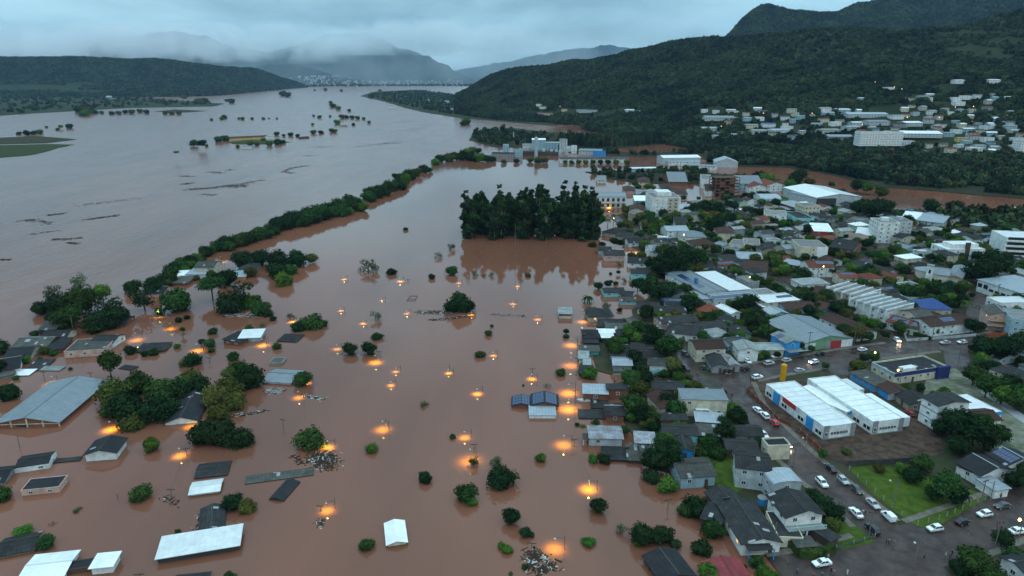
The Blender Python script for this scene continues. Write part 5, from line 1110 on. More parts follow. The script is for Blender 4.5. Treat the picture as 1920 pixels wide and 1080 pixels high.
    wetq = b[1] < 385 and b[0] < 1300 or b[0] < 1220
    B(a, b, c, h, ty, ax, rf, wl, lb, z0=0 if wetq else G, stor=1 if h < 4.9 else None, lit=.25 if 'lit' in lb else 0)
B((1244, 296), (1314, 295), 26, 9, 'gable', 'x', 'white', 'lgrey', 'tall long white shed by the flooded river channel', 'warehouse', 'warehouse', win='none', pitch=.15)
B((1254, 303), (1312, 303), 14, 5, 'gable', 'x', 'zinc', 'white', 'lower grey roofed shed in front of the tall white shed', 'warehouse', 'warehouse', pitch=.1)
B((1284, 309), (1341, 312), 16, 5, 'gable', 'x', 'zinc2', 'white', 'grey roofed white shed with a row of square openings', 'warehouse', 'warehouse', pitch=.1)
B((1341, 304), (1384, 305), 30, 6, 'gable', 'y', 'zinc', 'lgrey', 'wide pale gabled hall right of the white sheds', 'warehouse', 'warehouse', win='none', pitch=.35)
B((1183, 316), (1231, 315), 12, 5, 'gable', 'x', 'white', 'lblue', 'pale blue low shed behind the row of rounded trees', 'warehouse', 'warehouse', win='none', pitch=.1)
LAND.append((1300, 300, 'tall white shed'))
# riverside factory
FZ = dict(z0=0.1, name='factory_building', cat='factory')
for a, b, c, h, ty, ax, rf, wl, lb in [
 ((998, 262), (1023, 262), 22, 15, 'gable', 'x', 'white', 'lblue', 'tall pale blue box of the riverside factory'),
 ((1022, 268), (1050, 268), 18, 10, 'gable', 'x', 'pale', 'lblue', 'pale blue middle block of the riverside factory'),
 ((1050, 262), (1064, 262), 12, 18, 'gable', 'y', 'pale', 'lgrey', 'grey gabled tower block of the riverside factory'),
 ((943, 272), (954, 272), 12, 10, 'flat', 'x', 'pale', 'lblue', 'left blue tower of the riverside factory'),
 ((963, 281), (980, 281), 10, 10, 'flat', 'x', 'conc', 'lblue', 'factory block with pale and dark blue bands'),
 ((980, 271), (1002, 271), 14, 6, 'gable', 'x', 'zinc2', 'white', 'white two window factory office'),
 ((897, 290), (921, 290), 18, 4, 'gable', 'x', 'pale', 'lgrey', 'pale low building at the left end of the factory'),
 ((1054, 276), (1072, 276), 12, 7, 'flat', 'x', 'pale', 'white', 'white factory annex with small windows'),
 ((1072, 274), (1082, 274), 10, 10, 'flat', 'x', 'pale', 'white', 'narrow white factory tank house'),
 ((1085, 282), (1128, 283), 26, 6, 'gable', 'x', 'zinc2', 'lgrey', 'large grey sloping roof at the right of the factory'),
 ((1114, 284), (1136, 284), 14, 6, 'flat', 'x', 'asb', 'blue', 'bright blue fronted block at the right end of the factory'),
 ((922, 287), (962, 288), 14, 6, 'gable', 'x', 'asb', 'grey', 'dark jumbled plant building of the factory'),
 ((980, 285), (1050, 286), 14, 5, 'flat', 'x', 'asb', 'wood', 'low dark production hall behind the silos'),
 ((1050, 298), (1178, 298), 22, 5, 'gable', 'x', 'asb2', 'white', 'very long white factory hall with grey roof behind a row of bushes')]:
    B(a, b, c, h, ty, ax, rf, wl, lb, pitch=.12, win=6 if 'long' in lb else 'auto', **FZ)
LAND.append((1020, 285, 'riverside factory'))
silom = mat('silo_steel', (.4, .43, .45), .4, .3, .3)
for px, py, rr, hh, lb in [(1005, 293, 2.4, 26, 'tall slim grey silo in the middle of the factory'), (1043, 292, 2.2, 8, 'short silo left of the white annex'), (1050, 293, 2.2, 8, 'short silo beside the grey tower block'), (1062, 290, 2.6, 9, 'white round tank by the factory annex'), (963, 268, .9, 18, 'thin dark factory chimney beside the blue tower'), (1034, 291, 2, 7, 'small round tank between the silos'), (1019, 291, 2, 8, 'squat tank right of the tall slim silo')]:
    q = P(px, py, 0); V_, F_ = [], []; tube(V_, F_, (0, 0, -2), (0, 0, hh), rr, rr, 12); r_ = empty('silo', (q.x, q.y, 0)); setp(r_, lb, 'silo', 'silos and tanks of the riverside factory'); obj('body', mesh('body', V_, F_, silom), r_, (0, 0, 0))
    V_, F_ = [], []; tube(V_, F_, (0, 0, hh), (0, 0, hh+rr*.5), rr*1.03, .1, 12); obj('cap', mesh('cap', V_, F_, silom), r_)
# ---------------------------------------------------------------- the rest of the town, house by house
RELW = [('behind the', 0, -1), ('in front of the', 0, 1), ('left of the', -1, 0), ('right of the', 1, 0)]
ORD_ = ['nearest', 'second', 'third', 'fourth', 'fifth', 'sixth', 'seventh', 'eighth', 'ninth', 'tenth', 'eleventh', 'twelfth', 'thirteenth', 'fourteenth', 'fifteenth', 'sixteenth', 'seventeenth', 'eighteenth', 'nineteenth', 'twentieth']
_t = {2: 'twenty', 3: 'thirty', 4: 'forty', 5: 'fifty', 6: 'sixty', 7: 'seventy', 8: 'eighty', 9: 'ninety'}
ORD = ORD_+[('hundred and ' if n >= 100 else '')+(ORD_[n % 100-1] if 0 < n % 100 <= 20 else _t.get(n % 100//10, '')+('-'+['', 'first']+ORD_[1:9] if False else '')+(('-'+(['first']+ORD_[1:9])[n % 10-1]) if n % 10 else 'th')) for n in range(21, 200)]
ROADPTS = [(s.x, s.y, wd) for S, wd in RW for s in S]
def road_ok(x, y, r):
    for a, b, w_ in ROADPTS:
        if (x-a)**2+(y-b)**2 < (w_/2+r)**2: return False
    return True
def free(x, y, r, k=.8):
    for p in PLACED:
        dx, dy = x-p[0], y-p[1]
        if abs(dx) > 40 or abs(dy) > 40: continue
        c, s = math.cos(-p[5]), math.sin(-p[5]); lx, ly = dx*c-dy*s, dx*s+dy*c
        if abs(lx) < p[3]/2+r*k and abs(ly) < p[4]/2+r*k: return False
    return True
OPEN = [[(1588, 876), (1640, 872), (1700, 875), (1770, 885), (1860, 925), (1860, 990), (1590, 990)], [(1571, 978), (1592, 965), (1645, 1010), (1640, 1040), (1555, 1035)], [(1395, 728), (1425, 708), (1560, 696), (1600, 700), (1770, 790), (1780, 860), (1700, 872), (1590, 876), (1535, 855), (1460, 800)],
        [(1745, 700), (1790, 690), (1960, 790), (1960, 900), (1870, 850), (1760, 760)], [(1355, 850), (1385, 870), (1395, 915), (1372, 930), (1325, 905), (1330, 870)], [(1440, 1030), (1620, 1030), (1760, 995), (1960, 930), (1960, 1120), (1440, 1120)], [(1240, 440), (1300, 440), (1290, 470), (1230, 465)], [(1590, 686), (1690, 690), (1765, 725), (1735, 760), (1600, 735)], [(1700, 800), (1960, 790), (1960, 930), (1860, 930), (1700, 880)],
        [(1640, 640), (1800, 630), (1800, 700), (1640, 690)]]
OPENW = [[(P(a, b, G).x, P(a, b, G).y) for a, b in o] for o in OPEN]
TW = [(P(a, b, G).x, P(a, b, G).y) for a, b in TOWN]
def town_ok(x, y, m=3):
    return all(inpoly(x+dx*m, y+dy*m, TW) for dx, dy in ((0, 0), (1, 0), (-1, 0), (0, 1), (0, -1))) and not any(inpoly(x, y, o) for o in OPENW)
rr_ = random.Random(21)
roofs = ['asb']*9+['asb2']*3+['dark']*2+['brown']*4+['red']*2+['zinc']*1+['zinc2']*3+['white']*2+['asb']*3+['pale']*2+['conc']*2
wallsL = ['white']*5+['cream']*4+['lgrey']*3+['beige']*2+['lblue', 'beige', 'pink', 'khaki', 'lgreen', 'brick', 'grey', 'grey', 'tan', 'lgrey']
FILL = []
th0 = math.radians(17)
ca, sa = math.cos(th0), math.sin(th0)
for gi in range(-45, 70):
    for gj in range(-12, 70):
        lx, ly = gi*13.6+rr_.uniform(-2, 2), gj*13.8+rr_.uniform(-2, 2)
        x, y = 60+lx*ca-ly*sa, 140+lx*sa+ly*ca
        q = proj((x, y, G))
        if q[0] < 1080 or q[0] > 1960 or q[1] > 1100 or q[1] < 385: continue
        wd, dp = rr_.uniform(7.5, 12), rr_.uniform(6.5, 10)
        if not town_ok(x, y, 5) or not road_ok(x, y, 6.5) or not free(x, y, max(wd, dp)/2*.92) or rr_.random() < .1: continue
        rf = rr_.choice(roofs); wl = rr_.choice(wallsL); h = rr_.choice([3, 3, 3, 3.3, 3.3, 5.8, 6.2])
        ty = 'flat' if rf == 'conc' else rr_.choice(['gable', 'gable', 'hip', 'gable']); ax = rr_.choice('xy')
        th = th0+rr_.gauss(0, .04)+(math.pi/2 if rr_.random() < .3 else 0)
        ss = (2, rr_.randint(3, 6), 0, -dp*.25, False) if (rf in ('red', 'brown', 'asb') and rr_.random() < .16 and ty == 'gable' and ax == 'x') else None
        r_, _, _ = make_house((x, y, G), th, wd, dp, h, ty, ax, rf, wl, None, 'house', 'house', win='auto', solarspec=ss, pitch=.3)
        FILL.append((r_, x, y, h, rf, wl, ty, th)); 
        if rr_.random() < .75 and h < 4:                      # lean-tos, part of the house
            side = rr_.choice((-1, 1)); a0 = wd/2*side; box_part(r_, 'annex', min(a0, a0+3.2*side)+.02, max(a0, a0+3.2*side)-.02, -dp*.35, dp*.3, -.4, 2.2, wm(wl)); box_part(r_, 'annex_roof', min(a0, a0+3.6*side)+.02, max(a0, a0+3.6*side), -dp*.4, dp*.35, 2.21, 2.33, RM[rr_.choice(['asb', 'asb2', 'zinc'])])
        if rr_.random() < .5: y0 = dp/2*(-1 if rr_.random() < .7 else 1); s_ = 1 if y0 > 0 else -1; w1 = rr_.uniform(-.4, .0)*wd; box_part(r_, 'porch_roof', w1, w1+wd*.4, min(y0+.02*s_, y0+2.6*s_), max(y0+.02*s_, y0+2.6*s_), 2.3, 2.42, RM[rr_.choice(['asb', 'asb2', 'zinc2', 'pale'])])
        if rr_.random() < .3: V_, F_ = [], []; tube(V_, F_, (wd*.25, dp*.1, h), (wd*.25, dp*.1, h+1.5), .5, .6, 9); obj('water_tank', mesh('water_tank', V_, F_, wm(rr_.choice(['blue', 'lgrey', 'grey']))), r_)
        if rr_.random() < .25 and ty != 'flat': chim(r_, wd*.2, dp*.15, h+.6)
def autolabel(items):
    """items: (object, px, py, text); label = text + rank + relation + landmark, true by construction"""
    keys = {}
    for o, px, py, txt in items:
        li = min(range(len(LAND)), key=lambda i: (LAND[i][0]-px)**2+((LAND[i][1]-py)*1.3)**2); lx, ly, nm = LAND[li]
        dx, dy = px-lx, (py-ly)*1.6
        rel = ('right of the' if dx > 0 else 'left of the') if abs(dx) > abs(dy) else ('in front of the' if dy > 0 else 'behind the')
        keys.setdefault((txt, rel, nm), []).append((math.hypot(dx, dy), o))
    for (txt, rel, nm), L_ in keys.items():
        L_.sort(key=lambda q: q[0])
        for k, (_, o) in enumerate(L_):
            if len(L_) == 1: o['label'] = f'{txt} {rel} {nm}'
            else: o['label'] = f'{txt}, {ORD[min(k, 170)]} {"one " if False else ""}{rel} {nm}'
            if len(o['label'].split()) > 16: o['label'] = o['label'].replace(' gable roof', ' roof').replace(' hip roof', ' roof').replace('distant ', '')
            while len(o['label'].split()) > 16 and ' the ' in o['label']: o['label'] = o['label'].replace(' the ', ' ', 1)
            if len(o['label'].split()) > 16: o['label'] = o['label'].replace(' wide', '', 1).replace(' with ', ', ', 1)
            if len(o['label'].split()) > 16: o['label'] = o['label'].replace(' pale grey', ' grey')
def words(wl): return WWORD.get(wl, wl)
items = []
for r_, x, y, h, rf, wl, ty, th in FILL:
    px, py, d = proj((x, y, G+h)); items.append((r_, px, py, f'{"tall " if h > 4 else ""}{words(wl)} house with {ROOFWORD[rf]} {"" if ty == "flat" else ty+" "}roof'))
    r_['group'] = 'houses of the town'
autolabel(items)
# far town on the gentle slope: small pale buildings
FAR = []
J_ = HILL[1]
def hill_at(px, py):
    """point on the right hill seen at this pixel (front side), by search over the loft"""
    best = None
    u0 = 0
    for k in range(len(HC_)-1):
        if HC_[k] <= px <= HC_[k+1]: u0 = (k+(px-HC_[k])/(HC_[k+1]-HC_[k]))/(len(HC_)-1)
    lo, hi = 0.0, (J_-1.02)/J_
    for it in range(40):
        v = (lo+hi)/2; q = HILL[0](u0, v); a = proj(q)
        if a[1] > py: lo = v
        else: hi = v
    du = 0
    for it in range(6):
        q = HILL[0](min(1, max(0, u0+du)), v); a = proj(q); du += (px-a[0])/(HC_[-1]-HC_[0])*.6
    return q
items = []
for px, py, wpx, rf, wl in far_list:
    if rf == 'yellow': rf = 'pale'
    q = hill_at(px, py+3); d = proj(q)[2]; wd = wpx*d/FPX; hh = 5.5 if wd < 20 else 5.5; dp = min(34, max(9, wd*.8))
    r_, _, _ = make_house((q.x, q.y, q.z-.6), R.uniform(-.15, .15), wd, dp, hh, 'flat' if rf == 'conc' or wl == 'white' and wd < 16 else 'gable', 'x', rf, wl, None, 'house' if wd < 20 else 'warehouse', 'house' if wd < 20 else 'warehouse', win=4.5, pitch=.15)
    items.append((r_, px, py, f'{"distant wide" if wd >= 20 else "distant small"} {words(wl)} {"hall" if wd >= 20 else "house"} with {ROOFWORD[rf]} roof')); r_['group'] = 'buildings on the far slope'
rf_ = random.Random(5)
for px, py in FSC:                                      # scatter between them
    q = hill_at(px, py)
    if not free(q.x, q.y, 9, 1): continue
    wd = rf_.uniform(8, 16); wl = rf_.choice(['white', 'white', 'cream', 'lgrey', 'lblue', 'beige']); rfn = rf_.choice(['pale', 'zinc', 'red', 'asb2', 'white', 'brown', 'zinc2'])
    r_, _, _ = make_house((q.x, q.y, q.z-.6), rf_.uniform(-.3, .3), wd, rf_.uniform(7, 10), rf_.choice((3.5, 6)), 'gable', 'x', rfn, wl, None, 'house', 'house', win=4.5)
    items.append((r_, *proj(q)[:2], f'distant {words(wl)} house with {ROOFWORD[rfn]} roof')); r_['group'] = 'buildings on the far slope'
# solid landmarks of the far slope
LAND += [(1620, 210, 'distant long exhibition hall'), (1795, 150, 'lone hillside villa'), (1100, 205, 'concrete block on the hill foot'), (1850, 262, 'distant pale flats')]
q = hill_at(1682, 268); rA, _, _ = make_house((q.x-38, q.y-20, q.z-1), .05, 60, 16, 16, 'flat', 'x', 'red', 'white', 'distant white five storey block with a red roof band', 'apartment_building', 'apartment building', win=4, par=2.2, stor=5)
LAND.append((1662, 258, 'red banded block'))
q = P(1770, 296, .6); rA, _, _ = make_house((q.x, q.y, .6), -.08, 68, 50, 10, 'gable', 'x', 'pale', 'lgrey', 'large pale concrete arena at the edge of the woods', 'arena', 'arena', win='none', pitch=.12)
LAND.append((1770, 285, 'pale concrete arena'))
for px, py, wpx, hh, wl, lb in [(1865, 288, 60, 15, 'lgrey', 'long pale grey flats right of the concrete arena'), (1906, 290, 44, 16, 'yellow', 'yellow and grey apartment block at the right edge'), (1922, 272, 40, 18, 'white', 'white apartment block above the yellow one at the right edge')]:
    q = P(px, py, .6) if py > 280 else hill_at(px, 290); d = proj(q)[2]; make_house((q.x, q.y, q.z), 0, wpx*d/FPX, 16, hh, 'flat', 'x', 'conc', wl, lb, 'apartment_building', 'apartment building', win=3.6)
# far-off towns at the end of the valley, only specks in the photograph
V, F = [], []
rf_ = random.Random(9)
for k in range(260):
    if k < 120: px, py, Z = rf_.gauss(600, 26), rf_.uniform(142, 161), rf_.uniform(6900, 7600); z = (160-py)*4.0+2
    else: px, py, Z = rf_.uniform(640, 870), rf_.uniform(150, 160), rf_.uniform(6300, 8200); z = 2
    q = PZ(px, py, Z); z = max(1, min(q.z, 95)) if k < 250 else 2
    w_, h_ = rf_.uniform(6, 15), rf_.uniform(4, 11); addbox(V, F, q.x-w_/2, q.x+w_/2, q.y-8, q.y+8, z-8, z+h_)
setp(obj('far_town', mesh('far_town', V, F, wm('lgrey'))), 'pale houses of the distant town at the end of the valley', 'town', None, 'stuff')
for px, py in [(604, 190 and 159), ]: pass
for k, (px, py, col, lb) in enumerate([(190, 171, 'white', 'lone white farmhouse across the river'), (205, 183, 'lblue', 'light blue roofed barn across the river'), (262, 172, 'white', 'tiny pale farmhouse under the left ridge'), (212, 188, 'brick', 'brownish farm shed across the river')]):
    q = P(px, py, 1.0); r_, _, _ = make_house((q.x, q.y, 1), .1, 24, 12, 6, 'gable', 'x', 'white' if k < 2 else 'pale', col, lb, 'farmhouse', 'farmhouse', win='none')
autolabel(items)
for px, py, wl in [(735, 203, 'white'), (850, 207, 'white'), (883, 203, 'cream'), (880, 209, 'white'), (805, 189, 'cream'), (838, 192, 'white'), (1016, 197, 'red')][:6]:
    q = P(px, py, 1.0); r_, _, _ = make_house((q.x, q.y, 1), .1, 18, 10, 6, 'gable', 'x', 'pale', wl, f'small {wl} house on the tree covered peninsula, {["furthest left", "closest to the river bend", "right of the river bend", "lowest near the right end", "highest and furthest back", "behind the river bend house"][[735, 850, 883, 880, 805, 838].index(px)]}', 'farmhouse', 'farmhouse', win='none')

# ---------------------------------------------------------------- trees
TITEMS = []; TPL = []
CROWNW = {'dark': 'dark green', 'mid': 'green', 'bright': 'bright green', 'olive': 'olive green', 'yellow': 'yellow green', 'pale': 'pale thin', 'sparse': 'open branched dark', 'euc': 'tall slender', 'twig': 'straggly bare'}
TREES = []
def tree_at(x, y, z0, Rr, kind, hc=None, zr=1.0, name='tree', label=None, group=None, txt=None, cat='tree'):
    hc = hc if hc is not None else Rr*1.15
    if name == 'tree': TREES.append((Rr/proj((x, y, z0))[2], (x, y, z0, Rr, kind, hc, zr, name, label, group, txt, cat))); TPL.append((x, y, Rr)); return None
    return make_tree(x, y, z0, Rr, kind, hc, zr, name, label, group, txt, cat)
def make_tree(x, y, z0, Rr, kind, hc=None, zr=1.0, name='tree', label=None, group=None, txt=None, cat='tree'):
    root = empty(name, (x, y, z0), R.uniform(0, 6.28)); setp(root, label, cat, group)
    hc = hc if hc is not None else Rr*1.15
    me = R.choice(CR[kind]); c = obj('crown', me, root, (0, 0, hc), (0, 0, 0), (Rr*R.uniform(.92, 1.08), Rr*R.uniform(.92, 1.08), Rr*zr))
    k = hc+.25*Rr; obj('trunk', R.choice(TR), root, (0, 0, 0), (0, 0, 0), (Rr*.9, Rr*.9, max(.8, k)))
    if not label:
        px, py, d = proj((x, y, z0+hc)); TITEMS.append((root, px, py, txt or f'{CROWNW[kind]} {"bush" if name == "bush" else "tree"}'))
    TPL.append((x, y, Rr)); return root
def T_(px, py, w, kind='dark', hf=1.15, zr=1.0, z0=0, name='tree', **k):
    if z0 == 0 and name == 'tree': hf = min(hf, 1.0)*.62 if hf < 1.3 or 100 > py > 600 else hf*(.85 if py < 300 else .68)
    """crown centre and crown width in the photo"""
    d = HC/(-ray(px, py).z); Rr = w*.5*d/FPX*1.04
    hc = Rr*hf
    for _ in range(3):
        q = P(px, py, z0+hc); d = proj(q)[2]; Rr = w*.5*d/FPX*1.04; hc = Rr*hf
    return tree_at(q.x, q.y, z0, Rr, kind, hc, zr, name, **k)
def bushes(lst, hf=.45, **k):
    for e in lst: T_(e[0], e[1], e[2], e[3] if len(e) > 3 else 'mid', hf=e[4] if len(e) > 4 else hf, name='bush', cat='bush', zr=e[5] if len(e) > 5 else .9, **k)
LAND += [(331, 285, 'lone umbrella pine'), (460, 258, 'long farm shed'), (630, 240, 'drowned farmhouse'), (630, 200, 'wooded river islet'), (115, 238, 'bushes by the grass island'), (160, 208, 'wooded spit'), (500, 222, 'line of river bushes'), (870, 230, 'round river bend tree'), (1090, 305, 'hedge before the factory'), (540, 415, 'bend of the levee'), (720, 355, 'tall levee trees'), (850, 297, 'upper levee end'), (615, 860, 'floating rubbish raft'), (862, 566, 'dense round tree in mid flood'), (700, 640, 'flat round bush in mid flood'), (1122, 945, 'spiky round bush by a lamp'), (940, 890, 'big bush pair in lower flood'), (75, 575, 'tall riverside trees'), (1770, 915, 'fenced green lot'), (1820, 805, 'huge dark tree'), (1265, 490, 'big leafy cluster'), (500, 490, 'leafy promontory'), (1243, 850, 'very tall dark tree'), (260, 750, 'large left grove'), (1860, 700, 'right edge grove')]
for e in [(75, 578, 36), (110, 572, 60), (150, 565, 66, 'mid'), (200, 572, 70, 'sparse'), (225, 590, 50), (128, 596, 60, 'mid'), (178, 603, 56), (212, 606, 30), (100, 600, 34), (100, 545, 34, 'pale', 2.3), (150, 530, 44, 'pale', 2.3), (190, 545, 34, 'bright', 2), (267, 552, 54, 'sparse', 1.6), (248, 537, 36, 'mid'), (285, 536, 45), (312, 520, 40, 'mid'),
          (322, 503, 34), (322, 506, 26), (332, 566, 68, 'mid', .8), (355, 489, 34), (395, 531, 54, 'mid', 1.8, .6), (440, 548, 60, 'sparse', 1.5), (425, 520, 44), (368, 521, 14), (395, 514, 22), (455, 488, 46), (488, 482, 42), (520, 487, 48), (556, 485, 44), (583, 485, 26), (470, 510, 26), (518, 508, 44), (532, 524, 40, 'bright', .8), (545, 507, 30, 'bright', .7),
          (430, 570, 50), (488, 580, 40, 'mid', .8), (458, 566, 40, 'bright', .9), (425, 565, 40), (480, 560, 22, 'pale'), (582, 606, 50, 'mid', .6), (558, 614, 30, 'dark', .6), (604, 607, 24, 'dark', .5), (300, 585, 22, 'olive', .9), (0, 650, 44), (-10, 690, 40), (203, 677, 48, 'mid', 2.2), (14, 738, 46, 'dark', .7), (48, 675, 20, 'mid'),
          (212, 733, 70, 'olive', .9), (258, 720, 66, 'mid', .9), (303, 735, 70, 'mid', .8), (238, 765, 80, 'dark', .8), (290, 768, 70), (335, 730, 54), (350, 712, 50, 'olive'), (372, 722, 48), (205, 770, 40, 'mid', .8), (245, 795, 56, 'olive', .5), (312, 762, 50), (400, 745, 54, 'olive', 1), (428, 728, 58, 'olive', 1), (410, 775, 50, 'olive', .8), (440, 752, 46, 'olive', .9), (468, 706, 60, 'dark', 1), (447, 690, 40, 'mid', 1), (452, 718, 40), (430, 700, 30, 'olive', 1.3),
          (385, 815, 64, 'dark', .7), (418, 812, 70, 'dark', .8), (452, 823, 54, 'dark', .6), (582, 824, 58, 'mid', .6), (435, 940, 42, 'dark', 1.1), (462, 950, 40, 'olive', .6), (862, 567, 52, 'dark', .95), (845, 575, 34, 'dark', .8), (878, 575, 30, 'dark', .8), (940, 895, 64, 'dark', .6), (1105, 700, 34, 'bright', .8),
          (1305, 950, 56, 'dark', .7), (1290, 958, 40, 'mid', .6), (1337, 992, 48, 'mid', .8), (1315, 1028, 42, 'dark', .8), (1330, 1072, 50, 'bright', .6), (1420, 1055, 34, 'mid', .7), (1438, 1078, 44, 'bright', .6), (1228, 860, 52, 'dark', 1.6, 1.3), (1252, 850, 58, 'dark', 1.9, 1.3), (1244, 828, 46, 'mid', 2.8), (1218, 893, 36, 'dark', .8), (1252, 911, 42, 'bright', .6)]:
    T_(e[0], e[1], e[2], e[3] if len(e) > 3 else 'dark', hf=e[4] if len(e) > 4 else 1.05, zr=e[5] if len(e) > 5 else 1)
bushes([(243, 657, 26, 'dark'), (286, 661, 22, 'mid'), (270, 664, 16, 'dark'), (362, 674, 38, 'dark'), (346, 680, 24, 'olive'), (398, 621, 20, 'dark'), (379, 640, 16, 'dark', .9), (394, 644, 26, 'mid'), (396, 657, 14, 'mid'), (332, 649, 15, 'bright'), (437, 668, 26, 'mid'), (519, 649, 20, 'mid'), (467, 614, 17, 'bright'), (492, 609, 15, 'pale'), (342, 617, 12, 'mid', 2),
 (335, 600, 16, 'dark'), (351, 595, 14, 'dark'), (82, 657, 22, 'olive', .7), (100, 662, 20, 'mid'), (75, 672, 10, 'mid'), (65, 626, 18, 'mid'), (188, 660, 14, 'dark'), (30, 708, 14, 'mid'), (132, 691, 8, 'dark'), (281, 834, 36, 'bright', .6), (565, 708, 42, 'mid', .6), (655, 654, 32, 'dark', .6), (691, 653, 34, 'dark', .6), (707, 630, 27, 'dark', .3, .5), (703, 591, 25, 'pale', .7),
 (690, 500, 40, 'pale', .5), (734, 510, 23, 'dark', .3), (761, 429, 11, 'mid'), (845, 463, 20, 'pale', .6), (822, 479, 18, 'pale', .5), (845, 507, 27, 'mid', .6), (809, 519, 17, 'dark', .4), (891, 512, 18, 'pale', .4), (922, 515, 15, 'pale', .4), (909, 517, 10, 'pale', .3), (991, 516, 15, 'olive', .3), (922, 611, 8, 'mid'), (916, 625, 17, 'mid', .4), (901, 663, 25, 'mid', .4, .6), (1062, 621, 14, 'dark', .9), (1062, 631, 14, 'mid', .3),
 (1050, 698, 22, 'mid', .5), (1025, 723, 20, 'twig', .4), (981, 722, 6, 'mid'), (797, 757, 22, 'pale', .4), (697, 841, 26, 'bright', .4), (849, 819, 15, 'mid', .4), (889, 862, 24, 'sparse', .9), (928, 868, 34, 'pale', .9), (875, 925, 48, 'mid', .5), (885, 940, 26, 'bright', .4), (960, 966, 42, 'dark', .7), (985, 999, 26, 'dark', .5), (996, 1002, 16, 'dark', .4), (940, 1022, 18, 'bright', .5), (952, 1031, 24, 'bright', .4),
 (985, 1062, 16, 'mid', .4), (1002, 1026, 6, 'dark'), (796, 895, 32, 'dark', .5), (688, 1019, 38, 'mid', .35, .7), (1014, 859, 24, 'bright', .4), (1122, 946, 37, 'dark', .7), (1104, 1016, 30, 'bright', .25, .5), (1112, 861, 24, 'bright', .3), (1132, 861, 28, 'dark', .5), (1206, 1000, 56, 'dark', .6), (1242, 1002, 48, 'dark', .6), (1168, 993, 28, 'pale', .6), (1196, 1020, 18, 'bright', .3), (1266, 1019, 26, 'dark', .4), (1222, 1065, 14, 'mid', .3),
 (1390, 1062, 20, 'dark', .4), (262, 922, 48, 'mid', .45), (4, 926, 42, 'mid', .5), (147, 955, 24, 'pale', .2, .3), (99, 981, 16, 'twig', .2), (40, 996, 40, 'bright', .4, .5), (86, 1015, 38, 'mid', .6), (430, 1084, 34, 'mid', .4), (333, 996, 14, 'mid', .2, .4), (365, 829, 14, 'dark'), (1110, 459, 18, 'dark', .4), (1130, 457, 14, 'dark', .3), (1160, 495, 14, 'pale', .4), (1145, 513, 8, 'dark', .3), (1155, 530, 12, 'mid'), (1170, 525, 14, 'pale'), (1122, 536, 20, 'dark', .6), (1140, 532, 18, 'dark', .7), (1146, 528, 10, 'dark', 1.5), (1139, 572, 26, 'pale', .7), (1162, 581, 12, 'dark', .4),
 (1240, 552, 20, 'mid'), (905, 664, 14, 'mid', .3), (1082, 796, 10, 'dark', .4), (957, 742 and 1075, 10, 'mid', .3), (1215, 1002, 30, 'mid', .9), (512, 597, 16, 'dark', .4), (545, 585 and 592, 18, 'pale', .5), (502, 588, 22, 'dark', .4), (1207, 455, 20, 'dark', .8)])
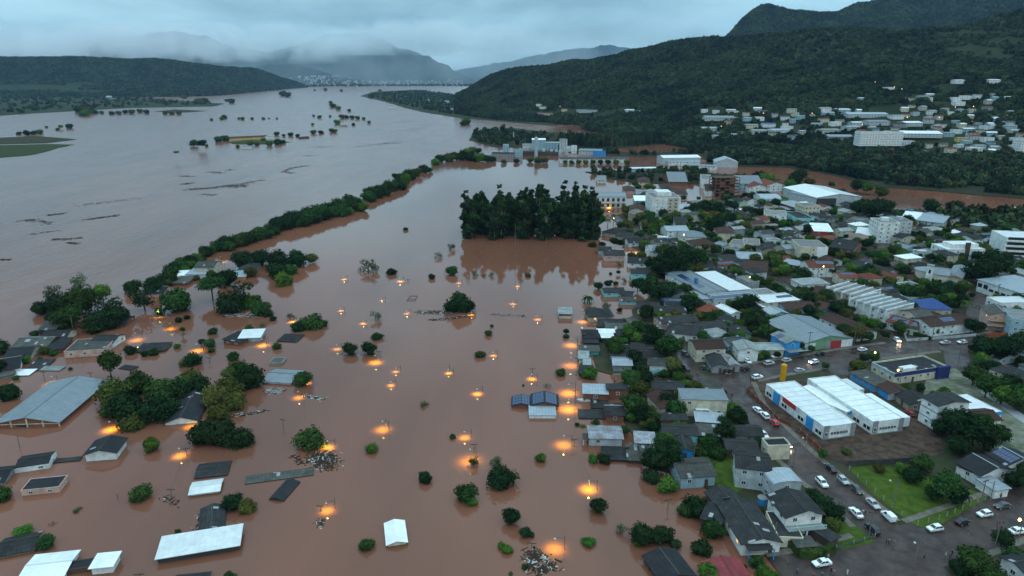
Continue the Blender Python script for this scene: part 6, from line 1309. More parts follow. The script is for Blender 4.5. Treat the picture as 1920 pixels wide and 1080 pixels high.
# land trees of the town
for e in [(1155, 652, 36, 'mid', 1), (1168, 640, 22, 'bright', 1), (1142, 645, 22, 'mid', 1), (1225, 628, 48, 'dark', 1.2), (1256, 645, 52, 'mid', 1.3), (1202, 690, 34, 'dark', 1), (1206, 708, 42, 'dark', 1.1), (1273, 706, 28, 'bright', .9), (1187, 756, 50, 'mid', 1.2), (1203, 772, 42, 'dark', 1), (1252, 748, 38, 'dark', 1), (1268, 765, 42, 'mid', .9), (1240, 760, 30, 'dark', .8), (1173, 806, 24, 'mid', 1), (1184, 783, 22, 'pale', .9), (1224, 802, 30, 'dark', 1),
          (1385, 780, 46, 'dark', .9), (1355, 790, 30, 'dark', .9), (1330, 832, 40, 'mid', .8), (1312, 845, 36, 'mid', .7), (1345, 850, 34, 'mid', .5), (1325, 870, 30, 'bright', .4), (1395, 790, 24), (1262, 487, 58, 'dark', 1.2), (1290, 478, 50, 'dark', 1.2), (1238, 497, 50, 'dark', 1), (1245, 470, 36, 'mid', 1.3), (1310, 482, 40, 'mid', 1), (1270, 505, 44, 'dark', .8), (1222, 540, 50, 'dark', 1.1), (1250, 545, 46, 'dark', 1), (1196, 531, 30, 'dark', 1), (1285, 542, 28, 'dark'), (1290, 568, 38, 'dark'), (1312, 572, 30, 'dark'), (1210, 586, 28, 'dark'),
          (1345, 590, 30, 'mid', .9), (1330, 595, 26, 'dark'), (1420, 590, 36, 'dark'), (1405, 600, 30, 'dark'), (1360, 632, 24, 'mid', .7), (1330, 605, 22), (1165, 455, 16, 'mid'), (1153, 452, 20, 'dark'), (1184, 480, 22, 'dark'), (1540, 945, 52, 'dark', .9), (1562, 958, 46, 'dark', .8), (1525, 930, 38, 'dark', .9), (1562, 984, 34, 'olive', .8), (1409, 945, 18, 'yellow', .8), (1820, 800, 80, 'dark', 1.2), (1790, 785, 60, 'dark', 1.2), (1850, 815, 64, 'dark', 1.1), (1882, 812, 44, 'mid', 1), (1800, 835, 54, 'dark', .8), (1765, 800, 40, 'dark', .8), (1840, 790, 40, 'mid', 1.4),
          (1775, 905, 62, 'mid', 1.3), (1795, 925, 46, 'dark', .9), (1750, 925, 36, 'mid', .8), (1728, 868, 44, 'mid', .9), (1712, 890, 40, 'dark', .7), (1690, 878, 26, 'mid', .6), (1648, 878, 24, 'mid', .6), (1588, 848, 22, 'dark', 2), (1610, 683, 32, 'olive', 1), (1848, 650, 52, 'dark', 1), (1888, 652, 52, 'dark', 1.2), (1920, 640, 50, 'dark', 1.2), (1828, 700, 44, 'mid', 1.1), (1852, 720, 50, 'mid', 1.1), (1880, 738, 44, 'bright', 1), (1908, 748, 46, 'mid', 1), (1822, 610, 32, 'dark'), (1688, 613, 32, 'mid', .9), (1695, 727, 24, 'olive', .9), (1725, 726, 20, 'mid', .8), (1770, 735, 26, 'pale', .6),
          (1830, 1052, 70, 'mid', .7), (1800, 1062, 40, 'dark', .7), (1880, 1008, 44, 'dark', .9), (1905, 1045, 50, 'mid', .7), (1860, 1085, 60, 'mid', .6), (1908, 898, 44, 'dark', .9), (1925, 880, 40, 'dark', .9), (1848, 498, 62, 'dark', 1.2), (1828, 512, 40, 'dark', 1), (1862, 482, 40, 'dark', 1.2), (1880, 500, 30), (1640, 560 and 478, 26, 'mid'), (1418, 528, 34, 'mid', .9), (1510, 512, 34, 'dark'), (1560, 508, 20, 'mid'), (1630, 505, 28, 'dark'), (1495, 550, 28, 'mid', .7), (1510, 545, 20, 'bright', .7), (1535, 575, 26, 'dark', .7), (1520, 560, 34, 'dark', .6),
          (1695, 510, 30, 'dark'), (1670, 528, 26, 'dark'), (1682, 540, 22, 'olive'), (1700, 545, 36, 'mid'), (1720, 550, 30, 'dark'), (1745, 545, 34, 'dark'), (1770, 548, 30, 'dark'), (1785, 535, 26), (1710, 575, 24, 'dark'), (1770, 560, 26, 'mid'), (1160, 420 and 510, 10, 'mid'), (1215, 410, 24), (1225, 415, 26), (1250, 408, 24), (1265, 408, 22), (1305, 390, 34), (1325, 388, 38), (1345, 392, 34), (1372, 386, 30), (1400, 395, 26), (1290, 395, 22), (1310, 398, 24), (1340, 403, 24), (1340, 420, 36, 'dark'), (1352, 412, 30), (1222, 433, 22, 'mid'), (1210, 425, 18, 'dark'), (1165, 422, 18, 'dark'),
          (1183, 400, 16, 'mid'), (1212, 385, 24, 'dark'), (1200, 385, 20, 'mid'), (1190, 345, 14), (1197, 350, 16), (1215, 350, 18), (1225, 352, 12), (1282, 370, 14, 'mid'), (1310, 372, 10), (1320, 380, 14, 'dark'), (1340, 360, 12), (1395, 365, 10), (1412, 363, 12), (1425, 362, 12), (1440, 335, 30, 'bright', .6), (1490, 335, 34), (1500, 328, 30), (1480, 345, 24), (1518, 342, 22), (1610, 345, 30), (1625, 350, 26), (1560, 345, 14), (1580, 358, 14), (1650, 355, 20), (1655, 362, 24), (1610, 388, 34), (1640, 390, 46), (1660, 386, 36), (1750, 385, 36), (1790, 388, 36), (1815, 395, 30), (1680, 400, 20)]:
    T_(e[0], e[1], e[2], e[3] if len(e) > 3 else 'dark', hf=e[4] if len(e) > 4 else 1.05, z0=G if e[0] > 1200 else .1)
# river islands
for e in [(331, 285, 12, 'dark', 3.0, .5), (362, 268, 18, 'dark', 1.2), (378, 268, 18, 'sparse', 1.6), (387, 273, 8), (410, 262, 18, 'mid'), (422, 260, 17, 'mid'), (446, 274, 9), (469, 269, 14), (481, 270, 11), (494, 262, 10), (505, 270, 14), (520, 266, 18), (530, 266, 12), (519, 251, 11), (532, 254, 8), (545, 252, 12), (558, 254, 9), (588, 248, 12), (602, 248, 11), (622, 245, 12), (628, 246, 10),
          (396, 224, 7), (421, 219, 12), (416, 222, 9), (455, 222, 9), (448, 222, 6), (473, 222, 7), (494, 222, 7), (504, 222, 4), (519, 222, 5), (588, 217, 6), (599, 219, 9), (619, 218, 6), (632, 229, 14), (586, 233, 7), (655, 207, 8), (692, 229, 8), (662, 233, 8), (620, 192, 8, 'dark', 1.6), (624, 198, 14), (634, 203, 12), (531, 176, 16), (540, 178, 14), (434, 190, 14), (425, 188, 8),
          (641, 219, 12), (650, 219, 10), (660, 220, 10), (670, 221, 10), (682, 222, 8), (113, 237, 9, 'dark', 1.3), (108, 242, 8), (130, 237, 14), (48, 246, 8), (35, 250, 10), (50, 250, 14), (62, 249, 12), (75, 247, 14), (87, 238, 6), (150, 206, 22), (165, 207, 24), (158, 212, 20), (178, 210, 12), (190, 211, 9),
          (210, 212, 11), (222, 212, 11), (235, 210, 11), (247, 210, 13), (262, 208, 12), (275, 210, 12), (310, 212, 11), (322, 212, 11), (335, 212, 11), (65, 203, 18), (40, 209, 12), (20, 207, 14), (875, 228, 20), (868, 232, 12), (697, 180, 14), (712, 170, 8), (728, 185, 16), (610, 168, 9), (590, 169, 5), (640, 170, 7), (345, 182, 12, 'sparse', 1.5), (372, 190, 18), (385, 188, 14), (305, 190, 14), (322, 190, 12)]:
    T_(e[0], e[1], e[2]*1.05, e[3] if len(e) > 3 else 'dark', hf=e[4] if len(e) > 4 else .75, zr=e[5] if len(e) > 5 else .95, txt='small dark tree standing in the river', group='trees standing in the flooded river')
# levee of trees between river and basin
LEV = [(300, 530, 30), (322, 514, 28), (340, 502, 26), (352, 492, 28), (368, 486, 24), (385, 474, 30), (412, 462, 32), (430, 458, 34), (448, 452, 34), (468, 447, 34), (488, 440, 34), (505, 434, 32), (520, 422, 34), (545, 415, 40), (560, 412, 42), (585, 405, 42), (600, 398, 40), (620, 395, 38), (640, 388, 40), (655, 382, 38), (668, 388, 32), (640, 398, 30), (690, 370, 26), (700, 362, 30), (715, 358, 28), (728, 352, 30), (745, 348, 28), (752, 336, 22),
       (765, 330, 26), (780, 325, 24), (795, 318, 22), (815, 306, 20), (825, 300, 22), (840, 298, 24), (852, 296, 24), (868, 294, 26), (885, 296, 26), (900, 298, 24), (915, 300, 20), (925, 301, 14), (886, 284, 18), (875, 288, 20), (897, 285, 14), (1010, 303, 18), (995, 302, 14), (968, 304, 12), (945, 305, 12), (1022, 303, 16), (1060, 306, 10), (1072, 306, 10), (1085, 306, 12), (1098, 306, 12), (1112, 306, 12), (1126, 306, 12), (1140, 306, 12), (1155, 306, 14), (1175, 306, 14)]
for px, py, w_ in LEV:
    T_(px, py-2, w_*1.05, R.choice(['dark', 'dark', 'mid']), hf=.85, group='trees of the long levee')
    if px < 800:
        for k in range(4): T_(px+R.uniform(-14, 14), py-R.uniform(0, 11)+5, w_*R.uniform(.45, .85), R.choice(['dark', 'mid']), hf=1.0, group='trees of the long levee')
# eucalyptus grove: straight columns
rE = random.Random(4); PTR = TR[0].copy(); PTR.materials.clear(); PTR.materials.append(palebark)
GR = [(868, 447), (960, 452), (1112, 452), (1124, 436), (1120, 424), (870, 428)]
GW = [(P(a, b).x, P(a, b).y) for a, b in GR]; cnt = 0
gx0, gx1 = min(p[0] for p in GW), max(p[0] for p in GW); gy0, gy1 = min(p[1] for p in GW), max(p[1] for p in GW)
LAND.append((990, 400, 'tall eucalyptus grove')); EP = []
while cnt < 76:
    x, y = rE.uniform(gx0, gx1), rE.uniform(gy0, gy1)
    if not inpoly(x, y, GW) or any((x-a)**2+(y-b)**2 < 12 for a, b in EP): continue
    EP.append((x, y)); cnt += 1; edge = min(1, (x-gx0)/12, (gx1-x)/12)
    root = empty('eucalyptus_tree', (x, y, 0), rE.uniform(0, 6.28)); setp(root, None, 'eucalyptus', 'eucalyptus trees of the square grove')
    Hh = (rE.uniform(24, 30) if rE.random() < .68 else rE.uniform(33, 39.5))*(.86+.14*max(0, edge)); V_, F_ = [], []
    obj('trunk', PTR, root, (0, 0, 0), (0, 0, 0), (4.0, 4.0, Hh*.8))
    me = rE.choice(CR['euc'])
    for k in range(8):
        zz = Hh*(.07, .2, .33, .46, .58, .69, .8, .9)[k]; rr0 = (4.4, 4.6, 4.8, 4.7, 4.5, 4.2, 3.6, 2.8)[k]*rE.uniform(.7, 1.1); off = 1.6 if k < 7 else .4
        obj('crown', rE.choice(CR['euc']), root, (rE.uniform(-off, off), rE.uniform(-off, off), zz), (0, 0, rE.uniform(0, 6)), (rr0, rr0, rr0*rE.uniform(.7, 1.0)))
    px, py, d = proj((x, y, Hh)); TITEMS.append((root, px, py, 'tall slender eucalyptus tree within the square grove'))
# palms
palm_leaf = LM['dark']
def palm_mesh(seed):
    r = random.Random(seed); V, F = [], []
    for k in range(16):
        th = 6.283*k/16+r.uniform(-.2, .2); el = r.uniform(.1, .9); pr = Vector((0, 0, 0))
        for s in range(5):
            t0, t1 = s/5, (s+1)/5
            def at(t): return Vector((math.cos(th)*t*1.0, math.sin(th)*t*1.0, el*t-1.1*t*t))
            a, b = at(t0), at(t1); sd = Vector((-math.sin(th), math.cos(th), 0))*.14*(1-abs(t0-.4)); i = len(V)
            V += [a+sd-Vector((0, 0, .06)), a, a-sd-Vector((0, 0, .06)), b+sd*.8-Vector((0, 0, .06)), b, b-sd*.8-Vector((0, 0, .06))]; F += [(i, i+1, i+4, i+3), (i+1, i+2, i+5, i+4)]
    return mesh('fronds', V, F, LM['mid'])
PM = palm_mesh(1)
V_, F_ = [], []; tube(V_, F_, (0, 0, -.5), (0, 0, 1), .28, .2, 8); PT = mesh('trunk', V_, F_, barkm)
for px, py, w_, hh, lb in [(1102, 556, 22, 3.2, 'bushy palm tree standing in the flood by the town edge'), (1374, 500, 14, 8, 'slender palm beside the flooded crossing'), (1117, 788, 20, 1.0, 'drowned palm top above the rust streaked plank house'), (1083, 796, 11, .4, 'smaller drowned palm top left of the pair'), (1093, 797, 13, .6, 'larger drowned palm top right of the pair'),
                           (1384, 556, 14, 7, 'left of two palms in front of the factory'), (1398, 552, 14, 8, 'right of two palms in front of the factory'), (1140, 411, 12, 6, 'left flooded palm by the two storey school'), (1151, 402, 10, 7, 'right flooded palm by the two storey school'), (1213, 395, 16, 6, 'stout palm left of the tall apartment tower'), (1813, 565, 20, 7, 'palm in front of the white community hall'), (698, 843, 22, .3, 'sprawling palm crown almost under water')]:
    q = P(px, py, hh); r_ = empty('palm_tree', (q.x, q.y, 0), R.uniform(0, 6)); setp(r_, lb, 'palm tree'); s = w_*.5*proj(q)[2]/FPX*1.15
    obj('fronds', PM, r_, (0, 0, hh), (0, 0, 0), (s, s, s)); obj('trunk', PT, r_, (0, 0, 0), (0, 0, 0), (1, 1, hh))
# garden trees filling the gaps of the town
n_g = 0; rg = random.Random(77)
for k in range(24000):
    px, py = rg.uniform(1150, 1930), rg.uniform(388, 860) if k % 3 else rg.uniform(388, 560)
    x, y, _ = P(px, py, G)
    r0 = rg.choice([1.8, 2.4, 3, 3.6, 4.4]) if py > 450 else rg.choice([2.6, 3.4, 4.2, 5])
    if not town_ok(x, y, 2) or not road_ok(x, y, r0*.6) or not free(x, y, r0*.6) or any((x-a)**2+(y-b)**2 < (r0+c)**2*.3 for a, b, c in TPL): continue
    tree_at(x, y, G, r0, rg.choice(['dark', 'dark', 'mid', 'mid', 'bright', 'olive']), r0*rg.uniform(.85, 1.2), 1, group='garden trees of the town', txt=None); n_g += 1
    if n_g >= 760: break
TREES.sort(key=lambda q: -q[0])
for _, a in TREES[:292]: make_tree(*a)
tree_col = D.collections.new('tree_crowns'); tk = []
for mm in ('dark', 'mid', 'bright', 'olive'):
    for me in CR[mm][:2]: tree_col.objects.link(D.objects.new('crown', me)); tk.append(mm)
rest = [(a[0], a[1], a[2]+a[5], a[3], a[3]*a[6]*.95) for _, a in TREES[292:]]
wcol_save = wood_col; wood_col = tree_col
wood('small_trees', rest, 'smaller and more distant trees scattered through the town gardens and the river', 'trees'); wood_col = wcol_save
autolabel(TITEMS)
# ---------------------------------------------------------------- vehicles
paints = {'white': (.75, .77, .78), 'black': (.015, .016, .018), 'silver': (.38, .4, .42), 'red': (.5, .015, .01), 'dark grey': (.06, .065, .07), 'blue': (.03, .08, .25), 'dark red': (.25, .02, .02)}
def paint(n): return mat('car_paint_'+n.replace(' ', '_'), paints[n], .25, 0, spec=.6)
tyrem = mat('tyre_rubber', (.02, .02, .02), .9, 0); rimm = mat('rim_steel', (.4, .4, .42), .35, 0)
headm = mat('headlight_glass', (.6, .62, .6), .15, 0, spec=.8); tailm = mat('tail_light', (.35, .02, .01), .3, 0)
lampon = D.materials.new('headlight_on'); lampon.use_nodes = True; _b = lampon.node_tree.nodes['Principled BSDF']; _b.inputs['Emission Color'].default_value = (1, .85, .55, 1); _b.inputs['Emission Strength'].default_value = 30
CM = {}
def car_meshes(kind, col):
    k = (kind, col)
    if k in CM: return CM[k]
    prof = {'hatchback': (4.0, [(-2.0, .5, .75), (-1.9, .35, .85), (-1.0, .3, .95), (1.2, .3, .98), (1.9, .32, .95), (2.0, .45, .9)], (-.95, -.25, 1.35, 1.85), 1.46),
            'sedan': (4.5, [(-2.25, .5, .72), (-2.1, .35, .85), (-1.1, .3, .95), (1.3, .3, .98), (2.1, .32, .98), (2.25, .45, .9)], (-1.05, -.3, .95, 1.6), 1.45),
            'suv': (4.4, [(-2.2, .55, .9), (-2.1, .4, 1.0), (-1.1, .35, 1.1), (1.4, .35, 1.12), (2.1, .35, 1.1), (2.2, .5, 1.05)], (-1.0, -.4, 1.7, 2.1), 1.72),
            'van': (4.3, [(-2.15, .5, .75), (-2.0, .35, .9), (-1.2, .3, 1.05), (0, .3, 1.1), (2.0, .3, 1.1), (2.15, .4, 1.1)], (-1.2, -.45, 2.0, 2.1), 1.85),
            'pickup': (5.1, [(-2.55, .55, .9), (-2.4, .4, 1.0), (-1.3, .35, 1.08), (1.4, .35, 1.1), (2.4, .4, 1.08), (2.55, .5, 1.05)], (-1.1, -.5, .6, .85), 1.7)}[kind]
    Ln, st, gh, top = prof; V, F = [], []
    for x, zb, zt in st:
        e = .74 if abs(x) > Ln/2-.05 else .84
        V += [(x, -e, zb), (x, -e*1.02, (zb+zt)/2), (x, -e*.95, zt-.03), (x, -e*.7, zt), (x, e*.7, zt), (x, e*.95, zt-.03), (x, e*1.02, (zb+zt)/2), (x, e, zb)]
    n = 8
    for i in range(len(st)-1):
        for j in range(n): F.append((i*n+j, (i+1)*n+j, (i+1)*n+(j+1) % n, i*n+(j+1) % n))
    F += [tuple(range(n))[::-1], tuple((len(st)-1)*n+j for j in range(n))]
    if kind == 'pickup':
        pass
    body = mesh('body', V, F, paint(col), smooth=False)
    x0, x1, x2, x3 = gh; zb = st[2][2]-.03; w0, w1 = .78, .64
    V = [(x0, -w0, zb), (x3, -w0, zb), (x3, w0, zb), (x0, w0, zb), (x1, -w1, top-.05), (x2, -w1, top-.05), (x2, w1, top-.05), (x1, w1, top-.05)]
    gl = mesh('glass', V, [(0, 1, 5, 4), (1, 2, 6, 5), (2, 3, 7, 6), (3, 0, 4, 7)], glass)
    V, F = [], []; addbox(V, F, x1-.02, x2+.02, -w1-.02, w1+.02, top-.05, top)
    for (xa, xb) in ((x0, x1), (x3, x2), ((x0+x3)/2, (x1+x2)/2)):
        for s in (-1, 1): tube(V, F, (xa, s*w0, zb), (xb, s*w1, top-.03), .05, .05, 4)
    if kind == 'van': addbox(V, F, .1, x3, -w0-.01, w0+.01, zb, top-.02)
    rf = mesh('roof', V, F, paint(col))
    V, F = [], []; tube(V, F, (0, -.11, 0), (0, .11, 0), .32, .32, 12); ty = mesh('tyre', V, F, tyrem)
    V, F = [], []; tube(V, F, (0, -.12, 0), (0, .12, 0), .19, .19, 8); ri = mesh('rim', V, F, rimm)
    hl = boxmesh('headlight', -.05, .05, -.16, .16, -.08, .08, headm); tl = boxmesh('tail_light', -.05, .05, -.12, .12, -.1, .1, tailm)
    CM[k] = (body, gl, rf, ty, ri, hl, tl, Ln, st); return CM[k]
hlon = boxmesh('headlight', -.08, .08, -.18, .18, -.1, .1, lampon)
def car(px, py, ang, kind, col, label, on=False, z=None, group='cars in the streets of the dry part of town'):
    z = G+.05 if z is None else z; q = P(px, py, z+.6)
    body, gl, rf, ty, ri, hl, tl, Ln, st = car_meshes(kind, col); r_ = empty('car', (q.x, q.y, z), math.radians(ang)); setp(r_, label, 'van' if kind == 'van' else 'car', group)
    obj('body', body, r_); obj('glass', gl, r_); obj('roof', rf, r_)
    for sx in (-1, 1):
        for sy in (-1, 1): w_ = obj('wheel', ty, r_, (sx*(Ln/2-.8), sy*.76, .32)); obj('rim', ri, w_)
    for s in (-1, 1): obj('headlight', hlon if on else hl, r_, (-Ln/2-.02, s*.55, .68)); obj('tail_light', tl, r_, (Ln/2+.0, s*.6, .8))
    if on:
        for s in (-1, 1):
            l = D.lights.new('headlight_beam', 'SPOT'); l.energy = 260; l.color = (1, .8, .5); l.spot_size = math.radians(70); l.spot_blend = .8; l.shadow_soft_size = .1
            lo = D.objects.new('headlight_beam', l); link(lo, r_); lo.location = (-Ln/2-.15, s*.55, .7); lo.rotation_euler = (math.radians(68), 0, math.radians(90))
# angle: heading of the nose is -x of the car, so 0 deg points to the left of the photo
A_ = 97; Bd = 202
for a in [(1541, 905, A_, 'suv', 'white', 'white estate car partly behind the dark tree on the cobbled street'), (1558, 878, A_+180, 'sedan', 'black', 'black sedan, furthest up the cobbled street beside the low wall'), (1581, 900, A_, 'hatchback', 'silver', 'silver hatchback parked behind the black sedan'), (1607, 918, A_, 'hatchback', 'dark grey', 'dark grey hatchback between the silver and the pale blue cars'), (1637, 944, A_, 'sedan', 'silver', 'pale silver sedan next to the fenced lawn'),
          (1605, 961, A_+180, 'sedan', 'white', 'white sedan beside the small lawn and dark tree'), (1666, 968, A_+180, 'van', 'white', 'white panel van beside a heap of rubbish'), (1636, 992, A_+180, 'suv', 'black', 'black SUV by the lamp lit corner'), (1541, 1055, 12, 'sedan', 'white', 'white sedan closest to the camera at the bottom'), (1753, 990, 12, 'hatchback', 'white', 'white hatchback at the corner of the fence'), (1805, 978, 200, 'hatchback', 'black', 'black hatchback between two white hatchbacks'),
          (1846, 963, 14, 'hatchback', 'white', 'white hatchback right of the black one'), (1880, 948, 12, 'sedan', 'dark grey', 'dark grey sedan by the metal carport'), (1908, 995, 192, 'sedan', 'white', 'white car with red tail lights near the right edge'), (1420, 768, A_+185, 'hatchback', 'white', 'white hatchback, first of three parked along the red fence'), (1434, 779, A_+180, 'suv', 'white', 'white estate, second of three parked along the red fence'), (1452, 792, A_+180, 'hatchback', 'red', 'bright red hatchback along the red fence'),
          (1420, 707, 200, 'suv', 'white', 'white SUV alone on the wide wet street'), (1398, 691, 200, 'hatchback', 'black', 'black hatchback left of the parked silver estate'), (1442, 681, 202, 'suv', 'silver', 'silver estate car at the kerb, left one'), (1475, 675, 202, 'hatchback', 'silver', 'silver hatchback at the kerb, right one'), (1526, 678, 22, 'hatchback', 'white', 'white hatchback driving with its headlights on', True), (1539, 663, 202, 'sedan', 'black', 'black sedan in front of the supermarket hall'),
          (1499, 694, 200, 'hatchback', 'silver', 'silver hatchback by the yellow tank'), (1617, 655, 200, 'hatchback', 'white', 'white hatchback right of the supermarket hall'), (1682, 637, 85, 'hatchback', 'white', 'white car coming round the corner with headlights on', True), (1772, 642, 10, 'sedan', 'silver', 'silver sedan before the red roofed houses'), (1804, 641, 10, 'hatchback', 'white', 'white hatchback right of the silver sedan'), (1402, 677, 100, 'hatchback', 'white', 'white car on the driveway of the white house'),
          (1706, 775, A_+180, 'hatchback', 'dark red', 'dark red car on the muddy lane'), (1722, 763, 30, 'suv', 'white', 'white SUV beside the three storey white house'), (1498, 552, 165, 'pickup', 'white', 'white pickup in the lane behind the veranda house'), (1544, 562, 100, 'van', 'white', 'white van beside the long townhouse row'), (1558, 561, 170, 'hatchback', 'white', 'white car right of the white van'), (1563, 578, 170, 'suv', 'black', 'black SUV in front of the townhouse garden'),
          (1232, 616, 160, 'suv', 'white', 'white SUV parked in the narrow lane beside shacks'), (1219, 611, 110, 'hatchback', 'black', 'dark hatchback left of the white SUV in the narrow lane'), (1285, 663, 120, 'hatchback', 'dark grey', 'dark car parked in the lane under the tall green tree'), (1286, 690, 110, 'suv', 'black', 'black car at the end of the lane'), (1237, 702, 10, 'sedan', 'black', 'black sedan in the muddy yard below the turquoise fence'), (1322, 690, 150, 'hatchback', 'dark grey', 'dark hatchback at the foot of the balcony house'),
          (1364, 696, 195, 'suv', 'black', 'black SUV with people around it at the street junction'), (1264, 456, 130, 'hatchback', 'dark grey', 'dark car, first of three by the distant square'), (1269, 457, 130, 'hatchback', 'silver', 'silver car, middle of three by the distant square'), (1274, 459, 130, 'hatchback', 'white', 'white car, last of three by the distant square'), (1228, 440, 170, 'hatchback', 'white', 'white car behind the parked truck'), (1325, 482, 100, 'hatchback', 'white', 'white car in the flooded street beside the round tree'),
          (1712, 514, 20, 'sedan', 'silver', 'silver car left of the church'), (1432, 815, 100, 'hatchback', 'white', 'white car in the yard behind the cream box house'), (1475, 832, A_-5, 'hatchback', 'dark grey', 'car coming down the street with headlights on', True), (1875, 608, 20, 'suv', 'silver', 'pale car below the pink gabled house'), (1455, 582 and 668, 20, 'hatchback', 'white', 'white car under the blue house awning') ][:52]:
    car(a[0], a[1], a[2], a[3], a[4], a[5], len(a) > 6 and a[6])
def truck(px, py, ang, label, col='white'):
    q = P(px, py, G+1); r_ = empty('truck', (q.x, q.y, G+.05), math.radians(ang)); setp(r_, label, 'truck')
    box_part(r_, 'cab', -4.6, -2.7, -1.1, 1.1, .6, 2.7, paint(col)); box_part(r_, 'glass', -4.64, -4.0, -1.0, 1.0, 1.7, 2.5, glass); box_part(r_, 'cargo_box', -2.5, 4.6, -1.2, 1.2, 1.0, 3.4, paint('white')); box_part(r_, 'chassis', -4.4, 4.5, -.5, .5, .55, .95, darkm)
    _, _, _, ty, ri, _, _, _, _ = car_meshes('van', 'white')
    for x in (-3.7, 1.8, 3.2):
        for s in (-1, 1): obj('wheel', ty, r_, (x, s*1.0, .5), (0, 0, 0), (1.5, 1.6, 1.5))
truck(1213, 431, 150, 'white box truck parked by the distant square'); truck(1245, 450, 150, 'dark blue truck in front of the distant square', 'blue'); truck(1727, 476, 165, 'red and white truck among houses before the modern villa', 'dark red')
# ---------------------------------------------------------------- street lamps
lensm = D.materials.new('sodium_lens'); lensm.use_nodes = True; _b = lensm.node_tree.nodes['Principled BSDF']; _b.inputs['Emission Color'].default_value = (1, .68, .16, 1); _b.inputs['Emission Strength'].default_value = 90; _b.inputs['Base Color'].default_value = (.3, .2, .1, 1)
lensm.cycles.emission_sampling = 'NONE'
headm2 = mat('lamp_housing', (.5, .5, .48), .5, .1)
def uvdisc(name, r, z, m, n=10, h=.12):
    V, F = [], []; tube(V, F, (0, 0, z), (0, 0, z+h), r, r*.75, n); return mesh(name, V, F, m)
LHD = uvdisc('lamp_head', .3, -.06, headm2, h=.2); 
V_, F_ = [], []; tube(V_, F_, (0, 0, -.08), (0, 0, -.065), .2, .2, 10); LLN = mesh('lamp_lens', V_, F_, lensm)
V_, F_ = [], []; tube(V_, F_, (0, 0, -3.0), (0, 0, 1), .13, .1, 7); POLE = mesh('pole', V_, F_, polem)
glbm = lensm.copy(); glbm.name = 'sodium_globe'; glbm.node_tree.nodes['Principled BSDF'].inputs['Emission Strength'].default_value = 14; glbm.cycles.emission_sampling = 'NONE'
V_, F_ = [], []; tube(V_, F_, (0, 0, -.3), (0, 0, -.05), .22, .34, 10); tube(V_, F_, (0, 0, .15), (0, 0, .32), .3, .12, 10); GLB = mesh('lamp_globe', V_, F_, glbm)
LAMPS = [(645, 524, 1), (750, 528, 1.2), (860, 531, 1), (970, 537, .9), (962, 570, .9), (639, 583, .9), (681, 607, 1), (763, 588, 1), (884, 591, .9), (1008, 599, 1.1), (1092, 604, 2.0), (1071, 648, 2.4), (1070, 686, 2.6), (1066, 738, 2.6), (1066, 768, 2.8), (632, 655, 1.2), (704, 680, 2.2), (742, 697, .9), (841, 700, .9), (997, 711, 1.2), (733, 723, .9), (895, 739, 1.2), (925, 667, .9),
         (577, 719, 1), (560, 746, 1.4), (718, 806, 2.2), (871, 821, 1.3), (615, 840, 1.4), (882, 866, 3.0), (1057, 835, 2.4), (1104, 918, 2.0), (613, 958, 1.4), (1040, 1030, 1.8), (338, 855, 1.5), (208, 806, 1.7), (357, 801, 1.5), (100, 720, 1.8), (493, 648, 1.7), (370, 658, 1.8), (298, 593, 2.2), (320, 617, 2.0), (256, 638, 2.4), (548, 604, 1.2), (415, 492, 2.6), (1142, 391, 2.0), (1189, 474, 3), (1004, 736 and 735, 2.4)]
LAMPS = [l for l in LAMPS if l != (1004, 735, 2.4)]
LI = []
def lamp(px, py, h, z0=0, power=1.0, txt='street lamp glowing over the flood', lit=True, head_high=None, ang=None, cat='street lamp', group='street lamps standing in the flood', col=(1, .72, .035), glow=False):
    q = P(px, py, z0); ang = R.uniform(-.6, .6) if ang is None else ang
    if R.random() < .5 and ang is None: ang += math.pi
    arm = 1.5+.3*h if h < 4 else 1.8
    r_ = empty('street_lamp', (q.x+arm*math.cos(ang), q.y+arm*math.sin(ang), z0), ang+math.pi); setp(r_, None, cat, group)
    obj('pole', POLE, r_, (0, 0, 0), (0, 0, 0), (1, 1, h+.9))
    V_, F_ = [], []; tube(V_, F_, (0, 0, h-.2), (arm*.5, 0, h+.3), .04, .04, 5); tube(V_, F_, (arm*.5, 0, h+.3), (arm, 0, h+.12), .04, .035, 5)
    obj('arm', mesh('arm', V_, F_, darkm), r_); obj('lamp_head', LHD, r_, (arm, 0, h)); obj('lamp_lens', LLN, r_, (arm, 0, h))
    if glow: obj('lamp_globe', GLB, r_, (arm, 0, h))
    if lit:
        l = D.lights.new('lamp_light', 'SPOT'); l.energy = 620*h**1.8*power*R.uniform(.55, 1.35); l.color = col; l.spot_size = math.radians(128); l.spot_blend = 1.0; l.shadow_soft_size = .12
        lo = D.objects.new('lamp_light', l); link(lo, r_); lo.location = (arm, 0, h-.14)
    LI.append((r_, px, py, txt)); return r_
for px, py, h in LAMPS: lamp(px, py, h*1.7 if h < 2 else h*1.4)
lamp(716, 563, .9, txt='pale street lamp almost drowned', power=.25, col=(1, .9, .4))
for px, py, h, pw in [(1636, 690, 6.5, .07), (1679, 722, 6, .07), (1541, 522, 7, .1), (1223, 435, 6, .1), (1281, 456, 6, .08), (1150, 424, 6, .08), (1295, 516, 5, .08), (1404, 495 and 540, 6, .05), (1900, 1020, 7, .08)]:
    lamp(px, py, h, G, pw, 'lit street lamp on dry ground', group='street lamps on dry ground', glow=True)
for px, py, h in [(1704, 1072, 8), (1660, 950, 8), (1838, 955, 8), (1500, 860, 7)]:
    lamp(px, py, h, G, .012, 'pale street lamp beside the cobbled street', col=(1, .8, .5), group='street lamps on dry ground')
autolabel(LI)
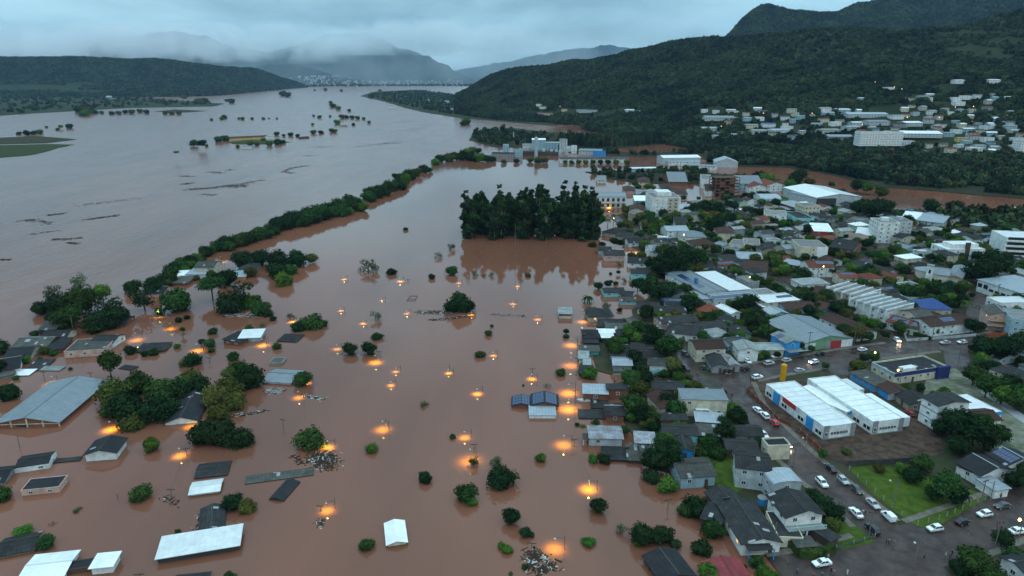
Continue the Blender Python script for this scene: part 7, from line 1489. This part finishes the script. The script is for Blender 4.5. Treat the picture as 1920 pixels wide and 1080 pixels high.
# distant lights on the far slope
farl = D.materials.new('distant_lamp'); farl.use_nodes = True; _b = farl.node_tree.nodes['Principled BSDF']; _b.inputs['Emission Color'].default_value = (1, .42, .1, 1); _b.inputs['Emission Strength'].default_value = 6; farl.cycles.emission_sampling = 'NONE'
V_, F_ = [], []; tube(V_, F_, (0, 0, 5.6), (0, 0, 6.4), .5, .5, 8); FL = mesh('lamp_head', V_, F_, farl); V_, F_ = [], []; tube(V_, F_, (0, 0, -1), (0, 0, 5.6), .1, .1, 5); FP = mesh('pole', V_, F_, polem); LI = []
for px, py in [(1352, 240), (1431, 216), (1640, 157), (1676, 166), (1690, 170), (1798, 198), (1790, 205), (1824, 204), (1821, 232), (1853, 232), (1887, 221), (1050, 201), (1522, 216), (1545, 215), (864, 190), (1616, 238), (1700, 224), (1760, 224)]:
    q = hill_at(px, py+3) if px > 900 else P(px, py+2, 1); r_ = empty('street_lamp', q); setp(r_, None, 'street lamp', 'lamps on the far slope'); obj('pole', FP, r_); obj('lamp_head', FL, r_); LI.append((r_, px, py, 'tiny distant glowing street lamp'))
autolabel(LI)
# ---------------------------------------------------------------- utility poles, half drowned, and wires
LI = []; WP = {}
def upole(px, py, h, z0=0, arms=1, tag=None, wet=True):
    q = P(px, py, z0); r_ = empty('utility_pole', q, R.uniform(-.5, .5)); setp(r_, None, 'utility pole', 'utility poles'); obj('pole', POLE, r_, (0, 0, 0), (0, 0, 0), (1.2, 1.2, h))
    if arms:
        V_, F_ = [], []; addbox(V_, F_, -1.1, 1.1, -.07, .07, h-.55, h-.42)
        for x in (-1, -.5, .5, 1): addbox(V_, F_, x-.05, x+.05, -.05, .05, h-.418, h-.2)
        obj('crossarm', mesh('crossarm', V_, F_, woodm), r_)
    LI.append((r_, px, py, 'utility pole rising from the flood' if wet else 'utility pole on dry ground'))
    if tag: WP[tag] = Vector((q.x, q.y, z0+h-.3))
    return r_
for i, (px, py, h) in enumerate([(344, 638, 3), (84, 714, 4), (155, 679, 2.2), (171, 711, 3), (393, 680, 2.5), (843, 695, 2.6), (998, 703, 3), (711, 668, 2.5), (501, 650, 2.5), (531, 800, 3), (350, 853, 2.5), (221, 935, 1.5), (322, 932, 2.8), (602, 958, 2), (724, 800, 3), (889, 850, 3.5), (1076, 838, 3), (1105, 912, 3), (997, 1035, 3), (1082, 688, 4), (1083, 652, 4), (1078, 755, 5), (1252, 956, 3.5), (37, 838, 4.5),
                                 (966, 485, 22), (262, 1082, 1.2), (571, 742, 2), (765, 528, 1.5), (878, 530, 1.2), (785, 583, 1), (1097, 597, 4), (138, 622, 7), (234, 637, 3), (141, 716, 1.5)]):
    upole(px, py, h, 0, arms=0 if h > 20 or i % 3 == 2 else 1, tag=('w', i))
for i, (px, py, h) in enumerate([(1515, 660, 9), (1600, 650, 9), (1747, 640, 9), (1718, 668, 8), (1798, 673, 9), (1586, 688, 7), (1445, 815, 8), (1398, 730, 7), (1362, 705, 8), (1340, 510, 8), (1353, 508, 8), (1533, 520, 8), (1575, 570, 8), (1626, 590, 7), (1664, 620, 8), (1836, 955, 9), (1628, 1010, 8), (1450, 1025, 7), (1240, 500, 12), (1221, 520, 12), (1664, 480, 8), (1869, 560, 8), (1300, 868, 7), (1864, 1030, 8), (1488, 870, 7), (1458, 985, 6)]):
    upole(px, py, h, G, tag=('d', i), wet=False)
autolabel(LI)
def wire(a, b, sag=.6, lab=None):
    a, b = WP[a], WP[b]; V_, F_ = [], []; pr = a
    for k in range(1, 9): t = k/8; q = a.lerp(b, t)-Vector((0, 0, sag*4*t*(1-t))); tube(V_, F_, pr, q, .025, .025, 3); pr = q
    setp(obj('power_line', mesh('power_line', V_, F_, darkm)), lab, 'power line', 'power lines')
wire(('w', 1), ('w', 2), 1, 'thin power line sagging above the flood near the left edge'); wire(('w', 19), ('w', 20), .5, 'short power line between poles at the water edge'); wire(('w', 19), ('w', 21), .6, 'power line running down the water edge past the boat')
wire(('w', 21), ('w', 16), .8, 'power line from the boat to the orange lamp pole'); wire(('w', 16), ('w', 17), 1, 'power line over open flood to the spiky bush'); wire(('d', 0), ('d', 1), .8, 'power line in front of the supermarket hall'); wire(('d', 1), ('d', 2), .8, 'power line across the wide street junction'); wire(('w', 10), ('w', 12), .8, 'power line over the flood beside the patched dark roof'); wire(('d', 6), ('d', 7), .8, 'power line along the red fence')
# ---------------------------------------------------------------- floating debris
debm = mat('debris_dark', (.045, .03, .022), .9, .4, 2); deb2 = mat('debris_pale', (.4, .42, .42), .8, .5, 3)
def debris(line, n, wid, s0, s1, label, seed, pale=.1, name='debris'):
    r = random.Random(seed); W = [P(a, b, 0) for a, b in line]; V, F, mi = [], [], []
    for k in range(n):
        t = r.random()*(len(W)-1); i = min(int(t), len(W)-2); q = W[i].lerp(W[i+1], t-i)+Vector((r.gauss(0, wid), r.gauss(0, wid), 0)); th = r.uniform(0, 3.14)
        l, w_ = r.uniform(s0, s1), r.uniform(s0, s1)*.22; c, s = math.cos(th), math.sin(th); b = len(V); h = r.uniform(.03, .12)
        for z in (-.1, h):
            for x, y in ((-l/2, -w_/2), (l/2, -w_/2), (l/2, w_/2), (-l/2, w_/2)): V.append((q.x+x*c-y*s, q.y+x*s+y*c, z))
        F += [(b+4, b+5, b+6, b+7), (b, b+1, b+5, b+4), (b+1, b+2, b+6, b+5), (b+2, b+3, b+7, b+6), (b+3, b, b+4, b+7)]; mi += [1 if r.random() < pale else 0]*5
    setp(obj(name, mesh(name, V, F, [debm, deb2], mi)), label, 'debris', None, 'stuff')
debris([(785, 586), (815, 585), (845, 589)], 420, 1.3, .3, 1.6, 'raft of driftwood and rubbish left of the dense round tree', 1, .2); debris([(803, 600), (840, 598), (880, 592)], 260, .9, .3, 1.5, 'lower strand of driftwood below the dense round tree', 2, .2)
debris([(925, 590), (950, 591), (985, 593)], 260, .7, .3, 1.4, 'thin line of rubbish right of the dense round tree', 3, .3); debris([(598, 852), (608, 862), (615, 872)], 620, 1.7, .3, 1.6, 'dense raft of branches and rubbish under the bright lamp', 4, .12)
debris([(430, 780), (460, 777), (500, 770)], 160, .5, .3, 1.8, 'strand of driftwood trailing from the light green trees', 5, .2); debris([(425, 590), (470, 591), (505, 590)], 480, 1.6, .3, 1.5, 'bank of rubbish washed against the promontory trees', 6, .5)
debris([(505, 733), (515, 735), (530, 733)], 140, .9, .3, 1.4, 'pale rubbish below the battered grey roof', 7, .6); debris([(570, 740), (588, 745), (603, 749)], 130, .6, .3, 1.5, 'white and dark rubbish at a drowned pole', 8, .5); debris([(645, 664), (670, 667), (690, 664)], 160, .5, .2, 1, 'rubbish fringe under two round bushes', 9, .5)
debris([(1000, 1040), (1010, 1055), (1022, 1068)], 170, 1.6, .3, 2.4, 'tangle of broken boards and branches at the bottom lamp', 10, .25); debris([(550, 852), (565, 868), (590, 862)], 50, .5, .4, 2, 'loose sticks above the long grey strip', 11, .1); debris([(600, 975), (605, 985)], 40, .6, .3, 1.5, 'sticks below the lower lamp', 12, .3)
debris([(310, 935), (325, 940), (330, 944)], 40, .8, .3, 1.6, 'sticks around a drowned pole near the pine-like bush', 13, .2); debris([(370, 1000), (378, 990), (373, 965)], 50, .8, .3, 2, 'branches beside the dark grey gable roof', 14, .2); debris([(1400, 712), (1420, 745), (1450, 790), (1480, 815)], 500, 1.4, .2, 1.2, 'earth clods and rubble along the red fence', 15, .2)
debris([(1685, 962), (1690, 968), (1698, 972)], 90, .9, .3, 1.4, 'heap of broken furniture behind the white van', 16, .5); debris([(1560, 840), (1640, 830), (1720, 845)], 700, 7, .2, 1.2, 'scattered rubble over the muddy lot', 17, .15); debris([(1575, 684), (1590, 690), (1600, 700)], 80, 1.2, .3, 1.2, 'discarded furniture on the street corner', 18, .6)
for k, (ln, n, w_) in enumerate([([(353, 356), (400, 352), (440, 347), (492, 338)], 700, 3), ([(430, 351), (460, 348)], 300, 4), ([(530, 323), (545, 315), (575, 311)], 300, 2), ([(530, 322), (550, 325)], 120, 2), ([(45, 414), (62, 412), (90, 420)], 200, 2), ([(95, 403), (115, 401)], 160, 1.6), ([(160, 412), (220, 404)], 260, 1.4), ([(100, 449), (125, 449), (150, 446)], 160, 1.2), ([(127, 455), (145, 457)], 90, 1),
                                   ([(338, 330), (360, 331)], 120, 2), ([(395, 322), (420, 325)], 140, 2.5), ([(340, 346), (360, 343)], 120, 2), ([(425, 320), (432, 318)], 60, 2), ([(585, 276), (625, 275)], 140, 3), ([(660, 276), (760, 265)], 300, 5), ([(570, 292), (590, 292)], 80, 2), ([(710, 270), (750, 268)], 160, 4), ([(700, 235), (780, 225)], 200, 6), ([(0, 487), (20, 488)], 50, .7), ([(55, 440), (110, 432)], 60, 1), ([(150, 385), (260, 372)], 140, 3), ([(380, 364), (400, 366)], 90, 2), ([(715, 250), (790, 240)], 160, 6)]):
    debris(ln, int(n*.55), w_*1.25, .8, 3.4, 'dark streak of driftwood drifting on the river' if False else ['long', 'short', 'broken', 'faint', 'thin'][k % 5]+' streak of driftwood drifting on the river', 50+k, 0, 'driftwood')
# a boat, a water tank, the yellow silo, dishes
q = P(1095, 752, .1); r_ = empty('boat', q, .05); setp(r_, 'white motor boat moored by the brick houses', 'boat')
V = [(-2.8, 0, .7), (-1.5, -.8, .65), (2.2, -.85, .6), (2.2, .85, .6), (-1.5, .8, .65), (-2.2, 0, 0), (-1.4, -.5, -.1), (2.1, -.6, -.1), (2.1, .6, -.1), (-1.4, .5, -.1)]
obj('hull', mesh('hull', V, [(0, 5, 6, 1), (1, 6, 7, 2), (2, 7, 8, 3), (3, 8, 9, 4), (4, 9, 5, 0), (5, 9, 8, 7, 6)], whitem), r_); box_part(r_, 'deck', -1.4, 2.1, -.7, .7, .35, .42, wm('lgrey')); box_part(r_, 'motor', 2.2, 2.6, -.2, .2, .2, 1.0, darkm); box_part(r_, 'seat', -.2, .3, -.6, .6, .42, .75, darkm)
q = P(1467, 713, G); r_ = empty('water_tower', q); setp(r_, 'tall yellow cylindrical water tank at the head of the school', 'water tank'); V_, F_ = [], []; tube(V_, F_, (0, 0, 0), (0, 0, 6.3), 1.05, 1.05, 20); obj('tank', mesh('tank', V_, F_, mat('tank_yellow', (.6, .3, .02), .4, .2)), r_)
V_, F_ = [], []; tube(V_, F_, (0, 0, 6.3), (0, 0, 6.6), 1.08, .7, 20); obj('lid', mesh('lid', V_, F_, mat('tank_yellow', (.6, .3, .02))), r_)
def rtank(px, py, z, rr, hh, lb):
    q = P(px, py, z); r_ = empty('water_tank', q); setp(r_, lb, 'water tank'); V_, F_ = [], []; tube(V_, F_, (0, 0, 0), (0, 0, hh), rr*.85, rr, 14); obj('tank', mesh('tank', V_, F_, mat('tank_blue', (.03, .22, .5), .4, .2)), r_); V_, F_ = [], []; tube(V_, F_, (0, 0, hh), (0, 0, hh+.25), rr*1.05, rr*.3, 14); obj('lid', mesh('lid', V_, F_, mat('tank_lid', (.2, .2, .2), .6)), r_)
rtank(1429, 944, 2.2, 1.3, 1.9, 'round blue water tank beside the white balcony house'); rtank(1305, 528, 5.5, 1.1, 2.2, 'round blue water tank on the factory roof'); rtank(1708, 399, 6, 1.6, 2.6, 'blue water tank on the white warehouse roofs')
# pool
q = P(1443, 583, G); V_, F_ = [], []; tube(V_, F_, (0, 0, 0), (0, 0, .7), 1, 1, 28); r_ = empty('swimming_pool', q); setp(r_, 'oval turquoise swimming pool in a garden', 'swimming pool'); obj('pool_wall', mesh('pool_wall', V_, F_, wm('beige')), r_, (0, 0, 0), (0, 0, 0), (4.6, 3.2, 1)); V_, F_ = [], []; tube(V_, F_, (0, 0, .7), (0, 0, .76), .86, .86, 28); obj('pool_water', mesh('pool_water', V_, F_, mat('pool_water', (.03, .42, .42), .1, 0, spec=.6)), r_, (0, 0, 0), (0, 0, 0), (4.6, 3.2, 1))
q = P(1358, 816, G); r_ = empty('swimming_pool', q); setp(r_, 'small round blue pool beside the light grey roof', 'swimming pool'); obj('pool_wall', D.meshes['pool_wall'], r_, (0, 0, 0), (0, 0, 0), (1.8, 1.8, 1)); obj('pool_water', D.meshes['pool_water'], r_, (0, 0, 0), (0, 0, 0), (1.8, 1.8, 1))
dishm = mat('dish_grey', (.35, .36, .36), .5, .2); LI = []
V_, F_ = [], []
for ring in range(4):
    for k in range(12): th = 6.283*k/12; rr0 = ring/3; V_.append((rr0*math.cos(th), rr0*math.sin(th), .3*rr0*rr0))
for ring in range(3):
    for k in range(12): F_.append((ring*12+k, ring*12+(k+1) % 12, (ring+1)*12+(k+1) % 12, (ring+1)*12+k))
DISH = mesh('reflector', V_, F_, dishm); DST = boxmesh('stand', -.05, .05, -.05, .05, -1.2, 0, darkm)
for px, py, z in [(1096, 628, 3.4), (1201, 646, 3.2), (1177, 839, 1.9), (1107, 578, 3.2), (1115, 577, 3.2), (1345, 842, 2), (1286, 722, 3.4), (1363, 934, 4.5)]:
    q = P(px, py, z); r_ = empty('satellite_dish', q); setp(r_, None, 'satellite dish', 'satellite dishes'); obj('reflector', DISH, r_, (0, 0, 0), (math.radians(-40), 0, .4), (.9, .9, .9)); obj('stand', DST, r_); LI.append((r_, px, py, 'grey satellite dish'))
autolabel(LI)
# ---------------------------------------------------------------- fences, walls, hedges
def fence(name, line, h, th, m, label, posts=0, pm=None, cat='fence', part='panel'):
    W = [P(a, b, G) for a, b in line]; r_ = empty(name, W[0]); setp(r_, label, cat)
    for i in range(len(W)-1):
        a, b = W[i], W[i+1]; ln = (b-a).length; an = math.atan2((b-a).y, (b-a).x); n = max(1, int(ln/3.2))
        for k in range(n):
            c = a.lerp(b, (k+.5)/n)-W[0]
            if m: obj(part, boxmesh(part, -ln/n/2+.06, ln/n/2-.06, -th/2, th/2, -.1, h, m), r_, c, (0, 0, an))
            if posts: obj('post', boxmesh('post', -.09, .09, -.09, .09, -.1, posts, pm or concm), r_, a.lerp(b, k/n)-W[0], (0, 0, an))
fence('brick_fence', [(1400, 733), (1460, 790), (1482, 800)], 1.3, .15, mat('red_brick_fence', (.2, .06, .035), .8, .3, 2), 'low red brick fence along the front of the school, upper part', 1.5)
fence('brick_fence', [(1500, 812), (1550, 856)], 1.3, .15, mat('red_brick_fence', (.2, .06, .035)), 'low red brick fence along the front of the school, lower part', 1.5)
fence('post_fence', [(1592, 882), (1640, 925), (1690, 968), (1720, 986), (1760, 975), (1860, 933)], 0, .1, None, 'row of pale concrete fence posts around the green lot', 1.6, cat='fence')
fence('garden_fence', [(1568, 1028), (1600, 1020), (1640, 1008), (1630, 995)], .7, .08, mat('fence_green_metal', (.08, .11, .09), .7), 'low metal fence at the corner of the small lawn', 1.1)
fence('garden_wall', [(1588, 874), (1700, 868), (1735, 872)], 1.8, .2, mat('dark_block_wall', (.07, .07, .065), .9, .3), 'dark block wall behind the green lot', 0, cat='wall')
fence('brick_wall', [(1848, 634), (1890, 632)], 2.2, .2, mat('orange_brick_wall', (.3, .09, .04), .8, .3), 'orange brick wall between the dark trees', 0, cat='wall')
fence('plank_fence', [(1187, 704), (1248, 702)], 2, .1, wm('aqua'), 'turquoise plank fence at the edge of the muddy yard', 0)
fence('garden_wall', [(1148, 707), (1190, 706)], 1.4, .15, wm('tan'), 'tan garden wall above the brown water', 0, cat='wall')
fence('garden_wall', [(1457, 535), (1490, 550), (1520, 563)], 1.2, .15, wm('lgrey'), 'pale garden wall along the lane behind the veranda house', 0, cat='wall')
fence('garden_wall', [(1690, 620), (1700, 640), (1790, 634), (1830, 630)], 1.2, .15, wm('lgrey'), 'pale garden wall in front of the red roofed houses', 0, cat='wall')
def hedge(line, w_, h_, label, kind='mid', seed=3):
    r = random.Random(seed); W = [P(a, b, G) for a, b in line]; V, F = [], []
    L_ = sum((W[i+1]-W[i]).length for i in range(len(W)-1)); n = int(L_*60)
    for k in range(n):
        t = r.random()*(len(W)-1); i = min(int(t), len(W)-2); q = W[i].lerp(W[i+1], t-i); d = (W[i+1]-W[i]).normalized(); nn = Vector((-d.y, d.x, 0)); q = q+nn*r.uniform(-w_, w_); q.z = G+h_*(1-r.random()**2)
        a = Vector((r.gauss(0, 1), r.gauss(0, 1), r.gauss(0, 1))).normalized(); b = a.orthogonal().normalized(); s = r.uniform(.12, .3); i0 = len(V); V += [q+a*s, q+b*s, q-a*s, q-b*s]; F.append((i0, i0+1, i0+2, i0+3))
    for i in range(len(W)-1):
        d = (W[i+1]-W[i]); nn = Vector((-d.y, d.x, 0)).normalized()*w_*.8; b = len(V)
        for e in (W[i]-nn, W[i]+nn, W[i+1]+nn, W[i+1]-nn): V += [Vector((e.x, e.y, G-.2)), Vector((e.x, e.y, G+h_*.85))]
        F += [(b+1, b+3, b+5, b+7), (b, b+2, b+3, b+1), (b+2, b+4, b+5, b+3), (b+4, b+6, b+7, b+5), (b+6, b, b+1, b+7)]
    setp(obj('hedge', mesh('hedge', V, F, LM[kind])), label, 'hedge')
hedge([(1484, 1022), (1497, 1042), (1530, 1046), (1562, 1034)], .9, 2.2, 'trimmed green hedge at the corner of the cobbled street'); hedge([(1706, 626), (1745, 638)], .7, 1.6, 'low hedge before the red roofed houses'); hedge([(1495, 545), (1520, 562), (1540, 572)], 1.2, 2.4, 'tall hedge along the lane by the white van', 'dark')
hedge([(1540, 380), (1580, 397)], .8, 2.5, 'clipped hedge below the large white hall', 'dark')
# red roofed houses by the junction
for a, b, c, h, rf, wl, lb in [((1663, 590 and 602), (1700, 612), 11, 3.6, 'red', 'white', 'red tiled white house left of the green gabled one'), ((1688, 612), (1722, 616), 10, 3.4, 'brown', 'lgreen', 'green gabled house with solar panels on a brown roof'), ((1745, 612), (1828, 603), 11, 5, 'brown', 'white', 'long brown tiled double house with solar panels at the junction')]:
    B(a, b, c, h, 'gable', 'x', rf, wl, lb, solarspec=(3, 4, 0, -2.2, False), z0=G)
# ---------------------------------------------------------------- people
skinm = mat('skin', (.35, .2, .14), .7, 0); hairm = mat('hair', (.02, .015, .012), .8, 0)
CLO = {n: mat('cloth_'+n, c, .9, 0) for n, c in {'black': (.02, .02, .025), 'white': (.6, .6, .6), 'blue': (.04, .12, .35), 'red': (.4, .05, .05), 'yellow': (.5, .38, .05), 'grey': (.15, .15, .16), 'navy': (.03, .04, .08), 'pink': (.5, .22, .25)}.items()}
def skin_mesh(name, J, E, rad, m):
    me = D.meshes.new(name+'_rig'); me.from_pydata(J, E, []); o = D.objects.new(name+'_rig', me); COL.objects.link(o); md = o.modifiers.new('s', 'SKIN'); sv = me.skin_vertices[0].data
    for i, r in enumerate(rad): sv[i].radius = (r, r)
    sv[0].use_root = True; o.modifiers.new('b', 'SUBSURF').levels = 1
    dg = bpy.context.evaluated_depsgraph_get(); me2 = D.meshes.new_from_object(o.evaluated_get(dg)); me2.name = name; me2.materials.clear(); me2.materials.append(m); me2.polygons.foreach_set('use_smooth', [True]*len(me2.polygons)); D.objects.remove(o); return me2
POSES = []
for s in (0, .22):
    J = [(0, 0, .95), (0, 0, 1.2), (0, 0, 1.42), (0, 0, 1.52), (0, 0, 1.66), (.1, s, .9), (.1, s*.3+.02, .5), (.11, s-.02, .08), (.11, s-.14, .03), (-.1, -s, .9), (-.1, -s*.6, .5), (-.11, -s*1.2, .08), (-.11, -s*1.2-.12, .03), (.19, 0, 1.4), (.25, .04+s*.3, 1.14), (.27, -.05-s*.5, .9), (.27, -.07-s*.6, .82), (-.19, 0, 1.4), (-.25, .04, 1.14), (-.27, -.04+s*.5, .9), (-.27, -.05+s*.6, .82)]
    J[5] = (.1, 0, .9); J[9] = (-.1, 0, .9)
    E = [(0, 1), (1, 2), (2, 3), (3, 4), (0, 5), (5, 6), (6, 7), (7, 8), (0, 9), (9, 10), (10, 11), (11, 12), (2, 13), (13, 14), (14, 15), (15, 16), (2, 17), (17, 18), (18, 19), (19, 20)]
    rad = [.13, .125, .13, .055, .105, .085, .06, .045, .04, .085, .06, .045, .04, .06, .042, .032, .035, .06, .042, .032, .035]
    body = skin_mesh('body', J, E, rad, skinm)
    shirt = {}; pants = {}
    tops = skin_mesh('shirt', [J[1], J[2], J[13], J[14], J[17], J[18], (0, 0, .98)], [(0, 1), (1, 2), (2, 3), (1, 4), (4, 5), (0, 6)], [.145, .15, .075, .058, .075, .058, .145], CLO['black'])
    legs = skin_mesh('trousers', [J[0], J[5], J[6], J[7], J[9], J[10], J[11]], [(0, 1), (1, 2), (2, 3), (0, 4), (4, 5), (5, 6)], [.145, .1, .078, .062, .1, .078, .062], CLO['navy'])
    V_, F_ = [], []; tube(V_, F_, (0, .02, 1.66), (0, .02, 1.79), .112, .06, 9); hair = mesh('hair', V_, F_, hairm)
    POSES.append((body, tops, legs, hair))
CLM = {}
def cloth(me, c):
    k = (me.name, c)
    if k not in CLM: m2 = me.copy(); m2.materials.clear(); m2.materials.append(CLO[c]); CLM[k] = m2
    return CLM[k]
PI_ = []
for px, py, pose, top, leg, grp in [(1494, 1072, 0, 'blue', 'navy', None), (1522, 1078, 1, 'black', 'grey', 1), (1525, 1080, 0, 'red', 'navy', 1), (1541, 1078, 1, 'grey', 'navy', 1), (1558, 1070, 0, 'black', 'black', 1), (1563, 1074, 0, 'pink', 'grey', 1), (1588, 1073, 1, 'white', 'white', None), (1552, 1045, 0, 'pink', 'blue', None), (1477, 1058, 0, 'black', 'navy', None), (1617, 961, 1, 'white', 'grey', 2), (1622, 960, 0, 'black', 'black', 2),
                                   (1662, 1015, 0, 'black', 'navy', 3), (1666, 1016, 0, 'yellow', 'black', 3), (1671, 1017, 1, 'navy', 'grey', 3), (1676, 1018, 0, 'blue', 'grey', 3), (1732, 1044, 1, 'black', 'black', None), (1773, 1038, 1, 'grey', 'white', 4), (1780, 1042, 0, 'navy', 'navy', 4), (1785, 1035, 0, 'grey', 'black', 4), (1869, 986, 0, 'grey', 'red', 5), (1877, 990, 0, 'blue', 'black', 5), (1876, 1074 and 930, 0, 'yellow', 'black', None), (1689, 772, 0, 'black', 'grey', None), (1407, 708, 0, 'black', 'black', None),
                                   (1362, 702, 0, 'white', 'navy', 6), (1366, 703, 1, 'black', 'navy', 6), (1369, 702, 0, 'white', 'black', 6), (1300, 700, 1, 'black', 'grey', 7), (1307, 699, 0, 'grey', 'black', 7), (1372, 740, 0, 'black', 'black', None), (1372, 752, 0, 'black', 'navy', None), (1817, 656, 1, 'navy', 'black', None), (1155, 712, 0, 'white', 'grey', 8), (1152, 716, 0, 'grey', 'navy', 8), (1575, 1085 and 968, 0, 'black', 'black', None)]:
    q = P(px, py+4, G+.03) if px > 1160 else P(px, py+3, .1); r_ = empty('person', (q.x, q.y, G+.03 if px > 1160 else .1), R.uniform(-3.1, 3.1)); b, t_, l_, h_ = POSES[pose]; s = R.uniform(.95, 1.05)
    for nm, me in (('body', b), ('shirt', cloth(t_, top)), ('trousers', cloth(l_, leg)), ('hair', h_)): obj(nm, me, r_, (0, 0, 0), (0, 0, 0), (s, s, s))
    setp(r_, None, 'person', 'people in the streets'); PI_.append((r_, px, py, f'{"walking" if pose else "standing"} person in {top} top and {leg} trousers'))
autolabel(PI_)
# small steel frame drifting in the flood
W = [P(763, 564, .1), P(778, 564, .1), P(783, 555, .1), P(769, 555, .1)]; r_ = empty('metal_frame', W[0]); setp(r_, 'dark rectangular metal frame sticking out of open water', 'frame')
for i in range(4): V_, F_ = [], []; tube(V_, F_, W[i]-W[0], W[(i+1) % 4]-W[0], .12, .12, 5); obj('bar', mesh('bar', V_, F_, darkm), r_)
V_, F_ = [], []; tube(V_, F_, W[0].lerp(W[3], .4)-W[0], W[1].lerp(W[2], .4)-W[0], .1, .1, 5); obj('bar', mesh('bar', V_, F_, darkm), r_)

# ---------------------------------------------------------------- past 300 houses: the smallest in the photo become one mass
import bmesh
hs = []
for o in [o for o in sc.objects if o.parent is None and o.get('category') == 'house']:
    q = proj(o.location); hs.append((1/q[2]*(1 if o.get('group') else 3), o))
hs.sort(key=lambda t: -t[0])
if len(hs) > 292:
    bm = bmesh.new(); uvl = bm.loops.layers.uv.new('UVMap'); slots = []
    kids = {}
    for o in sc.objects:
        if o.parent: kids.setdefault(o.parent.name, []).append(o)
    def mw(o):
        m = Matrix.LocRotScale(o.location, o.rotation_euler, o.scale); return (mw(o.parent) @ m) if o.parent else m
    kill = []
    for _, r0 in hs[292:]:
        st = [r0]
        while st:
            o = st.pop(); kill.append(o); st += kids.get(o.name, [])
            if o.type != 'MESH': continue
            nv, nf = len(bm.verts), len(bm.faces); bm.from_mesh(o.data); bm.verts.ensure_lookup_table(); bm.faces.ensure_lookup_table(); M_ = mw(o)
            for v in bm.verts[nv:]: v.co = M_ @ v.co
            for f in bm.faces[nf:]:
                m = o.data.materials[f.material_index] if o.data.materials else None
                if m not in slots: slots.append(m)
                f.material_index = slots.index(m)
    me = D.meshes.new('distant_houses'); bm.to_mesh(me); bm.free()
    for m in slots: me.materials.append(m)
    for o in kill: D.objects.remove(o)
    setp(obj('distant_houses', me), 'small distant houses packed between the town centre and the far slope', 'houses', None, 'stuff')
